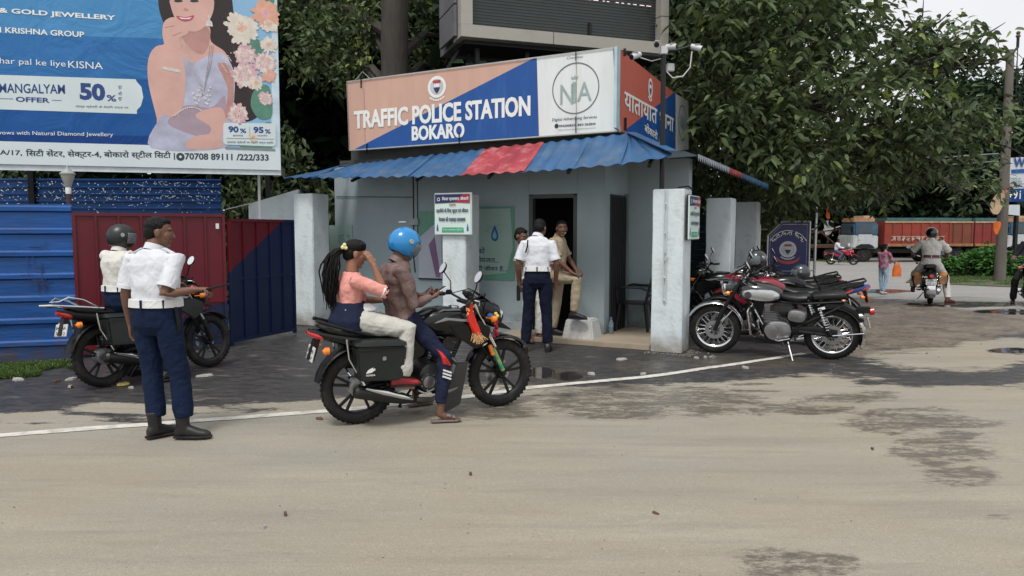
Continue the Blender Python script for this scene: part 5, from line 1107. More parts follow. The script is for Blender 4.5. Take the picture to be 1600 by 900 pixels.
def cloth(name, pts, m, label, parent=None, thick=.01, seed=0):
    """a hanging rag: outline in photo pixels + distance, given body by folds"""
    q = random.Random(seed); n = len(pts[0]); vs = []; 
    for r_ in pts:
        for j, (x, y, Y) in enumerate(r_): vs.append(P(x, y, Y + .09 * math.sin(j * 2.1 + y * .3)))
    c = sum(vs, Vector()) / len(vs); mb = MB(); k = len(pts); fs = [(i * n + j, i * n + j + 1, (i + 1) * n + j + 1, (i + 1) * n + j) for i in range(k - 1) for j in range(n - 1)]
    o_ = mb.add([v - c for v in vs], fs, m).build(name, m, None, loc=c); md = o_.modifiers.new('t', 'SOLIDIFY'); md.thickness = thick; md2 = o_.modifiers.new('s', 'SUBSURF'); md2.levels = md2.render_levels = 2
    return tag(o_, label, 'cloth')
OR = mat('orange_cloth', (.6, .13, .02), .8, 0, .2, 5); BEIG = mat('faded_cloth', (.42, .3, .2), .85, 0, .2, 4); WHC = mat('pale_plastic', (.55, .56, .54), .6, 0, .1, 4)
Y_ = e0.y - .35
cloth('hanging_rag', [[(1562, 298, Y_), (1566, 296, Y_), (1570, 297, Y_)], [(1548, 312, Y_), (1558, 312, Y_), (1572, 312, Y_)], [(1545, 326, Y_), (1553, 330, Y_), (1562, 334, Y_)], [(1550, 333, Y_), (1554, 336, Y_), (1558, 335, Y_)]], BEIG, 'faded orange rag tied to the wooden pole')
cloth('orange_cloth', [[(1553, 345, Y_), (1559, 346, Y_), (1566, 345, Y_)], [(1551, 357, Y_), (1558, 359, Y_), (1563, 358, Y_)], [(1555, 366, Y_), (1558, 368, Y_), (1560, 366, Y_)]], OR, 'small orange cloth low on the wooden pole')
cloth('red_pennant', [[(1569, 300, Y_), (1571, 304, Y_)], [(1574, 293, Y_), (1576, 299, Y_)], [(1578, 286, Y_), (1579, 289, Y_)]], REDT, 'red pennant sticking out right of the wooden pole', thick=.02)
fp = G(1293, 405); root = empty('flag_pole', fp, 0, 'thin post wound with orange cloth behind the blue board', 'post'); MB().tube([(0, 0, 0), P(1294, 312, fp.y) - fp], .06, 8).build('post', POLEM, root)
cloth('wound_cloth', [[(1291, 311, fp.y - .1), (1296, 311, fp.y - .1)], [(1290, 320, fp.y - .1), (1297, 322, fp.y - .1)], [(1292, 328, fp.y - .1), (1296, 330, fp.y - .1)], [(1289, 336, fp.y - .1), (1297, 337, fp.y - .1)], [(1291, 343, fp.y - .1), (1297, 343, fp.y - .1)]], OR, 'orange cloth wound round the thin post top', thick=.08)
cloth('plastic_sheet', [[(1286, 344, fp.y - .3), (1294, 345, fp.y - .3), (1304, 343, fp.y - .3)], [(1288, 356, fp.y - .3), (1294, 357, fp.y - .3), (1302, 356, fp.y - .3)], [(1289, 368, fp.y - .3), (1293, 369, fp.y - .3), (1299, 366, fp.y - .3)]], WHC, 'pale plastic sheet hanging from the thin post behind the blue board', thick=.03)
# welcome banner on the right
g0 = P(1568, 308, 36); g1 = P(1760, 300, 38); root = empty('welcome_banner', g0, math.atan2(g1.y - g0.y, g1.x - g0.x), 'white and blue WELCOME banner behind the wooden pole at the right edge', 'banner'); pw = Panel(root, g0, Vector((g1.x - g0.x, g1.y - g0.y, 0)).normalized(), g0.z)
WBN = mat('banner_white', (.55, .6, .64), .5, 0, .05, 1)
pw.poly([(1568, 247), (1760, 238), (1760, 300), (1568, 308)], WBN, 0, .05, name='banner_sheet'); pw.poly([(1568, 296), (1760, 286), (1760, 308), (1568, 316)], HB[4], .06, .05, name='blue_band')
pw.poly([(1580, 265), (1640, 262), (1640, 268), (1580, 271)], HB[3], .03, .02, name='blue_band')
pw.text('WELCOME', (1582, 261), (1662, 248), HN, .03, .05); pw.text('+91 6542 233', (1571, 311), (1650, 299), LETW, .01, .14)
for i, t_ in enumerate(('HINJILA', 'GT CHOWK', 'CHHO CHKMY', 'NIRMA', 'CHOLA MARKE')): pw.text(t_, (1570, 281 + i * 4.2), (1584 + len(t_) * 1.5, 278 + i * 4.2), HK, 0, .05)
pw.poly([(1566, 320), (1592, 320), (1592, 337), (1562, 334)], WBN, .05, .05, name='lower_sheet')
for x in (1, 5.2): MB().beam((x, .15, -3.8), (x, .15, 2), .15, .15).build('post', BLACKM, root)
# ------------------------------------------------------------------ motorcycles; local x forward from the rear axle, y to the rider's left
def wheel(name, c, Rw, tw, parent, spoke='alloy', hubm=BLACKM, rimm=BLACKM, disc=False, drum=False):
    c = Vector(c); A = (0, 1, 0); ri = Rw - .085 if spoke == 'alloy' else Rw - .1
    w_ = MB(); w_.lathe([(ri + .012, -tw * .42), (ri, -tw * .36), (ri - .012, -tw * .2), (ri - .012, tw * .2), (ri, tw * .36), (ri + .012, tw * .42), (ri + .02, tw * .3), (ri + .02, -tw * .3)], c, A, 40, rimm, closed=True)
    w_.lathe([(.035, -tw * .6), (.05, -tw * .3), (.05, tw * .3), (.035, tw * .6)], c, A, 16, hubm)
    if spoke == 'alloy':
        for k in range(5):
            a = 2 * math.pi * k / 5 + .3
            for s_ in (-.13, .13):
                p = c + Vector((math.cos(a + s_ * .4) * .045, 0, math.sin(a + s_ * .4) * .045)); q = c + Vector((math.cos(a + s_ * 1.3) * (ri - .005), 0, math.sin(a + s_ * 1.3) * (ri - .005)))
                w_.beam(p, q, .022, .022, rimm)
    o = w_.build(name, rimm, parent)
    if spoke == 'wire':
        s2 = MB()
        for k in range(36):
            a = 2 * math.pi * k / 36; b = a + (.5 if k % 2 else -.5); sy = .03 if k % 4 < 2 else -.03
            s2.tube([c + Vector((math.cos(a) * .045, sy, math.sin(a) * .045)), c + Vector((math.cos(b) * (ri - .005), 0, math.sin(b) * (ri - .005)))], .0022, 4)
        s2.build('spokes', CHROME, o)
    t = MB(); pr = []; n = 12
    for i in range(n + 1):
        u = math.pi * (i / n) ; pr.append((ri + .01 + (Rw - ri - .01) * math.sin(u) ** .75, -tw / 2 * math.cos(u) * (1.0 if 0 < i < n else .8)))
    pr = pr + [(ri + .004, tw * .3), (ri + .004, -tw * .3)]
    t.lathe(pr, c, A, 56, RUBBER, closed=True)
    for k in range(44):
        a = 2 * math.pi * k / 44
        for sy in (-1, 1): t.box(c + Vector((math.cos(a + sy * .03) * (Rw - .001), sy * tw * .2, math.sin(a + sy * .03) * (Rw - .001))), (.02, tw * .2, .003), RUBBER, rot=Matrix.Rotation(-a - math.pi / 2, 3, 'Y') @ Matrix.Rotation(sy * .5, 3, 'Z'))
    t.build('tyre', RUBBER, o)
    if disc:
        d = MB(); d.lathe([(.07, tw * .62), (.12, tw * .62), (.12, tw * .68), (.07, tw * .68)], c * 1.0, (0, disc, 0) if isinstance(disc, int) else A, 28, GREY_STEEL, closed=True); d.build('brake_disc', GREY_STEEL, o)
    if drum: MB().lathe([(.05, -tw * .6), (.085, -tw * .5), (.085, tw * .5), (.05, tw * .6)], c, A, 20, ALU).build('brake_drum', ALU, o)
    return o
def arcguard(c, r, w_, a0, a1, th=.006, n=14, edge=.5, m=None):
    """mudguard: a curved band with turned-down sides"""
    mb = MB(); rs = []
    for i in range(n + 1):
        a = a0 + (a1 - a0) * i / n; d = Vector((math.cos(a), 0, math.sin(a))); ww = w_ * (1 if 0 < i < n else .8)
        prof = [(-1, -.45 * edge), (-.85, -.1 * edge), (-.4, .06), (.4, .06), (.85, -.1 * edge), (1, -.45 * edge)]
        out = [Vector(c) + d * (r + q * w_ * .5) + Vector((0, p * ww / 2, 0)) for p, q in prof]; inn = [Vector(c) + d * (r + q * w_ * .5 - th) + Vector((0, p * ww / 2 * .96, 0)) for p, q in reversed(prof)]
        rs.append(out + inn)
    return mb.rings(rs, m)
def ball_tube(name, pts, r, m, par, seg=8): return MB().tube(pts, r, seg, m).build(name, m, par)
def moto(name, loc, heading, label, L=1.305, paint=None, lean=0.0, steer=0.0, box=False, rail='black', plate='', detail=2, style='street', tailm=None, accents=None, pm=None, group='motorcycles', Rr=.31, lampside=True, mirrors=True):
    root = empty(name, loc, heading, label, 'motorcycle', group); root.rotation_euler = (lean, 0, heading)
    paint = paint or mat('tank_black', (.004, .0045, .005), .2, 0, .15, 3, coat=.1, spec=.4, dirt=(.02, .019, .018), dirt_amt=.3)
    B = lambda n, mb, m=None, **k: mb.build(n, m or BLACKP, root, **k); Rf = Rr
    wire = style == 'classic'
    wheel('rear_wheel', (0, 0, Rr), Rr, .11 if wire else .1, root, 'wire' if wire else 'alloy', ALU if wire else BLACKM, CHROME if wire else BLACKM, drum=not wire, disc=wire)
    wf = wheel('front_wheel', (L, 0, Rf), Rf, .09 if wire else .082, root, 'wire' if wire else 'alloy', ALU if wire else BLACKM, CHROME if wire else BLACKM, disc=1, drum=False)
    hx, hz = L - .33, .9
    for s_ in (1, -1):
        f = MB().tube([(L - .005, s_ * .085, Rf), (L - .1, s_ * .085, Rf + .26)], .028, 10, BLACKM).tube([(L - .1, s_ * .085, Rf + .26), (hx + .02, s_ * .085, hz + .06)], .018 if not wire else .024, 10, BLACKM if wire else CHROME).build('fork', BLACKM, root)
    if accents == 'green':
        MB().tube([(L - .03, -.115, Rf + .05), (L - .13, -.115, Rf + .25)], .02, 8).build('fork_wrap', mat('green_ribbon', (.03, .3, .16), .5, 0, .4, 30, hue=(.45, .4, .05)), root); MB().box((L - .15, -.12, Rf + .24), (.035, .03, .1), rot=(0, -.4, 0)).build('reflector', AMBER, root, bevel=.006)
    MB().beam((hx, -.11, hz - .02), (hx, .11, hz - .02), .06, .03).beam((hx - .03, -.11, hz + .07), (hx - .03, .11, hz + .07), .06, .02).build('fork_yoke', BLACKM, root)
    gm = CHROME if wire else (BLACKP if tailm is not None else paint)
    B('front_mudguard', arcguard((L, 0, Rf), Rf + .04, .14, R(178) if wire else R(160), R(28) if wire else R(40)), gm)
    for s_ in (1, -1): ball_tube('mudguard_stay', [(L, s_ * .07, Rf), (L - .22, s_ * .065, Rf + .27)], .008, CHROME if wire else BLACKM, root)
    # frame
    fr = MB(); fr.tube([(hx - .02, 0, hz + .02), (hx - .3, 0, .78), (.42, 0, .7), (-.12, 0, .72)], .024, 8); fr.tube([(hx, 0, hz - .1), (.84, 0, .5), (.76, 0, .24), (.5, 0, .2), (.4, 0, .4), (.42, 0, .7)], .022, 8)
    for s_ in (1, -1): fr.tube([(.38, s_ * .09, .36), (0, s_ * .085, Rr)], .022, 8); fr.tube([(.4, s_ * .1, .42), (-.08, s_ * .11, .69)], .014, 6)
    B('frame', fr, BLACKM)
    for s_ in (1, -1):
        sp = MB().tube([(.02, s_ * .12, Rr + .02), (.09, s_ * .125, .46)], .026, 8, BLACKM).tube([(.09, s_ * .125, .46), (.15, s_ * .125, .66)], .016, 8, CHROME); r_ = []
        B('shock_absorber', sp, BLACKM, )
        n = 56; MB().tube([Vector((.05, s_ * .125, .4)).lerp(Vector((.145, s_ * .125, .64)), i / n) + Vector((math.cos(i * .9), math.sin(i * .9), 0)) * .028 for i in range(n + 1)], .0055, 5).build('spring', CHROME if wire else GREY_STEEL, root)
    # engine
    e = MB(); em = ALU if wire else mat('dark_engine', (.06, .06, .062), .45, .6, .3, 9)
    e.loft([((.64, -.13, .36), .12, .1), ((.64, -.12, .36), .15, .12), ((.62, .12, .36), .15, .12), ((.62, .13, .36), .12, .1)], 20, em, 2.6, ((1, 0, 0), (0, 0, 1)))
    e.lathe([(.03, -.155), (.075, -.15), (.085, -.12)], (.56, 0, .33), (0, 1, 0), 20, em); e.lathe([(.085, .12), (.08, .15), (.03, .16)], (.7, 0, .37), (0, 1, 0), 20, em); e.lathe([(.05, .12), (.05, .155), (.02, .16)], (.53, 0, .36), (0, 1, 0), 16, em)
    B('engine', e, em)
    cy = MB(); tilt = .12 if wire else .45
    for i in range(9):
        z = .47 + i * .021; cy.box((.7 + (z - .44) * tilt, 0, z), (.17 - (.0 if i < 7 else .04), .17 - (.0 if i < 7 else .03), .009), em, rot=(0, tilt * .8, 0))
    cy.box((.7 + .11 * tilt, 0, .55), (.12, .12, .2), em, rot=(0, tilt * .8, 0)); cy.box((.7 + .24 * tilt, 0, .67), (.12, .13, .05), em, rot=(0, tilt * .8, 0)); B('cylinder', cy, em)
    for s_ in (1, -1):
        ball_tube('footpeg', [(.42, s_ * .12, .29), (.42, s_ * .25, .29)], .013, RUBBER, root); ball_tube('footpeg', [(.2, s_ * .13, .37), (.18, s_ * .22, .36)], .012, RUBBER, root)
    ball_tube('brake_pedal', [(.4, -.15, .3), (.52, -.17, .24), (.6, -.17, .27)], .008, GREY_STEEL, root); ball_tube('gear_lever', [(.48, .16, .28), (.62, .18, .25), (.64, .22, .27)], .007, CHROME, root)
    # exhaust on the right
    xm = CHROME if wire else BLACKM
    ball_tube('exhaust_pipe', [(.78, -.06, .52), (.87, -.08, .42), (.84, -.11, .25), (.6, -.13, .17), (.42, -.14, .19)], .021, CHROME if wire else mat('pipe_steel', (.2, .19, .18), .35, .9, .2, 6), root)
    B('silencer', MB().tube([(.45, -.14, .185), (.33, -.15, .21), (.15, -.155, .26), (-.06, -.16, .31), (-.08, -.16, .315)], [.024, .045, .058, .054, .035], 16), mat('silencer_black', (.02, .02, .02), .4, .3, .2, 6) if not wire else CHROME)
    if not wire:
        hs = MB(); hs.tube([(.4, -.175, .215), (.3, -.19, .25), (.14, -.2, .305), (-.0, -.2, .345)], [.03, .042, .046, .02], 12, flat=.7); B('heat_shield', hs, CHROME)
    # cables, chain and fasteners
    for s_, x_ in ((1, 0), (-1, .02)): ball_tube('control_cable', [(hx - .06, s_ * .22, 1.02), (hx + .07 + x_, s_ * .16, 1.06), (hx + .12, s_ * .05, .98), (hx + .02, s_ * .03, .84), (.8, s_ * .04, .7)], .005, BLACKP, root, 6)
    ball_tube('brake_hose', [(hx - .05, -.24, 1.02), (hx + .1, -.14, 1.0), (hx + .1, -.09, .8), (L - .1, -.1, Rf + .18), (L - .04, -.1, Rf + .1)], .006, BLACKP, root, 6)
    mb = MB()
    for s_ in (1, -1):
        for i in range(7): a = 6.283 * i / 7; mb.lathe([(.006, 0), (.006, .008)], (.56 + .068 * math.cos(a), s_ * .15, .33 + .068 * math.sin(a)), (0, s_, 0), 6, GREY_STEEL)
    tag(mb.build('engine_bolts', GREY_STEEL, root), kind='stuff')
    MB().lathe([(.05, 0), (.052, .006), (.03, .012)], (.56, -.155, .33), (0, -1, 0), 20).build('clutch_cover', mat('cover_steel', (.3, .3, .3), .35, .8, .2, 8), root)
    ball_tube('oil_pipe', [(.66, -.15, .3), (.74, -.14, .42), (.78, -.1, .56)], .008, GREY_STEEL, root, 6)
    # kick stand
    ball_tube('kickstand', [(.5, .1, .22), (.44, .26, .02), (.47, .28, .012)], .011, CHROME if wire else BLACKM, root)
    # chain cover
    B('chain_cover', MB().loftx([(-.06, Rr + .02, .012, .05), (.2, Rr + .05, .014, .055), (.46, Rr + .04, .014, .05)], 10, None, 3, .085), BLACKM)
    if style == 'street':
        B('seat', MB().loftx([(-.33, .835, .05, .012), (-.26, .815, .1, .035), (-.05, .765, .125, .045), (.14, .748, .13, .045), (.24, .745, .13, .04), (.34, .755, .12, .04), (.46, .78, .08, .045), (.5, .79, .05, .03)], 18), SEATM)
        B('tail_cowl', MB().loftx([(-.4, .8, .03, .02), (-.3, .765, .075, .045), (-.1, .72, .12, .06), (.15, .68, .13, .065), (.35, .66, .1, .07)], 16), tailm or paint)
        B('tail_light', MB().loftx([(-.415, .79, .03, .015), (-.36, .765, .06, .03), (-.3, .75, .07, .03)], 12), REDLENS)
        B('fuel_tank', MB().loftx([(.44, .78, .07, .05), (.5, .8, .1, .085), (.6, .815, .145, .12), (.72, .815, .17, .13), (.85, .8, .175, .13), (.95, .785, .15, .12), (1.03, .78, .1, .09), (1.06, .775, .05, .04)], 24, None, 2.6), paint)
        for s_ in (1, -1):
            B('tank_shroud', MB().prism([(.72, .8), (.8, .7), (.98, .58), (1.1, .66), (1.12, .76), (1.0, .82)], s_ * .15, s_ * .185), paint, bevel=.012)
            B('side_panel', MB().prism([(.2, .68), (.24, .56), (.38, .5), (.52, .56), (.56, .68), (.4, .72)], s_ * .11, s_ * .14), paint, bevel=.01)
        for s_ in (1, -1): B('tank_decal', MB().prism([(.6, .83), (.7, .87), (.94, .84), (.9, .825), (.72, .85)], s_ * .158, s_ * .176), mat('decal_silver', (.3, .3, .31), .35, .4, .1, 4)); B('seat_strap', MB().box((.0, 0, .8), (.02, .27, .03)), BLACKP)
        B('fuel_cap', MB().lathe([(.045, 0), (.045, .015), (.03, .022)], (.84, 0, .925), (0.08, 0, 1), 20), CHROME)
        B('knee_trim', MB().loftx([(.5, .86, .02, .008), (.7, .925, .06, .008), (.86, .918, .05, .008)], 8, None, 2, -.07), mat('satin_grey', (.12, .125, .13), .3, .3, .1, 4))
        # headlight cowl and visor screen
        B('headlight_cowl', MB().loft([((hx + .02, 0, .93), .09, .07), ((hx + .12, 0, .9), .12, .11), ((hx + .24, 0, .84), .1, .105), ((hx + .31, 0, .79), .055, .07)], 18, None, 2.6, ((0, 1, 0), (.35, 0, .94))), paint)
        B('headlight', MB().loft([((hx + .25, 0, .86), .085, .07), ((hx + .3, 0, .835), .07, .06), ((hx + .325, 0, .82), .03, .03)], 16, None, 2.6, ((0, 1, 0), (.35, 0, .94))), mat('headlight_glass', (.6, .62, .64), .08, .3, .05, 4, coat=.8))
        B('windscreen', MB().loft([((hx + .02, 0, 1.08), .06, .006), ((hx + .1, 0, 1.03), .095, .008), ((hx + .22, 0, .94), .09, .008)], 10, None, 3, ((0, 1, 0), (.5, 0, .86))), mat('smoked_screen', (.02, .022, .025), .08, 0, .05, 4, coat=.8))
        B('beak', MB().prism([(hx + .24, .74), (hx + .42, .7), (hx + .4, .72), (hx + .28, .8)], -.04, .04), paint, bevel=.006)
        B('instrument_cluster', MB().box((hx + .0, 0, 1.03), (.04, .13, .08), rot=(0, -.7, 0)), BLACKP, bevel=.01)
        B('rear_mudguard', arcguard((0, 0, Rr), Rr + .05, .15, R(70), R(168)), BLACKP)
        B('plate_holder', MB().box((-.36, 0, .66), (.05, .06, .2), rot=(0, .3, 0)), BLACKP)
        if rail == 'chrome':
            B('grab_rail', MB().tube([(-.02, .13, .8), (-.3, .12, .84), (-.5, .09, .87), (-.56, 0, .875), (-.5, -.09, .87), (-.3, -.12, .84), (-.02, -.13, .8)], .011, 8).tube([(-.05, -.13, .8), (-.22, -.13, .9), (-.35, -.12, .935), (-.42, -.08, .9), (-.42, .08, .9), (-.35, .12, .935), (-.22, .13, .9), (-.05, .13, .8)], .009, 8), CHROME)
        else: 
            for s_ in (1, -1): B('grab_rail', MB().tube([(.05, s_ * .14, .76), (-.2, s_ * .135, .84), (-.34, s_ * .09, .885), (-.35, s_ * .04, .885)], [.012, .015, .015, .01], 8), BLACKP)
    else:
        cr = CHROME
        B('rider_seat', MB().loftx([(.26, .79, .08, .03), (.3, .785, .14, .05), (.4, .775, .15, .05), (.5, .775, .12, .045), (.6, .785, .07, .04), (.64, .785, .04, .02)], 18), SEATM)
        B('pillion_seat', MB().loftx([(-.14, .82, .09, .03), (-.1, .82, .12, .05), (.1, .81, .125, .045), (.22, .795, .12, .04), (.25, .79, .08, .025)], 18, None, 3), SEATM)
        B('seat_frame', MB().tube([(-.16, .1, .76), (.3, .12, .72), (.6, .06, .72)], .012, 6).tube([(-.16, -.1, .76), (.3, -.12, .72), (.6, -.06, .72)], .012, 6), BLACKM)
        B('fuel_tank', MB().loftx([(.58, .8, .05, .05), (.63, .805, .1, .09), (.74, .82, .135, .115), (.88, .835, .155, .125), (1.0, .84, .15, .12), (1.08, .845, .11, .09), (1.12, .845, .05, .05)], 26, None, 2.3), paint)
        for s_ in (1, -1):
            q = s_ * .158; B('tank_panel', MB().loft([((.84, q * .7, .815), .23, .08), ((.85, q * .96, .812), .2, .066), ((.86, q * 1.02, .81), .15, .046)], 24, None, 2.3, ((1, 0, .08), (0, 0, 1))), mat('tank_silver', (.55, .56, .57), .22, .8, .08, 4, coat=.5))
            B('knee_pad', MB().loft([((.98, q * .92, .815), .05, .05), ((.98, q * 1.06, .815), .04, .04)], 14, None, 2, ((1, 0, 0), (0, 0, 1))), mat('wing_badge', (.1, .1, .11), .4, .4, .5, 30))
            B('toolbox', MB().loft([((.4, s_ * .1, .56), .11, .08), ((.41, s_ * .155, .565), .1, .07), ((.42, s_ * .165, .57), .07, .045)], 18, None, 2.8, ((1, 0, .12), (-.15, 0, 1))), ALU)
        B('fuel_cap', MB().lathe([(.04, 0), (.04, .014), (.02, .022)], (.96, 0, .955), (0, 0, 1), 20), cr)
        B('headlight_shell', MB().lathe([(.03, -.15), (.075, -.1), (.1, -.02), (.105, .03)], (hx + .17, 0, .87), (1, 0, -.06), 24), mat('nacelle', (.02, .03, .03), .25, 0, .1, 4, coat=.6))
        hl = B('headlight', MB().lathe([(.105, .025), (.11, .04), (.1, .055)], (hx + .17, 0, .87), (1, 0, -.06), 24), cr)
        MB().lathe([(.098, .045), (.07, .07), (.02, .08)], (hx + .17, 0, .87), (1, 0, -.06), 24).build('lens', mat('headlight_glass', (.6, .62, .64)), hl)
        B('headlight_peak', MB().loft([((hx + .16, 0, .97), .1, .012), ((hx + .3, 0, .975), .08, .008)], 12, None, 2, ((0, 1, 0), (0, 0, 1))), mat('nacelle', (.02, .03, .03)))
        B('rear_mudguard', arcguard((0, 0, Rr), Rr + .055, .2, R(62), R(205), edge=.8, n=20), cr)
        B('mudguard_skirt', MB().prism([(math.cos(a) * (Rr + .03) , Rr + math.sin(a) * (Rr + .03)) for a in np.linspace(R(75), R(150), 9)] + [(math.cos(a) * (Rr + .075), Rr + math.sin(a) * (Rr + .075)) for a in np.linspace(R(150), R(75), 9)], -.112, .112), BLACKM)
        B('tail_light', MB().lathe([(.03, 0), (.045, .01), (.045, .05), (.03, .065)], (-.4, 0, .62), (-1, 0, .1), 16), REDLENS)
        B('tail_light_housing', MB().box((-.34, 0, .64), (.16, .08, .07)), BLACKM, bevel=.012)
        for s_ in (1, -1):
            B('mudguard_stay', MB().tube([(0, s_ * .1, Rr), (-.35, s_ * .115, Rr + .05)], .007, 6), cr)
            g = MB(); y = s_ * .25; g.tube([(.94, s_ * .03, .66), (.97, y * .8, .66), (.98, y, .62), (.94, y, .34), (.9, y * .8, .3), (.84, s_ * .04, .3)], .013, 8)
            B('leg_guard', g, cr)
            for z in (.4, .47, .54, .61): B('guard_bar', MB().tube([(.955, s_ * .06, z), (.965, y, z)], .008, 6), cr)
        B('air_box', MB().box((.58, 0, .64), (.28, .2, .13)), mat('dark_engine', (.06, .06, .062)), bevel=.03)
        ball_tube('cam_pipe', [(.9, .09, .62), (.8, .12, .44)], .012, cr, root)
    # handlebar, levers, mirrors
    ho = hx - .05; hb = B('handlebar', MB().tube([(ho - .12, .36, 1.0), (ho - .02, .22, 1.02), (ho + .03, .08, .98), (ho + .03, -.08, .98), (ho - .02, -.22, 1.02), (ho - .12, -.36, 1.0)], .011, 8), CHROME if wire else BLACKM)
    for s_ in (1, -1):
        MB().tube([(ho - .06, s_ * .27, 1.011), (ho - .13, s_ * .39, .998)], .018, 10).build('grip', RUBBER, hb); MB().tube([(ho - .02, s_ * .23, 1.02), (ho + .03, s_ * .28, 1.01), (ho - .02, s_ * .38, .995)], .006, 6).build('lever', GREY_STEEL, hb)
        MB().box((ho - .03, s_ * .235, 1.03), (.05, .05, .04)).build('switch', BLACKP, hb, bevel=.008)
        if mirrors:
            q = Vector((ho - .03, s_ * .36, 1.2)); ms = MB().tube([(ho - .02, s_ * .22, 1.03), (ho, s_ * .27, 1.12), q], .006, 6).build('mirror_stalk', BLACKM, root)
            mm = B('mirror', MB().lathe([(.0, .02), (.045, .014), (.056, 0), (.054, -.006)], q + Vector((0, s_ * .02, .03)), (1, 0, -.5), 20), BLACKP); MB().lathe([(.05, -.004), (.05, -.008)], q + Vector((0, s_ * .02, .03)), (1, 0, -.5), 20).build('mirror_glass', mat('mirror_glass', (.8, .81, .82), .4, .6, .02, 2), mm)
    # plates and indicators
    pl_ = B('number_plate', MB().box((-.385 if not wire else -.4, 0, .62 if not wire else .5), (.01, .2, .12), rot=(0, .25, 0)), pm or mat('plate_white', (.6, .6, .58), .5), bevel=.004)
    if plate:
        for k, tx in enumerate(plate.split('|')):
            me = text_mesh(tx, .0); s_ = .042; t_ = link(me, 'plate_lettering', pl_); me.materials.clear(); me.materials.append(INKB)
            x0 = (-.385 if not wire else -.4) - .0065; z0 = (.62 if not wire else .5) + .008 - k * .052; wd = max(v.co.x for v in me.vertices)
            for v in me.vertices: u, h = v.co.x / wd, v.co.y; v.co = (x0 - h * s_ * -.25 - (.0 if k == 0 else .0125) + .001 * 0, .085 - u * .17, z0 + h * s_)
    for s_ in (1, -1):
        q = (-.3, s_ * .16, .66 if not wire else .6); B('indicator', MB().tube([(-.28, s_ * .06, q[2]), q], .008, 6).lathe([(.012, -.03), (.03, -.02), (.03, .01), (.01, .03)], q, (-1, 0, 0), 14, AMBER if not wire else CHROME), BLACKP)
        q = (hx + .16, s_ * .2, .84); B('indicator', MB().tube([(hx + .12, s_ * .08, .84), q], .008, 6).lathe([(.01, -.03), (.028, -.02), (.028, .01), (.01, .03)], q, (1, 0, 0), 14, AMBER), BLACKP)
    if box:
        for s_ in ((-1, 1) if box == 2 else (-1,)):
            y = s_ * .235; bx = B('saddle_box', MB().prism([(-.08, .43), (.26, .41), (.29, .45), (.31, .68), (-.1, .7)], y - .075, y + .075), mat('box_plastic', (.009, .013, .012), .38, 0, .2, 6), bevel=.012)
            MB().loft([((.105, y, .7), .215, .085), ((.105, y, .725), .21, .08), ((.105, y, .74), .17, .055)], 20, None, 5, ((1, 0, -.04), (0, 1, 0))).build('lid', mat('box_plastic', (.014, .019, .018)), bx)
            MB().box((.1, y, .665), (.4, .158, .014)).build('seam', BLACKM, bx); MB().box((.12, y + s_ * .078, .6), (.03, .008, .03)).build('latch', GREY_STEEL, bx, bevel=.003)
            MB().tube([(-.16, y - .0, .76), (-.14, y, .6), (-.02, y * 1.0, .38), (.0, y * .4, .34)], .009, 6).build('box_stay', CHROME, bx)
    return root
def badge(o, s=-1, txt='HONDA', y=.312):
    """white wing mark and lettering on the side of a saddle box"""
    W_ = LETW; mb = MB(); w_ = [(0, 0), (.05, .006), (.09, .03), (.075, .028), (.085, .042), (.06, .036), (.068, .05), (.04, .04), (.02, .03)]
    mb.prism([(-.03 + x * .9, .49 + z * .9) for x, z in w_], s * y, s * (y + .002)); mb.build('wing_mark', W_, o, smooth=False)
    me = text_mesh(txt, .02); wd = max(v.co.x for v in me.vertices)
    for v in me.vertices: u, h = v.co.x / wd, v.co.y; v.co = (-.03 + .075 * u, s * (y + .002), .468 + h * .02)
    me.materials.clear(); me.materials.append(W_); link(me, 'badge_lettering', o)
def hd(a, b): return math.atan2(b[1] - a[1], b[0] - a[0])
HERO_A, HERO_B = G(560, 661), G(780, 634); HERO_H = hd(HERO_A, HERO_B)
hero = moto('motorcycle', HERO_A, HERO_H, 'black motorcycle under the blue helmeted man and the girl, with black side boxes', L=1.305, box=2, accents='green', plate='JH09|BA 1847', lean=R(3))
for c in hero.children:
    if c.name.startswith('saddle_box'): badge(c, -1); break
# mud flap, tank cloth, garland
MB().prism([(.83, .47), (.93, .47), (.86, .1), (.72, .04), (.7, .12)], -.13, -.122).build('mud_flap', mat('flap', (.03, .03, .032), .45, 0, .15, 4), hero, smooth=False)
MB().prism([(.62, .2), (.9, .2), (.88, .24), (.64, .25)], -.08, .08).build('belly_pan', BLACKP, hero, bevel=.01)
mb = MB(); rs = []
for i, (x, z, w_) in enumerate([(.92, .98, .01), (.905, .92, .024), (.915, .85, .036), (.945, .79, .034), (.97, .74, .034), (.985, .715, .02)]): rs.append([(x + w_ * math.cos(t) * (1 + .25 * math.sin(3 * t + i)), -.2 + .02 * math.sin(t) * (1 + .3 * math.sin(5 * t)), z + w_ * .2 * math.cos(t)) for t in np.linspace(0, 6.283, 14, endpoint=False)])
mb.rings(rs).build('prayer_cloth', mat('prayer_cloth', (.75, .03, .015), .6, 0, .15, 9), hero)
mb = MB(); q = random.Random(6)
for i in range(60): t = q.random(); mb.tube([(.965 + q.gauss(0, .016), -.2 + q.gauss(0, .012), .745 - t * .02), (.99 + q.gauss(0, .03), -.21 + q.gauss(0, .01), .66 + q.gauss(0, .015))], .003, 4)
tag(mb.build('tassel', mat('tassel_gold', (.7, .42, .2), .6, 0, .3, 40), hero), kind='stuff')
mb = MB()
for i in range(26): mb.ell((.91 + q.gauss(0, .015), -.2 + q.gauss(0, .01), .93 + q.gauss(0, .03)), .009, seg=5, rings=3)
tag(mb.build('gold_trim', mat('tassel_gold', (.7, .42, .2)), hero), kind='stuff')
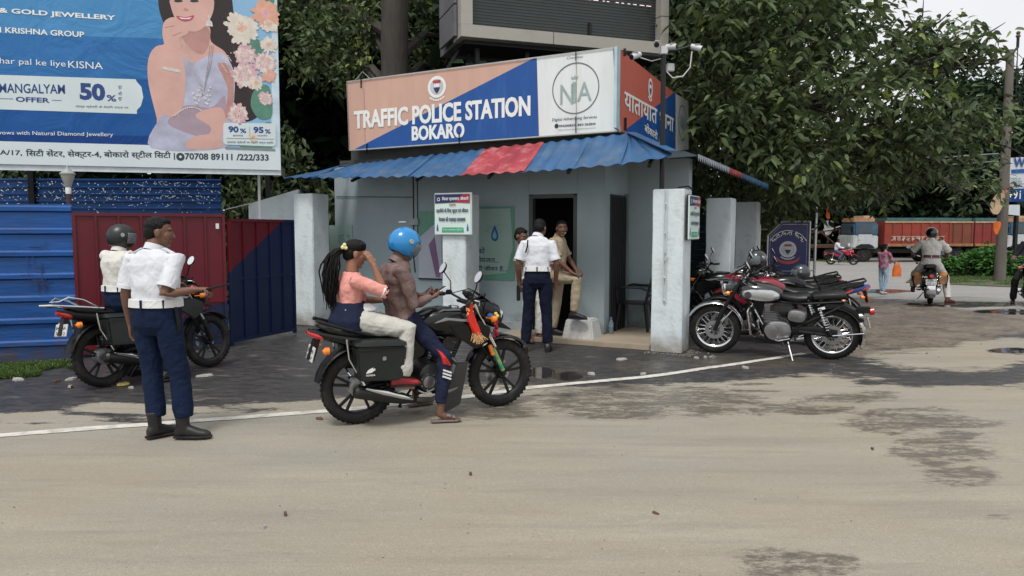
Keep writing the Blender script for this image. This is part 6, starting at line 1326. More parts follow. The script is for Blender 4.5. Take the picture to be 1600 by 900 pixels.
for i in range(12): MB().ell((1.19 + .012 * math.sin(i * 2.1), -.13 + .01 * math.cos(i * 1.7), .87 - i * .018), .017, seg=8, rings=5).build('garland_flower', mat('garland_red', (.35, .005, .02), .7, 0, .3, 30) if i > 2 else mat('garland_yellow', (.7, .5, .1), .7), hero)
MB().box((1.13, -.14, .86), (.06, .03, .04), rot=(0, .3, 0)).build('blue_ribbon', mat('ribbon_blue', (.03, .15, .4), .6), hero, bevel=.01)
LEFT_A, LEFT_B = G(165, 604), G(303, 574); 
leftm = moto('motorcycle', LEFT_A, hd(LEFT_A, LEFT_B) - .12, 'dark motorcycle with chrome rear rail and side box, behind the standing officer', L=1.26, box=2, rail='chrome', plate='JH09AA|3222', lean=R(-5), tailm=BLACKP)
RE_A, RE_B = G(1298, 561), G(1118, 551)
re_ = moto('motorcycle', RE_A, hd(RE_A, RE_B), 'black and silver classic motorcycle with chrome mudguards leaning on its kickstand', L=1.39, style='classic', lean=R(-8), Rr=.325, plate='JH09|7723', paint=mat('classic_black', (.012, .016, .015), .2, 0, .1, 3, coat=.7))
# the row of bikes behind the classic one
MAROON = mat('maroon_paint', (.2, .008, .02), .25, 0, .1, 3, coat=.6); BLUEP = mat('blue_paint', (.01, .07, .32), .25, 0, .1, 3, coat=.6); SILV = mat('silver_paint', (.42, .43, .44), .3, .5, .1, 3)
B1 = moto('motorcycle', Vector((4.22, 10.25, 0)), R(161), 'dark motorcycle with maroon tank just behind the classic one, helmet on its handlebar', paint=MAROON, lean=R(-7), tailm=BLACKP, plate='')
B2 = moto('motorcycle', Vector((4.74, 10.85, 0)), R(163), 'blue and black motorcycle with blue tail and orange number plate behind the classic one', lean=R(-7), pm=mat('plate_orange', (.65, .1, .04), .5), plate='JH09', tailm=BLUEP)
B3 = moto('motorcycle', Vector((4.75, 11.7, 0)), R(166), 'grey and black motorcycle standing third behind the classic one', paint=SILV, lean=R(-7), tailm=BLACKP)
B4 = moto('motorcycle', Vector((5.1, 12.6, 0)), R(164), 'black motorcycle farthest back in the parked row near the blue board', lean=R(-7), tailm=BLACKP)
B5 = moto('motorcycle', Vector((4.0, 11.6, 0)), R(158), 'dark motorcycle mostly hidden, front wheel between the near pillar and the second pillar', lean=R(-7))
POL = G(1453, 475); pol = moto('motorcycle', POL, R(64), 'black motorcycle seen from behind, ridden by the khaki officer, white plate and red lamp', style='classic', L=1.39, lean=R(-2), Rr=.325, plate='JH01|AB 21', paint=mat('classic_black', (.012, .016, .015)))
for s_ in (1, -1): MB().tube([(.0, s_ * .3, .35), (-.02, s_ * .33, .62), (.28, s_ * .33, .64), (.3, s_ * .3, .38)], .014, 8).build('crash_bar', BLACKM, pol)
for s_ in (1, -1): MB().loft([((-.06, s_ * .24, .52), .1, .07), ((.05, s_ * .25, .55), .14, .1), ((.2, s_ * .24, .52), .1, .07)], 12, None, 2.4, ((0, 0, 1), (0, 1, 0))).build('pannier', mat('orange_bag', (.5, .2, .04), .6, 0, .3, 9, hue=(.2, .12, .08)), pol)
FARB = Vector(((1326 - 800) / FPX * 47, 47, gz(47))); far = moto('motorcycle', FARB + Vector((-.9, .5, 0)), R(-22), 'small red motorcycle riding in front of the truck cab in the distance', paint=mat('far_red', (.45, .01, .04), .3), lean=0)
EDG = G(1604, 470); edg = moto('motorcycle', Vector((11.5, 16.5, gz(16.5))), R(235), 'dark motorcycle entering at the right edge of the frame', lean=R(2))
# loose helmet and bag on the row
def helmet(mb_parent, c, f, u, m, visor_up=0.0, size=1.0, name='helmet', half=False, vis=True):
    """an open-faced helmet around head centre c, facing f"""
    c = Vector(c); f = Vector(f).normalized(); u = Vector(u).normalized(); r = u.cross(f).normalized() * -1; u = f.cross(r) * -1 if f.cross(r).dot(u) < 0 else f.cross(r); u.normalize()
    mb = MB(); nA, nB = 30, 16; vs = []; sx, sy, sz = .138 * size, .118 * size, .135 * size
    def pt(a, b, k=1.0):   # a azimuth from front, b polar from top
        st = math.sin(b); return c + (f * (math.cos(a) * st * sx * (1.0 + .06 * (math.cos(a) > 0))) + r * (math.sin(a) * st * sy) + u * (math.cos(b) * sz)) * k + u * .018 - f * .012
    rows = []
    for j in range(nB + 1):
        row = []
        for i in range(nA):
            a = 2 * math.pi * i / nA; fr = math.exp(-(min(a, 2 * math.pi - a) / .95) ** 4)
            bmax = R(138 if not half else 112); row.append(pt(a, .03 + (bmax - .03) * j / nB)); 
        rows.append(row)
    outer = rows; n = nA; vs = [v for q_ in outer for v in q_]; keep = []
    for j in range(nB):
        for i in range(nA):
            a = 2 * math.pi * (i + .5) / nA; a = min(a, 2 * math.pi - a); b = .03 + (R(138) - .03) * (j + .5) / nB
            if a < R(62) and R(74) < b < R(115): continue      # face opening
            keep.append((j * n + i, j * n + (i + 1) % n, (j + 1) * n + (i + 1) % n, (j + 1) * n + i))
    sh = MB().add(vs, keep, m).build(name, m, mb_parent); md = sh.modifiers.new('t', 'SOLIDIFY'); md.thickness = .018; md.offset = -1; md = sh.modifiers.new('s', 'SUBSURF'); md.levels = md.render_levels = 1
    MB().ell(c + u * .012 - f * .01, (sx * .82, sy * .82, sz * .8), seg=16, rings=10, ax=(f, r, u)).build('padding', mat('helmet_padding', (.012, .012, .014), .8), sh) if vis == 'empty' else None
    g = []; 
    for j in range(7):
        b = R(68) + R(46) * j / 6
        g.append([pt(a, b, 1.03) for a in np.linspace(-R(66), R(66), 15)])
    if visor_up: 
        M_ = Matrix.Rotation(visor_up, 3, r); piv = c + u * .03; g = [[piv + M_ @ (v - piv) for v in q_] for q_ in g]
    vv = [v for q_ in g for v in q_]; fs = [(j * 15 + i, j * 15 + i + 1, (j + 1) * 15 + i + 1, (j + 1) * 15 + i) for j in range(6) for i in range(14)]
    vz = MB().add(vv, fs).build('visor', mat('clear_visor', (.2, .23, .25), .12, 0, .02, 3, alpha=.4, spec=.35), sh); md = vz.modifiers.new('t', 'SOLIDIFY'); md.thickness = .003
    for s_ in (1, -1): MB().lathe([(.022, 0), (.018, .008)], c + r * s_ * sy * 1.0 + u * .04, r * s_, 12).build('hinge', GREY_STEEL, sh)
    return sh
HBLK = mat('helmet_black', (.012, .013, .014), .15, 0, .1, 3, coat=.8)
hp = P(1183, 408, 9.95); root = empty('helmet', hp, 0, 'glossy black helmet resting on the handlebar of the maroon tanked motorcycle', 'helmet'); helmet(root, (0, 0, 0), (-1, -.5, -.1), (0, .15, 1), HBLK, name='shell', vis='empty')
hp = P(1250, 428, 11.4); root = empty('helmet', hp, 0, 'dark grey helmet on the seat of a bike in front of the blue board', 'helmet'); helmet(root, (0, 0, 0), (-1, .3, 0), (0, 0, 1), mat('helmet_dark', (.035, .04, .045), .25, 0, .1, 3, coat=.5), name='shell', vis='empty')
# ------------------------------------------------------------------ people
V = lambda *a: Vector(a)
SK1 = mat('skin_brown', (.15, .07, .042), .5, 0, .12, 6, bump=.05); SK2 = mat('skin_tan', (.26, .125, .075), .5, 0, .12, 6, bump=.05)
HAIRB = mat('hair_black', (.005, .0045, .0045), .55, 0, .3, 30, spec=.2, bump=.6, bscale=90, stretch=(1, 1, .25))
def cloth_mat(n, c, r=.85, **k): return mat(n, c, r, 0, k.pop('vary', .06), k.pop('scale', 6), bump=.45, bscale=7, bdist=.03, distort=1.6, spec=.2, **k)
WSH = cloth_mat('white_shirt', (.62, .64, .68)); WSH2 = cloth_mat('cream_shirt', (.6, .59, .55)); NVT = cloth_mat('navy_trouser', (.005, .013, .04)); NVD = cloth_mat('dark_navy_trouser', (.005, .008, .022)); KHK = cloth_mat('khaki_cloth', (.36, .3, .21)); KH2 = cloth_mat('pale_khaki', (.68, .66, .62))
BRN = mat('brown_jacket', (.12, .07, .062), .55, 0, .3, 9, bump=.25, bscale=40, hue=(.17, .11, .1)); PNK = cloth_mat('pink_top', (.68, .3, .26)); OFFW = cloth_mat('offwhite_trouser', (.5, .49, .45)); NVK = cloth_mat('navy_knit', (.012, .016, .04)); DKV = cloth_mat('dark_vest', (.01, .01, .018))
BOOT = mat('boot_black', (.012, .012, .013), .5, 0, .2, 8); BELTW = cloth_mat('white_belt', (.68, .68, .68)); BELTM = mat('maroon_belt', (.12, .02, .03), .5)
def arm_pt(a, b, t): return a.lerp(b, t)
def headmesh(mb, c, f, u, nb, k=1.0):
    f = f.normalized(); r = f.cross(u).normalized(); u = r.cross(f).normalized(); A = (f, r, u); e = lambda o, s_: mb.ell(c + (f * o[0] + r * o[1] + u * o[2]) * k, tuple(q * k for q in s_), seg=18, rings=12, ax=A)
    e((-.012, 0, .022), (.094, .074, .094)); e((.024, 0, -.045), (.066, .056, .07)); e((.066, 0, -.098), (.022, .028, .018)); e((.05, 0, -.02), (.046, .062, .05))
    mb.tube([c + (f * .084 + u * .018) * k, c + (f * .104 - u * .026) * k], [.008 * k, .0135 * k], 8, round_=True); e((.093, .011, -.03), (.008, .008, .006)); e((.093, -.011, -.03), (.008, .008, .006))
    e((.085, 0, -.058), (.011, .025, .0065)); e((.084, 0, -.069), (.011, .021, .0065)); e((.078, 0, .03), (.014, .052, .009))
    for s_ in (1, -1): e((-.004, s_ * .076, -.008), (.021, .008, .032)); e((.062, s_ * .038, -.035), (.02, .018, .02))
    mb.tube([nb, nb.lerp(c, .5) - f * .012 * k, c + (-f * .02 - u * .03) * k], [.06 * k, .054 * k, .054 * k], 14)
    return f, r, u
def hand(mb, w_, d, n, side, curl=.35, k=1.0):
    """palm, four unequal fingers and a thumb; d along the hand, n out of the palm, side = thumb direction sign"""
    d = d.normalized(); n = (n - d * n.dot(d)).normalized(); l = d.cross(n).normalized() * side
    mb.loft([(w_ - d * .01, .026 * k, .019 * k, l, n), (w_ + d * .03 * k, .034 * k, .017 * k, l, n), (w_ + d * .085 * k, .041 * k, .013 * k, l, n), (w_ + d * .095 * k, .036 * k, .009 * k, l, n)], 14, None, 2.6)
    for i, (o, L_) in enumerate(((.031, .9), (.011, 1.0), (-.0105, .93), (-.031, .73))):
        p = w_ + (d * .086 + l * o) * k; a = .15 + curl * .6; pts = [p - d * .01 * k]; 
        for j, sg in enumerate((.043, .027, .021)):
            pts.append(pts[-1] + (d * math.cos(a) + n * math.sin(a) + l * o * .8) * sg * L_ * k * (1.25 if j == 0 else 1)); a += .25 + curl * (.9 + .08 * i)
        mb.tube(pts, [.0095 * k, .0092 * k, .0082 * k, .007 * k], 8, round_=True)
    b = w_ + (d * .02 + l * .026) * k; a = 1.0 - curl * .45
    mb.tube([b, b + (d * math.cos(a) + l * math.sin(a) + n * .25) * .038 * k, b + (d * math.cos(a) + l * math.sin(a) + n * .35) * .052 * k + (d * .9 + n * (.3 + curl * .5)) * .026 * k], [.014 * k, .011 * k, .0085 * k], 8, round_=True)
def torso(mb, J, infl, z0=-.1, top=True, k=1.0, belly=.0, wid=1.0):
    P0, C0, N0 = J['pel'], J['che'], J['nb']; lx0 = (J['hipL'] - J['hipR']).normalized(); lx1 = (J['shL'] - J['shR']).normalized(); ax = (C0 - P0); L_ = ax.length; ax = ax.normalized()
    secs = []
    for t, w_, d_ in ((z0, .15, .1), (0.0, .162, .112), (.3, .148, .105 + belly), (.6, .152, .112 + belly * .7), (.85, .168, .115), (1.0, .176, .11), (1.16, .15, .095), (1.27, .1, .075)):
        if t < z0: continue
        tt = min(1, max(0, t)); lx = lx0.lerp(lx1, tt).normalized(); c = P0 + ax * (t * L_) if t <= 1 else C0 + (N0 - C0) * ((t - 1) / .3)
        fr_ = lx.cross(ax).normalized(); secs.append((c + fr_ * belly * .6 * (1 - abs(tt - .4)), (w_ * wid + infl) * k, (d_ + infl) * k, lx, fr_))
    if top: secs.append((N0, (.062 + infl) * k, (.06 + infl) * k, lx1, lx1.cross(ax)))
    return mb.loft(secs, 22, None, 2.35)
def shoe(root, an, td, m, k=1.0, kind='shoe', sole=None):
    td = V(td[0], td[1], 0).normalized(); s_ = V(-td.y, td.x, 0); z = an.z - .08 * k; b = an.copy(); b.z = z; up = V(0, 0, 1); mb = MB()
    if kind == 'sandal': 
        o = MB().loft([(b - td * .075, .03, .008, s_, up), (b - td * .03 , .036, .011, s_, up), (b + td * .06, .036, .01, s_, up), (b + td * .13, .046, .01, s_, up), (b + td * .175, .03, .008, s_, up)], 16, None, 3).build('sandal', m, root); o.location.z = .012
        MB().loft([(b + td * .05 + up * .045, .042, .012, s_, up + td * .5), (b + td * .085 + up * .04, .044, .01, s_, up + td * .5)], 14, None, 2.4).loft([(b + td * .1 + up * .03, .046, .012, s_, up), (b + td * .12 + up * .028, .046, .01, s_, up)], 14).build('strap', m, o); return
    q = [(-.075, .026, .03, .032), (-.05, .036, .05, .05), (0, .038, .05, .052), (.055, .042, .04, .042), (.11, .045, .03, .03), (.16, .04, .024, .025), (.19, .022, .015, .016)]
    mb.loft([(b + td * x * k + up * (zc + .006) * k, w_ * k, h * k, s_, up) for x, w_, h, zc in q], 18, None, 2.5)
    if kind in ('boot', 'shoe'): mb.tube([b + up * .04 * k - td * .012, b + up * (.2 if kind == 'boot' else .1) * k - td * .02], [.046 * k, (.055 if kind == 'boot' else .042) * k], 14)
    me = solid(mb, kind, m, root, .008, 1)
    MB().loft([(b - td * .082 * k + up * .008, .03 * k, .011, s_, up), (b - td * .03 * k + up * .008, .039 * k, .012, s_, up), (b + td * .1 * k + up * .008, .049 * k, .012, s_, up), (b + td * .17 * k + up * .009, .04 * k, .011, s_, up), (b + td * .198 * k + up * .01, .02 * k, .01, s_, up)], 18, None, 2.6).build('sole', sole or RUBBER, me)
def person(label, loc, heading, J, shirt=WSH, trouser=NVT, skin=SK1, sleeve=.6, k=1.0, shoes='shoe', shoem=None, hair='short', hands=(.35, .35), vox=.0075, belt=None, belly=.0, group=None, longsleeve=False, bare_arm=None, leg=1.0, dispk=1.0, collar=True, untuck=0.0, hatch=None, body_k=1.0, shirt_top=True, wid=1.0, hemw=.062, face=True):
    root = empty('person', loc, heading, label, 'person', group)
    J = {a: Vector(b) for a, b in J.items()}
    J.setdefault('nb', J['che'] + (J['head'] - J['che']) * .42); f, u = J['hf'].normalized(), J.get('hu', V(0, 0, 1)).normalized()
    body = MB(); torso(body, J, -.022, k=k * body_k, wid=wid); F_, R__, U_ = headmesh(body, J['head'], f, u, J['nb'], k)
    for s_ in 'LR':
        sh, el, wr = J['sh' + s_], J['el' + s_], J['wr' + s_]; body.tube([sh, sh.lerp(el, .5), el, el.lerp(wr, .3), wr], [.046 * k, .043 * k, .036 * k, .037 * k, .025 * k], 12, round_=True)
        hdv = J.get('hd' + s_, wr - el); hn = J.get('hn' + s_, V(0, 1 if s_ == 'R' else -1, 0)); hand(body, wr, hdv, hn, J_side(s_, hdv, hn, J), hands[0 if s_ == 'L' else 1], k * .97)
        hp_, kn, an = J['hip' + s_], J['kn' + s_], J['an' + s_]; body.tube([hp_, hp_.lerp(kn, .5), kn, kn.lerp(an, .3), an], [.07 * k, .062 * k, .046 * k, .047 * k, .032 * k], 12, round_=True)
        td = V(*J['td' + s_]) if 'td' + s_ in J else V(1, 0, 0); td = td.normalized(); body.tube([an + V(0, 0, -.01), an + td * .06 * k + V(0, 0, -.045 * k), an + td * .13 * k + V(0, 0, -.06 * k)], [.032 * k, .028 * k, .02 * k], 10, round_=True)
        if shoes == 'sandal':
            sd = V(-td.y, td.x, 0)
            for i in range(5): body.tube([an + td * .12 * k + sd * (i - 2) * .014 * (1) + V(0, 0, -.058 * k), an + td * (.165 - abs(i - 1) * .006) * k + sd * (i - 2) * .016 + V(0, 0, -.064 * k)], [.012, .0085], 7, round_=True)
    bo = solid(body, 'body', skin, root, vox * .8, 1)
    if face:
        for s_ in (1, -1):
            q = J['head'] + (F_ * .083 + R__ * s_ * .031 + U_ * .009) * k; MB().ell(q, (.008 * k, .011 * k, .005 * k), seg=10, rings=6, ax=(F_, R__, U_)).build('eye', mat('eye_white', (.26, .22, .2), .3), root); MB().ell(q + F_ * .006 * k, .0055 * k, seg=8, rings=5).build('pupil', INKB, root.children[-1] if root.children[-1].name.startswith('eye') else root)
            MB().tube([q + (U_ * .02 - R__ * s_ * .016) * k, q + (U_ * .025 + F_ * .004) * k, q + (U_ * .018 + R__ * s_ * .02 - F_ * .008) * k], .0035 * k, 5).build('eyebrow', HAIRB, root)
    # trousers
    t = MB(); lx = (J['hipL'] - J['hipR']).normalized(); axd = (J['che'] - J['pel']).normalized(); fd = lx.cross(axd).normalized(); tk = k * leg
    t.loft([(J['pel'] + axd * .1 * k, (.158 * wid + belly * .5) * tk, (.117 + belly * .8) * tk, lx, fd), (J['pel'] + axd * .02, .17 * wid * tk, .125 * tk, lx, fd), (J['pel'] - axd * .06 * k, .165 * tk, .118 * tk, lx, fd), (J['pel'] - axd * .13 * k, .1 * tk, .08 * tk, lx, fd)], 22, None, 2.3)
    for s_ in 'LR':
        hp_, kn, an = J['hip' + s_], J['kn' + s_], J['an' + s_]; h2 = an + (kn - an).normalized() * (.03 if shoes not in ('boot', 'sandal') else .08) * k
        t.tube([hp_ + axd * .02, hp_.lerp(kn, .35), hp_.lerp(kn, .8), kn, kn.lerp(h2, .3), kn.lerp(h2, .8), h2], [.098 * tk, .092 * tk, .076 * tk, .073 * tk, .07 * tk, (hemw + .008) * tk, hemw * tk], 16, round_=False)
    solid(t, 'trousers', trouser, root, vox, 2, [(.022 * dispk, .13, 'CLOUDS'), (.008 * dispk, .045, 'CLOUDS')])
    # shirt
    sm_ = MB(); torso(sm_, J, .012, z0=.06 - untuck, k=k * body_k, belly=belly, top=shirt_top, wid=wid)
    for s_ in 'LR':
        sh, el, wr = J['sh' + s_], J['el' + s_], J['wr' + s_]; cin = J['che'].lerp(sh, .55) + (sh - J['che']) * .0
        if (longsleeve and bare_arm != s_): sm_.tube([cin, sh, sh.lerp(el, .5), el, el.lerp(wr, .5), wr.lerp(el, .06)], [.07 * k, .068 * k, .06 * k, .055 * k, .048 * k, .04 * k], 16, round_=False)
        else: e_ = sh.lerp(el, sleeve + .18); sm_.tube([cin, sh, sh.lerp(el, .4), e_], [.066 * k, .064 * k, .064 * k, .067 * k], 16)
    if not longsleeve:
        for s_ in 'LR':
            sh, el = J['sh' + s_], J['el' + s_]; e_ = sh.lerp(el, sleeve + .17); MB().lathe([(.066 * k, -.022), (.0705 * k, -.02), (.0705 * k, .006), (.064 * k, .006)], e_, (el - sh), 20, closed=True).build('sleeve_hem', shirt, root)
    so_ = solid(sm_, 'shirt', shirt, root, vox, 2, [(.024 * dispk, .13, 'CLOUDS'), (.007 * dispk, .05, 'CLOUDS')])
    if collar:
        cax = (J['head'] - J['nb']).normalized(); MB().lathe([(.074 * k, -.02), (.07 * k, .028), (.064 * k, .03), (.062 * k, -.01)], J['nb'] + cax * .005, cax, 22, closed=True).build('collar', shirt, root)
    if belt:
        c = J['pel'] + axd * .115 * k; w_ = (.162 * wid + belly * .4) * k * 1.0; d_ = (.118 + belly * .9) * k; cc = c + fd * belly * .3
        MB().loft([(cc - axd * .028, w_ + .02, d_ + .02, lx, fd), (cc + axd * .03, w_ + .017, d_ + .018, lx, fd)], 28, None, 2.3).build('belt', belt, root)
        for an_ in (-2.4, -1.57, -.7, .6, 2.5): MB().box(cc + lx * math.cos(an_) * (w_ + .022) + fd * math.sin(an_) * (d_ + .022) - axd * .004, (.014, .014, .07)).build('belt_loop', trouser, root)
    if hair == 'short':
        h = MB(); e = lambda o, s_: h.ell(J['head'] + (F_ * o[0] + R__ * o[1] + U_ * o[2]) * k, tuple(q * k for q in s_), seg=18, rings=12, ax=(F_, R__, U_)); e((-.022, 0, .043), (.09, .079, .078)); e((-.045, 0, .0), (.066, .076, .082)); e((.02, 0, .083), (.055, .055, .03)); solid(h, 'hair', HAIRB, root, .006, 2, [(.006, .02, 'CLOUDS')])
    for s_ in 'LR': 
        if shoes: shoe(root, J['an' + s_], J.get('td' + s_, V(1, 0, 0)), shoem or BOOT, k, shoes)
    return root, J, (F_, R__, U_)
def J_side(s_, d, n, J):
    # thumb on the inner or forward side
    l = Vector(d).normalized().cross(Vector(n)).normalized(); t = J.get('th' + s_, V(1, 0, .2)); return 1 if l.dot(Vector(t)) > 0 else -1
def joints(**o): return o
# --- the standing traffic officer
stand = dict(pel=(0, 0, .93), che=(.0, 0, 1.33), head=(.045, 0, 1.585), hf=(1, 0, -.1), shL=(0, .18, 1.375), shR=(0, -.18, 1.375), elL=(-.02, .25, 1.1), elR=(-.02, -.25, 1.1), wrL=(.04, .26, .86), wrR=(.04, -.26, .86), hipL=(0, .09, .9), hipR=(0, -.09, .9), knL=(.02, .1, .5), knR=(.02, -.1, .5), anL=(0, .11, .09), anR=(0, -.11, .09), nb=(.005, 0, 1.45))
J1 = dict(stand, shL=(0, .205, 1.375), shR=(0, -.205, 1.375), head=(.05, -.02, 1.575), hf=(.93, -.36, -.12), elR=(-.05, -.24, 1.13), wrR=(.17, -.19, 1.15), hdR=(.9, .1, .03), hnR=(.1, .25, -1), thR=(0, 1, .3), elL=(-.04, .29, 1.1), wrL=(.0, .31, .86), hnL=(.2, -1, 0), anL=(.015, .02, .09), anR=(.165, -.19, .09), knL=(.03, .07, .5), knR=(.11, -.15, .5), tdL=(1, .05, 0), tdR=(.72, -.7, 0), hipL=(0, .095, .9), hipR=(0, -.095, .9))
OF1 = V(-2.7, 5.64, 0)
J1.update(head=(.045, -.02, 1.575), hf=(.54, -.84, -.1), elR=(-.12, -.18, 1.12), wrR=(.02, -.34, 1.15), hdR=(.26, -.95, .05), hnR=(0, .1, -1), thR=(.9, .26, .3), elL=(-.03, .245, 1.1), wrL=(.02, .25, .86), anL=(.0, .03, .09), anR=(.03, -.2, .09), knL=(.03, .075, .5), knR=(.05, -.15, .5), tdL=(.93, -.37, 0), tdR=(.31, -.95, 0))
o1, JJ, FR = person('traffic officer in white shirt and navy trousers standing with his back turned, holding a device', OF1, R(75), J1, WSH, NVT, SK1, .62, 1.0, 'boot', hands=(.45, .75), vox=.006, belt=BELTW, belly=.018, leg=1.06, dispk=.85, hemw=.064, wid=1.1)
MB().tube([(.02, .172, 1.32), (.07, .172, 1.36), (.12, .15, 1.33), (.1, .16, 1.2)], .006, 6).build('lanyard', BLACKP, o1)
for s_ in (1, -1): MB().box((.0, s_ * .135, 1.437), (.045, .1, .012), rot=(-s_ * .42, 0, 0)).build('shoulder_strap', WSH, o1, bevel=.004)
MB().tube([(-.03, -.2, 1.02), (-.02, -.215, .9), (-.01, -.2, .82)], [.012, .016, .01], 8).build('key_pouch', BLACKP, o1)
MB().lathe([(.031, -.008), (.034, 0), (.031, .008)], (.015, -.325, 1.149), (.26, -.95, .1), 14).build('wrist_thread', mat('red_thread', (.5, .06, .03), .7), o1)
def at_of(root, v): return Matrix.Translation(root.location) @ Matrix.Rotation(root.rotation_euler.z, 4, 'Z') @ Vector(v)
q = at_of(o1, (.07, -.475, 1.165)); dv = empty('handheld_device', q, 0, 'dark handheld device in the right hand of the standing traffic officer', 'device'); dv.rotation_euler = (0, -.25, R(8)); MB().box((0.02, 0, 0), (.16, .075, .014)).build('casing', BLACKP, dv, bevel=.004); MB().box((.02, 0, .0085), (.13, .062, .002)).build('screen', mat('device_glass', (.05, .055, .06), .08), dv)
# --- riders
def ride(**k):
    b = dict(pel=(.28, 0, .88), che=(.32, 0, 1.26), head=(.4, 0, 1.5), hf=(1, 0, -.15), nb=(.345, 0, 1.37), shL=(.32, .19, 1.32), shR=(.32, -.19, 1.32), elL=(.5, .3, 1.1), elR=(.5, -.3, 1.1), wrL=(.76, .34, 1.05), wrR=(.76, -.34, 1.05), hipL=(.3, .1, .86), hipR=(.3, -.1, .86), knL=(.66, .2, .68), knR=(.66, -.2, .68), anL=(.44, .2, .36), anR=(.44, -.2, .36), hnL=(0, 0, -1), hnR=(0, 0, -1), thL=(0, -1, 0), thR=(0, 1, 0)); b.update(k); return b
ML = leftm.rotation_euler.z
o2, J2, F2 = person('motorcycle rider in white shirt and black helmet at the far left, behind the standing officer', LEFT_A, ML, ride(pel=(.18, 0, .88), che=(.18, 0, 1.27), nb=(.2, 0, 1.38), head=(.24, 0, 1.49), hf=(.85, -.5, -.1), shL=(.18, .19, 1.33), shR=(.18, -.19, 1.33), hipL=(.2, .1, .86), hipR=(.2, -.1, .86), anL=(.5, .3, .09), anR=(.5, -.3, .09), elL=(.36, .28, 1.1), elR=(.36, -.28, 1.1), wrL=(.62, .3, 1.04), wrR=(.62, -.3, 1.04), knL=(.55, .26, .6), knR=(.55, -.26, .6)), WSH2, NVT, SK1, .6, belt=BELTW, hair=None, vox=.008)
helmet(o2, J2['head'] + V(0, 0, .01), J2['hf'], V(0, 0, 1), mat('helmet_matt', (.014, .016, .017), .38, 0, .1, 3), visor_up=-.0)
o3, J3, F3 = person('man in brown jacket and blue helmet sitting on the motorcycle looking at his phone', HERO_A, HERO_H,
    ride(pel=(.38, 0, .86), che=(.33, 0, 1.2), nb=(.35, 0, 1.33), head=(.42, 0, 1.44), hf=(1, .0, -.5), hu=(.4, 0, 1), shL=(.33, .19, 1.26), shR=(.33, -.19, 1.26), elL=(.42, .26, 1.0), elR=(.4, -.27, .99), wrL=(.58, .08, 1.03), wrR=(.585, -.12, 1.02), hdL=(.8, -.5, .1), hdR=(.85, .4, .12), hnL=(0, -.3, 1), hnR=(0, .3, 1), thL=(.2, .2, 1), thR=(.2, .2, 1), hipL=(.42, .1, .84), hipR=(.42, -.1, .84), knL=(.68, .27, .58), knR=(.66, -.27, .55), anL=(.62, .33, .085), anR=(.6, -.31, .085), tdL=(1, .1, 0), tdR=(.95, -.25, 0)), BRN, NVK, SK1, 1, .98, 'sandal', mat('sandal_grey', (.16, .13, .12), .7), hair=None, longsleeve=True, untuck=.2, hands=(.7, .75), vox=.0062, dispk=1.5, leg=.88, hemw=.056)
hb3 = helmet(o3, J3['head'] + V(0, 0, .02), J3['hf'], J3['hu'], mat('helmet_blue', (.0, .2, .5), .22, 0, .06, 3, coat=.7), visor_up=-.15, size=1.02)
MB().box((.4, 0, 1.66), (.05, .04, .006)).build('helmet_badge', WHITEP, o3)
MB().tube([(.46, -.1, 1.38), (.47, -.1, 1.28), (.475, -.1, 1.24)], .006, 6).build('chin_strap', BLACKP, o3)
# red panel and white bars on the track pants
kn, hp_ = J3['knR'], J3['hipR']; an = J3['anR']
mb = MB(); a_, b_ = hp_.lerp(kn, .72), kn.lerp(an, .12); mb.loft([(a_ + V(.0, -.055, .0), .012, .012, V(0, 0, 1), V(1, 0, 0)), (kn + V(-.03, -.052, .0), .03, .02, V(0, 1, 0), V(1, 0, 0)), (b_ + V(.0, -.055, 0), .02, .034, V(0, 1, 0), V(1, 0, 0)), (b_ + V(.03, -.05, -.02), .008, .02, V(0, 1, 0), V(1, 0, 0))], 10); mb.build('red_panel', mat('track_red', (.5, .02, .015), .7), o3)
for i in range(3): c = kn.lerp(an, .24 + i * .055); MB().beam(c + V(-.03, -.071, .01), c + V(.045, -.066, -.02), .008, .014).build('white_bar', WHITEP, o3)
q = at_of(empty_ := o3, (.72, -.04, 1.08)); ph = empty('phone', q, HERO_H, 'small phone with a white face held by the rider in the blue helmet', 'phone'); ph.rotation_euler = (0, -.5, HERO_H); MB().box((0, 0, 0), (.13, .068, .01)).build('casing', WHITEP, ph, bevel=.003); MB().box((0, 0, .0062), (.115, .06, .002)).build('screen', mat('device_glass', (.05, .055, .06)), ph)
# --- the girl riding pillion
o4, J4, F4 = person('girl in pink top and pale trousers with a long ponytail riding pillion', HERO_A, HERO_H,
    ride(pel=(-.06, 0, .87), che=(-.05, 0, 1.14), nb=(-.035, 0, 1.255), head=(-.005, 0, 1.4), hf=(1, -.1, -.25), hu=(.2, 0, 1), shL=(-.05, .15, 1.19), shR=(-.05, -.15, 1.19), elL=(.12, .22, 1.0), elR=(.17, -.2, 1.1), wrL=(.25, .1, 1.0), wrR=(.1, -.16, 1.31), hdR=(-.35, .35, 1), hnR=(-.6, 1, 0), thR=(0, 1, -.4), hipL=(-.02, .09, .85), hipR=(-.02, -.09, .85), knL=(.34, .22, .8), knR=(.36, -.24, .79), anL=(.27, .24, .42), anR=(.27, -.25, .4), tdL=(1, 0, -.3), tdR=(1, -.1, -.3)), PNK, OFFW, SK2, 1, .92, 'shoe', mat('red_shoe', (.3, .02, .03), .4), hair='short', longsleeve=True, bare_arm=None, vox=.006, dispk=1.1, leg=1.08, hands=(.3, .15), collar=False, body_k=.86, hemw=.085)
for c in list(o4.children):
    if c.name.startswith('shirt'): bpy.data.objects.remove(c)
sm_ = MB(); torso(sm_, dict(J4, pel=J4['pel'] + V(0, 0, .1)), .012, z0=.05, k=.8)
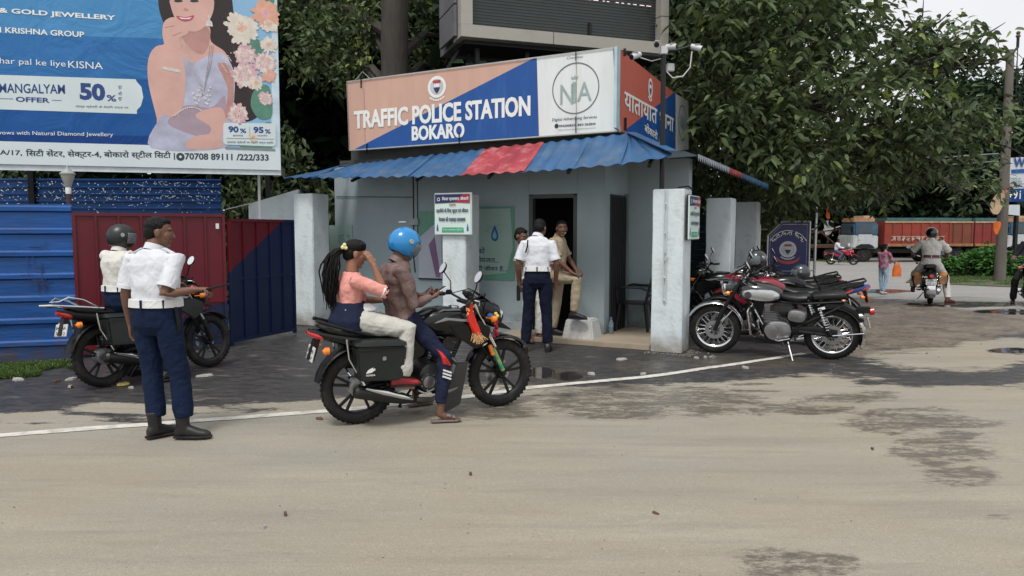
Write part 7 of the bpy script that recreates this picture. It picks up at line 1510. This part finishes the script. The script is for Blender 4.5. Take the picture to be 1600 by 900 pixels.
for s_ in 'LR':
    sh, el = J4['sh' + s_], J4['el' + s_]; sm_.tube([J4['che'].lerp(sh, .5), sh, sh.lerp(el, .5), el + (el - sh) * .12], [.06, .06, .055, .05], 16)
solid(sm_, 'top', PNK, o4, .006, 2, [(.016, .09, 'CLOUDS'), (.009, .035, 'CLOUDS')])
mb = MB(); mb.loft([(V(-.06, 0, .79), .195, .17, V(0, 1, 0), V(1, 0, 0)), (V(-.055, 0, .87), .2, .175, V(0, 1, 0), V(1, 0, 0)), (V(-.055, 0, .96), .165, .135, V(0, 1, 0), V(1, 0, 0)), (V(-.05, 0, 1.01), .145, .115, V(0, 1, 0), V(1, 0, 0))], 22); solid(mb, 'waist_layer', NVK, o4, .007, 2, [(.014, .08, 'CLOUDS')])
mb = MB(); mb.loft([(V(.03, -.1, 1.0), .05, .01, V(1, 0, 0), V(0, 1, 0)), (V(.06, -.125, .965), .07, .012, V(1, 0, 0), V(0, 1, 0)), (V(.05, -.13, .945), .06, .01, V(1, 0, 0), V(0, 1, 0))], 10); mb.build('lace_hem', WHITEP, o4)
el = J4['elR']; d = (el - J4['shR']).normalized(); MB().lathe([(.052, -.02), (.054, .0), (.05, .012)], el + d * .02, d, 16).build('cuff', DKV, o4); MB().lathe([(.054, -.032), (.055, -.02)], el + d * .02, d, 16).build('cuff_trim', WHITEP, o4)
h = MB(); hc = J4['head']; q = random.Random(8)
h.tube([hc + V(-.09, 0, .05), hc + V(-.16, -.01, .0), hc + V(-.2, -.02, -.12), hc + V(-.21, -.02, -.28), hc + V(-.21, -.02, -.37)], [.022, .034, .036, .03, .01], 12)
for i in range(150):
    o_ = V(q.gauss(0, .026), q.gauss(0, .024), 0); ln = q.uniform(.75, 1.08); ph_ = q.uniform(0, 6); pts_ = []
    for t in range(9): u_ = t / 8; sp_ = min(1, .3 + u_ * 1.6) * (1 - .45 * max(0, u_ - .75) * 4); pts_.append(hc + V(-.09 - .12 * math.sin(min(1, u_ * 2.2) * 1.57) + .012 * math.sin(ph_ + u_ * 11), -.02 * u_ + .008 * math.cos(ph_ + u_ * 9), .05 + .02 * math.sin(u_ * 6) * (u_ < .3) - .46 * ln * u_ ** 1.25) + o_ * sp_)
    h.tube(pts_, [.007, .008, .008, .008, .007, .006, .005, .004, .001], 5)
h.build('ponytail', HAIRB, o4)
h = MB(); h.ell(hc + V(.0, 0, .055), (.095, .08, .066)); h.ell(hc + V(.035, -.03, .07), (.05, .05, .03)); solid(h, 'fringe', HAIRB, o4, .007, 1, [(.008, .02, 'CLOUDS')])
for dx_, dz_ in ((-.1, .075), (-.115, .055), (-.09, .05)): MB().ell(hc + V(dx_, -.055, dz_), (.016, .01, .016), seg=8, rings=5).build('hair_clip', mat('clip_yellow', (.7, .65, .3), .5), o4)
# --- the three at the doorway
o5, J5, F5 = person('traffic officer in white shirt and navy trousers seen from behind in front of the doorway', V(.33, 9.72, 0), R(86),
    dict(stand, pel=(0, 0, .96), che=(.03, 0, 1.38), nb=(.05, 0, 1.5), head=(.1, -.03, 1.61), hf=(.9, -.35, -.35), shL=(.02, .18, 1.405), shR=(.02, -.18, 1.405), elL=(-.02, .25, 1.15), elR=(-.02, -.25, 1.15), wrL=(.06, .23, .91), wrR=(.06, -.24, .92), hipL=(0, .095, .93), hipR=(0, -.095, .93), knL=(.02, .12, .5), knR=(.02, -.12, .5), anL=(0, .16, .09), anR=(0, -.14, .09), tdL=(1, .15, 0), tdR=(1, -.1, 0)), WSH, NVD, SK1, .62, 1.02, 'shoe', vox=.008, belt=BELTW, dispk=.9, hair='short')
MB().tube([(-.1, .12, 1.46), (-.12, .125, 1.38), (-.08, .15, 1.3)], .01, 6).build('shoulder_cord', BLACKP, o5)
q = at_of(o5, (.07, .25, .76)); wt = empty('radio_handset', q, R(80), 'dark handset hanging in the left hand of the officer at the doorway', 'radio'); MB().box((0, 0, 0), (.03, .05, .2)).build('casing', BLACKP, wt, bevel=.006); MB().tube([(0, .01, .1), (0, .01, .17)], .006, 6).build('antenna', BLACKP, wt)
K6 = V(.62, 10.62, .07)
o6, J6, F6 = person('smiling khaki uniformed officer by the door with one foot up on the whitewashed block', K6, R(-24),
    dict(pel=(0, 0, .9), che=(.02, 0, 1.3), nb=(.045, 0, 1.42), head=(.1, -.03, 1.54), hf=(.55, -.84, -.05), shL=(.0, .18, 1.36), shR=(.02, -.18, 1.36), elL=(.12, .24, 1.1), elR=(.13, -.24, 1.09), wrL=(.26, .12, .96), wrR=(.3, -.17, .93), hdR=(.8, .2, -.3), hdL=(.8, -.2, -.3), hnR=(0, 0, -1), hnL=(0, 0, -1), thR=(0, 1, 0), thL=(0, -1, 0), hipL=(0, .09, .87), hipR=(.02, -.09, .87), knL=(-.02, .1, .48), knR=(.36, -.12, .83), anL=(-.08, .1, .09), anR=(.33, -.14, .36), tdR=(1, -.05, 0), tdL=(1, .1, 0)), KHK, KHK, SK1, .62, .98, 'shoe', vox=.008, belt=BELTM, hands=(.4, .3), dispk=.9, belly=.015)
MB().box((.09, -.1, 1.3), (.02, .1, .1), rot=(0, 0, -.2)).build('chest_pocket', KHK, o6, bevel=.004); MB().box((.105, -.1, 1.345), (.01, .06, .015), rot=(0, 0, -.2)).build('name_tag', BLACKP, o6)
MB().lathe([(.03, -.006), (.033, 0), (.03, .006)], (.28, -.177, .945), (.75, .3, -.6), 12).build('wrist_thread', mat('red_thread', (.5, .06, .03)), o6)
MB().tube([(.135, -.075, 1.475), (.16, -.085, 1.47), (.175, -.065, 1.478)], .004, 5).build('smile', WHITEP, o6)
o7, J7, F7 = person('man mostly hidden behind the white shirted officer, only dark hair and khaki legs showing', V(.3, 10.55, .0), R(-60),
    dict(stand, head=(.0, -.2, 1.5), nb=(0, -.1, 1.4), che=(0, -.03, 1.3), hf=(.8, .3, -.3), shL=(0, .12, 1.37), shR=(0, -.2, 1.33), hf_=(1, 0, 0)), KHK, KH2, SK1, .6, 1.0, 'shoe', mat('brown_shoe', (.12, .035, .02), .5), vox=.01)
# --- far figures
gl = G(1379, 460); 
o8, J8, F8 = person('woman in magenta checked shirt and pale jeans standing by the road with an orange bag', gl, R(25), {a: tuple(q * .87 for q in b) if a not in ('hf',) else b for a, b in dict(stand, elR=(.1, -.23, 1.15), wrR=(.32, -.15, 1.08), elL=(.1, .23, 1.15), wrL=(.3, .12, 1.08), anL=(.03, .06, .09), anR=(-.05, -.06, .09)).items()},
    mat('magenta_check', (.3, .05, .12), .85, 0, .5, 22, hue=(.35, .28, .34)), cloth_mat('pale_jeans', (.3, .42, .55)), SK1, 1, .87, 'shoe', mat('pale_shoe', (.5, .45, .42), .6), vox=.012, longsleeve=True, untuck=.3, leg=.9)
MB().tube([J8['head'] + V(-.07, 0, .02), J8['head'] + V(-.1, 0, -.1), J8['head'] + V(-.08, 0, -.25)], [.06, .05, .02], 8).build('long_hair', HAIRB, o8)
q = at_of(o8, (.36, -.16, .72)); bg_ = empty('orange_bag', q, R(25), 'bright orange carrier bag held by the woman in the magenta shirt', 'bag'); mb = MB(); mb.loft([(V(0, 0, -.2), .17, .06, V(1, 0, 0), V(0, 1, 0)), (V(0, 0, .0), .16, .055, V(1, 0, 0), V(0, 1, 0)), (V(0, 0, .16), .1, .03, V(1, 0, 0), V(0, 1, 0))], 14, None, 3); mb.build('pouch', OR, bg_); MB().tube([(-.06, 0, .15), (-.03, 0, .26), (.03, 0, .26), (.06, 0, .15)], .008, 6).build('handle', OR, bg_)
o9, J9, F9 = person('khaki shirted officer in black helmet riding away on the road, seen from behind', POL, R(64), ride(pel=(.3, 0, .9), knL=(.6, .3, .62), anL=(.45, .32, .3), knR=(.5, -.3, .58), anR=(.3, -.36, .09), elL=(.45, .36, 1.12), elR=(.45, -.36, 1.12), tdR=(.7, -.7, 0)), KH2, KH2, SK1, .7, 1.02, 'shoe', mat('brown_shoe', (.12, .035, .02)), hair=None, belt=BELTM, vox=.01, wid=1.1, belly=.02, face=False)
helmet(o9, J9['head'] + V(0, 0, .01), (1, 0, 0), V(0, 0, 1), HBLK)
fl = far.location.copy()
o10, J10, F10 = person('distant rider in white shirt on the small red motorcycle', fl, R(-22), ride(), WSH, cloth_mat('blue_jeans', (.08, .12, .2)), SK1, 1, 1.0, 'shoe', vox=.02, longsleeve=True, face=False)
o11, J11, F11 = person('man in white shirt half hidden behind the left end of the roadside bush', G(1497, 424) + V(0, 1.5, 0), R(180), {a: b for a, b in dict(stand).items()}, WSH, cloth_mat('blue_jeans', (.08, .12, .2)), SK1, .6, .9, 'shoe', vox=.02, face=False)
o12, J12, F12 = person('rider in dark clothes and pale blue helmet cut by the right edge of the frame', edg.location, R(235), ride(anL=(.45, .33, .09), anR=(.45, -.33, .09), knL=(.6, .3, .55), knR=(.6, -.3, .55)), DKV, cloth_mat('dark_trouser', (.02, .02, .025)), SK1, 1, 1.0, 'shoe', hair=None, vox=.012, longsleeve=True, face=False)
helmet(o12, J12['head'] + V(0, 0, .01), (1, 0, 0), V(0, 0, 1), mat('helmet_paleblue', (.2, .32, .42), .3, 0, .1, 3, coat=.5))

# ------------------------------------------------------------------ trucks beyond the far road
def truck(loc, heading, label, L_body, cab=True, bodyc=(.24, .035, .02), words=True, H_=2.05, top='rail'):
    root = empty('truck', loc, heading, label, 'truck', 'lorries parked beyond the far road'); BC = mat('truck_red_%s' % (label[:6],), bodyc, .7, 0, .2, 1.2, dirt=(.12, .05, .03), dirt_amt=.7, dscale=.8); CH = mat('truck_chassis', (.03, .025, .022), .8, 0, .3, 3); W2 = 2.4
    x0, x1 = -L_body, 0; zf = 1.25
    MB().box(((x0 + x1) / 2, 0, zf - .08), (L_body, W2, .16)).build('floor', CH, root)
    MB().box(((x0 + 2.6) / 2, 0, .8), (-x0 + 2.6, .9, .3)).build('chassis', CH, root)
    n = max(3, int(L_body / .62))
    for s_ in (1, -1):
        for i in range(n):
            xa = x0 + L_body * i / n; xb = x0 + L_body * (i + 1) / n; MB().box(((xa + xb) / 2, s_ * (W2 / 2 - .03), zf + H_ / 2 - .25), (xb - xa - .02, .05, H_ - .5)).build('side_panel', BC, root)
            MB().box((xa + .05, s_ * (W2 / 2 + .03), zf + H_ / 2 - .25), (.12, .07, H_ - .48)).build('rib', BC, root, bevel=.02)
        MB().box(((x0 + x1) / 2, s_ * (W2 / 2), zf + H_ - .45), (L_body, .1, .1)).build('top_rail', mat('rail_buff', (.4, .26, .16), .7, 0, .3, 3), root)
        MB().box(((x0 + x1) / 2, s_ * (W2 / 2 + .03), zf - .02), (L_body, .12, .18)).build('lower_rail', mat('rail_rust', (.3, .14, .06), .8, 0, .4, 3), root)
    MB().box((x0 + .03, 0, zf + H_ / 2 - .25), (.06, W2 - .1, H_ - .5)).build('tail_board', BC, root); MB().box((x1 - .03, 0, zf + H_ / 2 - .2), (.06, W2 - .1, H_ - .4)).build('head_board', BC, root)
    mb = MB(); q = random.Random(4)
    if words:
        for s_ in (-1, 1):
            for i in range(11):
                x = x0 + L_body * (.12 + .075 * i); z = zf + .35
                for k in range(3): mb.tube([(x + q.uniform(-.14, .14), s_ * (W2 / 2 + .075), z + q.uniform(-.12, .2)) for _ in range(4)], .022, 4)
                mb.beam((x - .15, s_ * (W2 / 2 + .07), z + .24), (x + .15, s_ * (W2 / 2 + .07), z + .24), .012, .03)
        tag(mb.build('painted_writing', mat('truck_letter', (.55, .45, .38), .7), root), kind='stuff')
    MB().box(((x0 + x1) / 2, 0, zf + H_ - .3), (L_body * .98, W2 * .9, .3)).build('tarpaulin', mat('tarp_teal', (.05, .12, .12), .8, 0, .4, 2), root, bevel=.05)
    ws = [x0 + 1.0, x0 + 2.2, x0 + 3.4] if L_body > 6 else [x0 + 1.0]
    if cab: ws.append(1.35)
    for x in ws:
        for s_ in (1, -1):
            w_ = MB().lathe([(.3, -.14), (.46, -.14), (.52, -.1), (.52, .1), (.46, .14), (.3, .14)], (x, s_ * .98, .52), (0, 1, 0), 28).build('wheel', RUBBER, root); MB().lathe([(.06, .1), (.1, .15), (.16, .1), (.28, .08), (.3, .13)], (x, s_ * .98, .52), (0, s_, 0), 20).build('rim', mat('rim_dusty', (.14, .12, .1), .7, 0, .2, 4), w_)
    if cab:
        CB = mat('cab_blue', (.03, .09, .16), .5, 0, .15, 2, dirt=(.2, .2, .2), dirt_amt=.4); CWH = mat('cab_white', (.45, .47, .48), .5, 0, .1, 2, dirt=(.2, .18, .15), dirt_amt=.5)
        MB().box((1.35, 0, 1.45), (1.9, 2.3, .95)).build('cab_lower', CWH, root, bevel=.08); up_ = MB().box((1.25, 0, 2.35), (1.7, 2.25, .95)).build('cab_upper', CB, root, bevel=.1)
        GLS = mat('cab_glass', (.06, .08, .09), .08, 0, .1, 3)
        for s_ in (1, -1):
            d = MB().box((1.35, s_ * 1.155, 1.55), (1.0, .03, .9)).build('door', CWH, root, bevel=.02); MB().box((1.75, s_ * 1.18, 1.6), (.12, .03, .03)).build('handle', GREY_STEEL, d)
            MB().box((1.35, s_ * 1.135, 2.35), (1.0, .03, .55)).build('window', GLS, root); MB().tube([(2.2, s_ * 1.15, 2.6), (2.4, s_ * 1.4, 2.5), (2.4, s_ * 1.4, 2.1)], .03, 5).build('mirror_arm', BLACKM, root); MB().box((2.4, s_ * 1.42, 2.3), (.05, .2, .4)).build('mirror', BLACKP, root)
            MB().lathe([(.14, 0), (.14, .06), (.1, .08)], (2.3, s_ * .8, 1.2), (1, 0, 0), 14).build('headlight', WHITEP, root)
            MB().prism([(.7, 1.0), (2.0, 1.0), (1.95, 1.15), (1.65, 1.3), (1.05, 1.3), (.75, 1.15)], s_ * 1.17 - .04, s_ * 1.17 + .04).build('wheel_arch', BLACKM, root)
        MB().box((2.12, 0, 2.35), (.04, 1.9, .6)).build('windscreen', GLS, root); MB().box((2.32, 0, .85), (.14, 2.4, .3)).build('bumper', CWH, root, bevel=.03); MB().box((1.35, 0, 2.98), (1.5, 2.0, .32)).build('roof_rack', mat('cab_orange', (.36, .2, .11), .7, 0, .3, 3), root, bevel=.05); MB().box((1.0, 0, 3.2), (.7, 1.6, .2)).build('roof_load', mat('load_buff', (.4, .3, .2), .8), root, bevel=.04)
    return root
tz0 = -.75; D1_ = 54.0
def tx(px_, D=D1_): return (px_ - 800) / FPX * D
truck(V(tx(1368), D1_, tz0), R(180), 'red lorry with blue and white cab, nearest the blue board, painted writing on its side', tx(1466) - tx(1366), True)
truck(V(tx(1470), D1_ + .8, tz0), R(180), 'second lorry body with buff boards on top, directly behind the first red one', tx(1513) - tx(1470), False, (.17, .045, .025), False)
truck(V(tx(1516), D1_ + .8, tz0), R(180), 'third dark red lorry body behind the bush and wooden pole', tx(1586) - tx(1516), False, (.2, .025, .02), False)
truck(V(tx(1610), D1_ + .4, tz0), R(180), 'lorry with blue cab cut by the right edge of the frame', 6, True, (.2, .1, .05), False)
# flatbed trailer left of the lorry, with odd frames on it
fb = empty('flatbed_trailer', V(tx(1340), 56, tz0), R(180), 'rusty flatbed trailer with loose frames parked left of the blue cab lorry', 'trailer')
MB().box((3.2, 0, 1.1), (7.5, 2.3, .22)).build('deck', RUST, fb); 
for x in (.4, 1.6, 5.8): 
    for s_ in (1, -1): MB().lathe([(.25, -.14), (.46, -.14), (.5, -.08), (.5, .08), (.46, .14), (.25, .14)], (x, s_ * .95, .5), (0, 1, 0), 24).build('wheel', RUBBER, fb)
for a, b in (((.5, 0, 1.2), (.5, 0, 2.4)), ((2.2, 0, 1.2), (2.2, 0, 2.5)), ((.4, -.6, 2.3), (3.4, -.6, 2.0)), ((3.4, 0, 1.2), (3.0, 0, 2.2)), ((4.2, 0, 1.2), (4.8, 0, 1.9)), ((1, .6, 1.2), (2.2, .6, 2.2))): MB().beam(a, b, .1, .1).build('frame_bar', RUST, fb)
MB().box((4.6, -.6, 2.0), (2.6, .3, .12), rot=(0, .08, 0)).build('yellow_plank', mat('plank_yellow', (.5, .42, .08), .7), fb); MB().box((1.0, -.8, 2.3), (1.8, .3, .06), rot=(0, .3, 0)).build('pale_plank', mat('plank_pale', (.4, .42, .42), .7), fb)
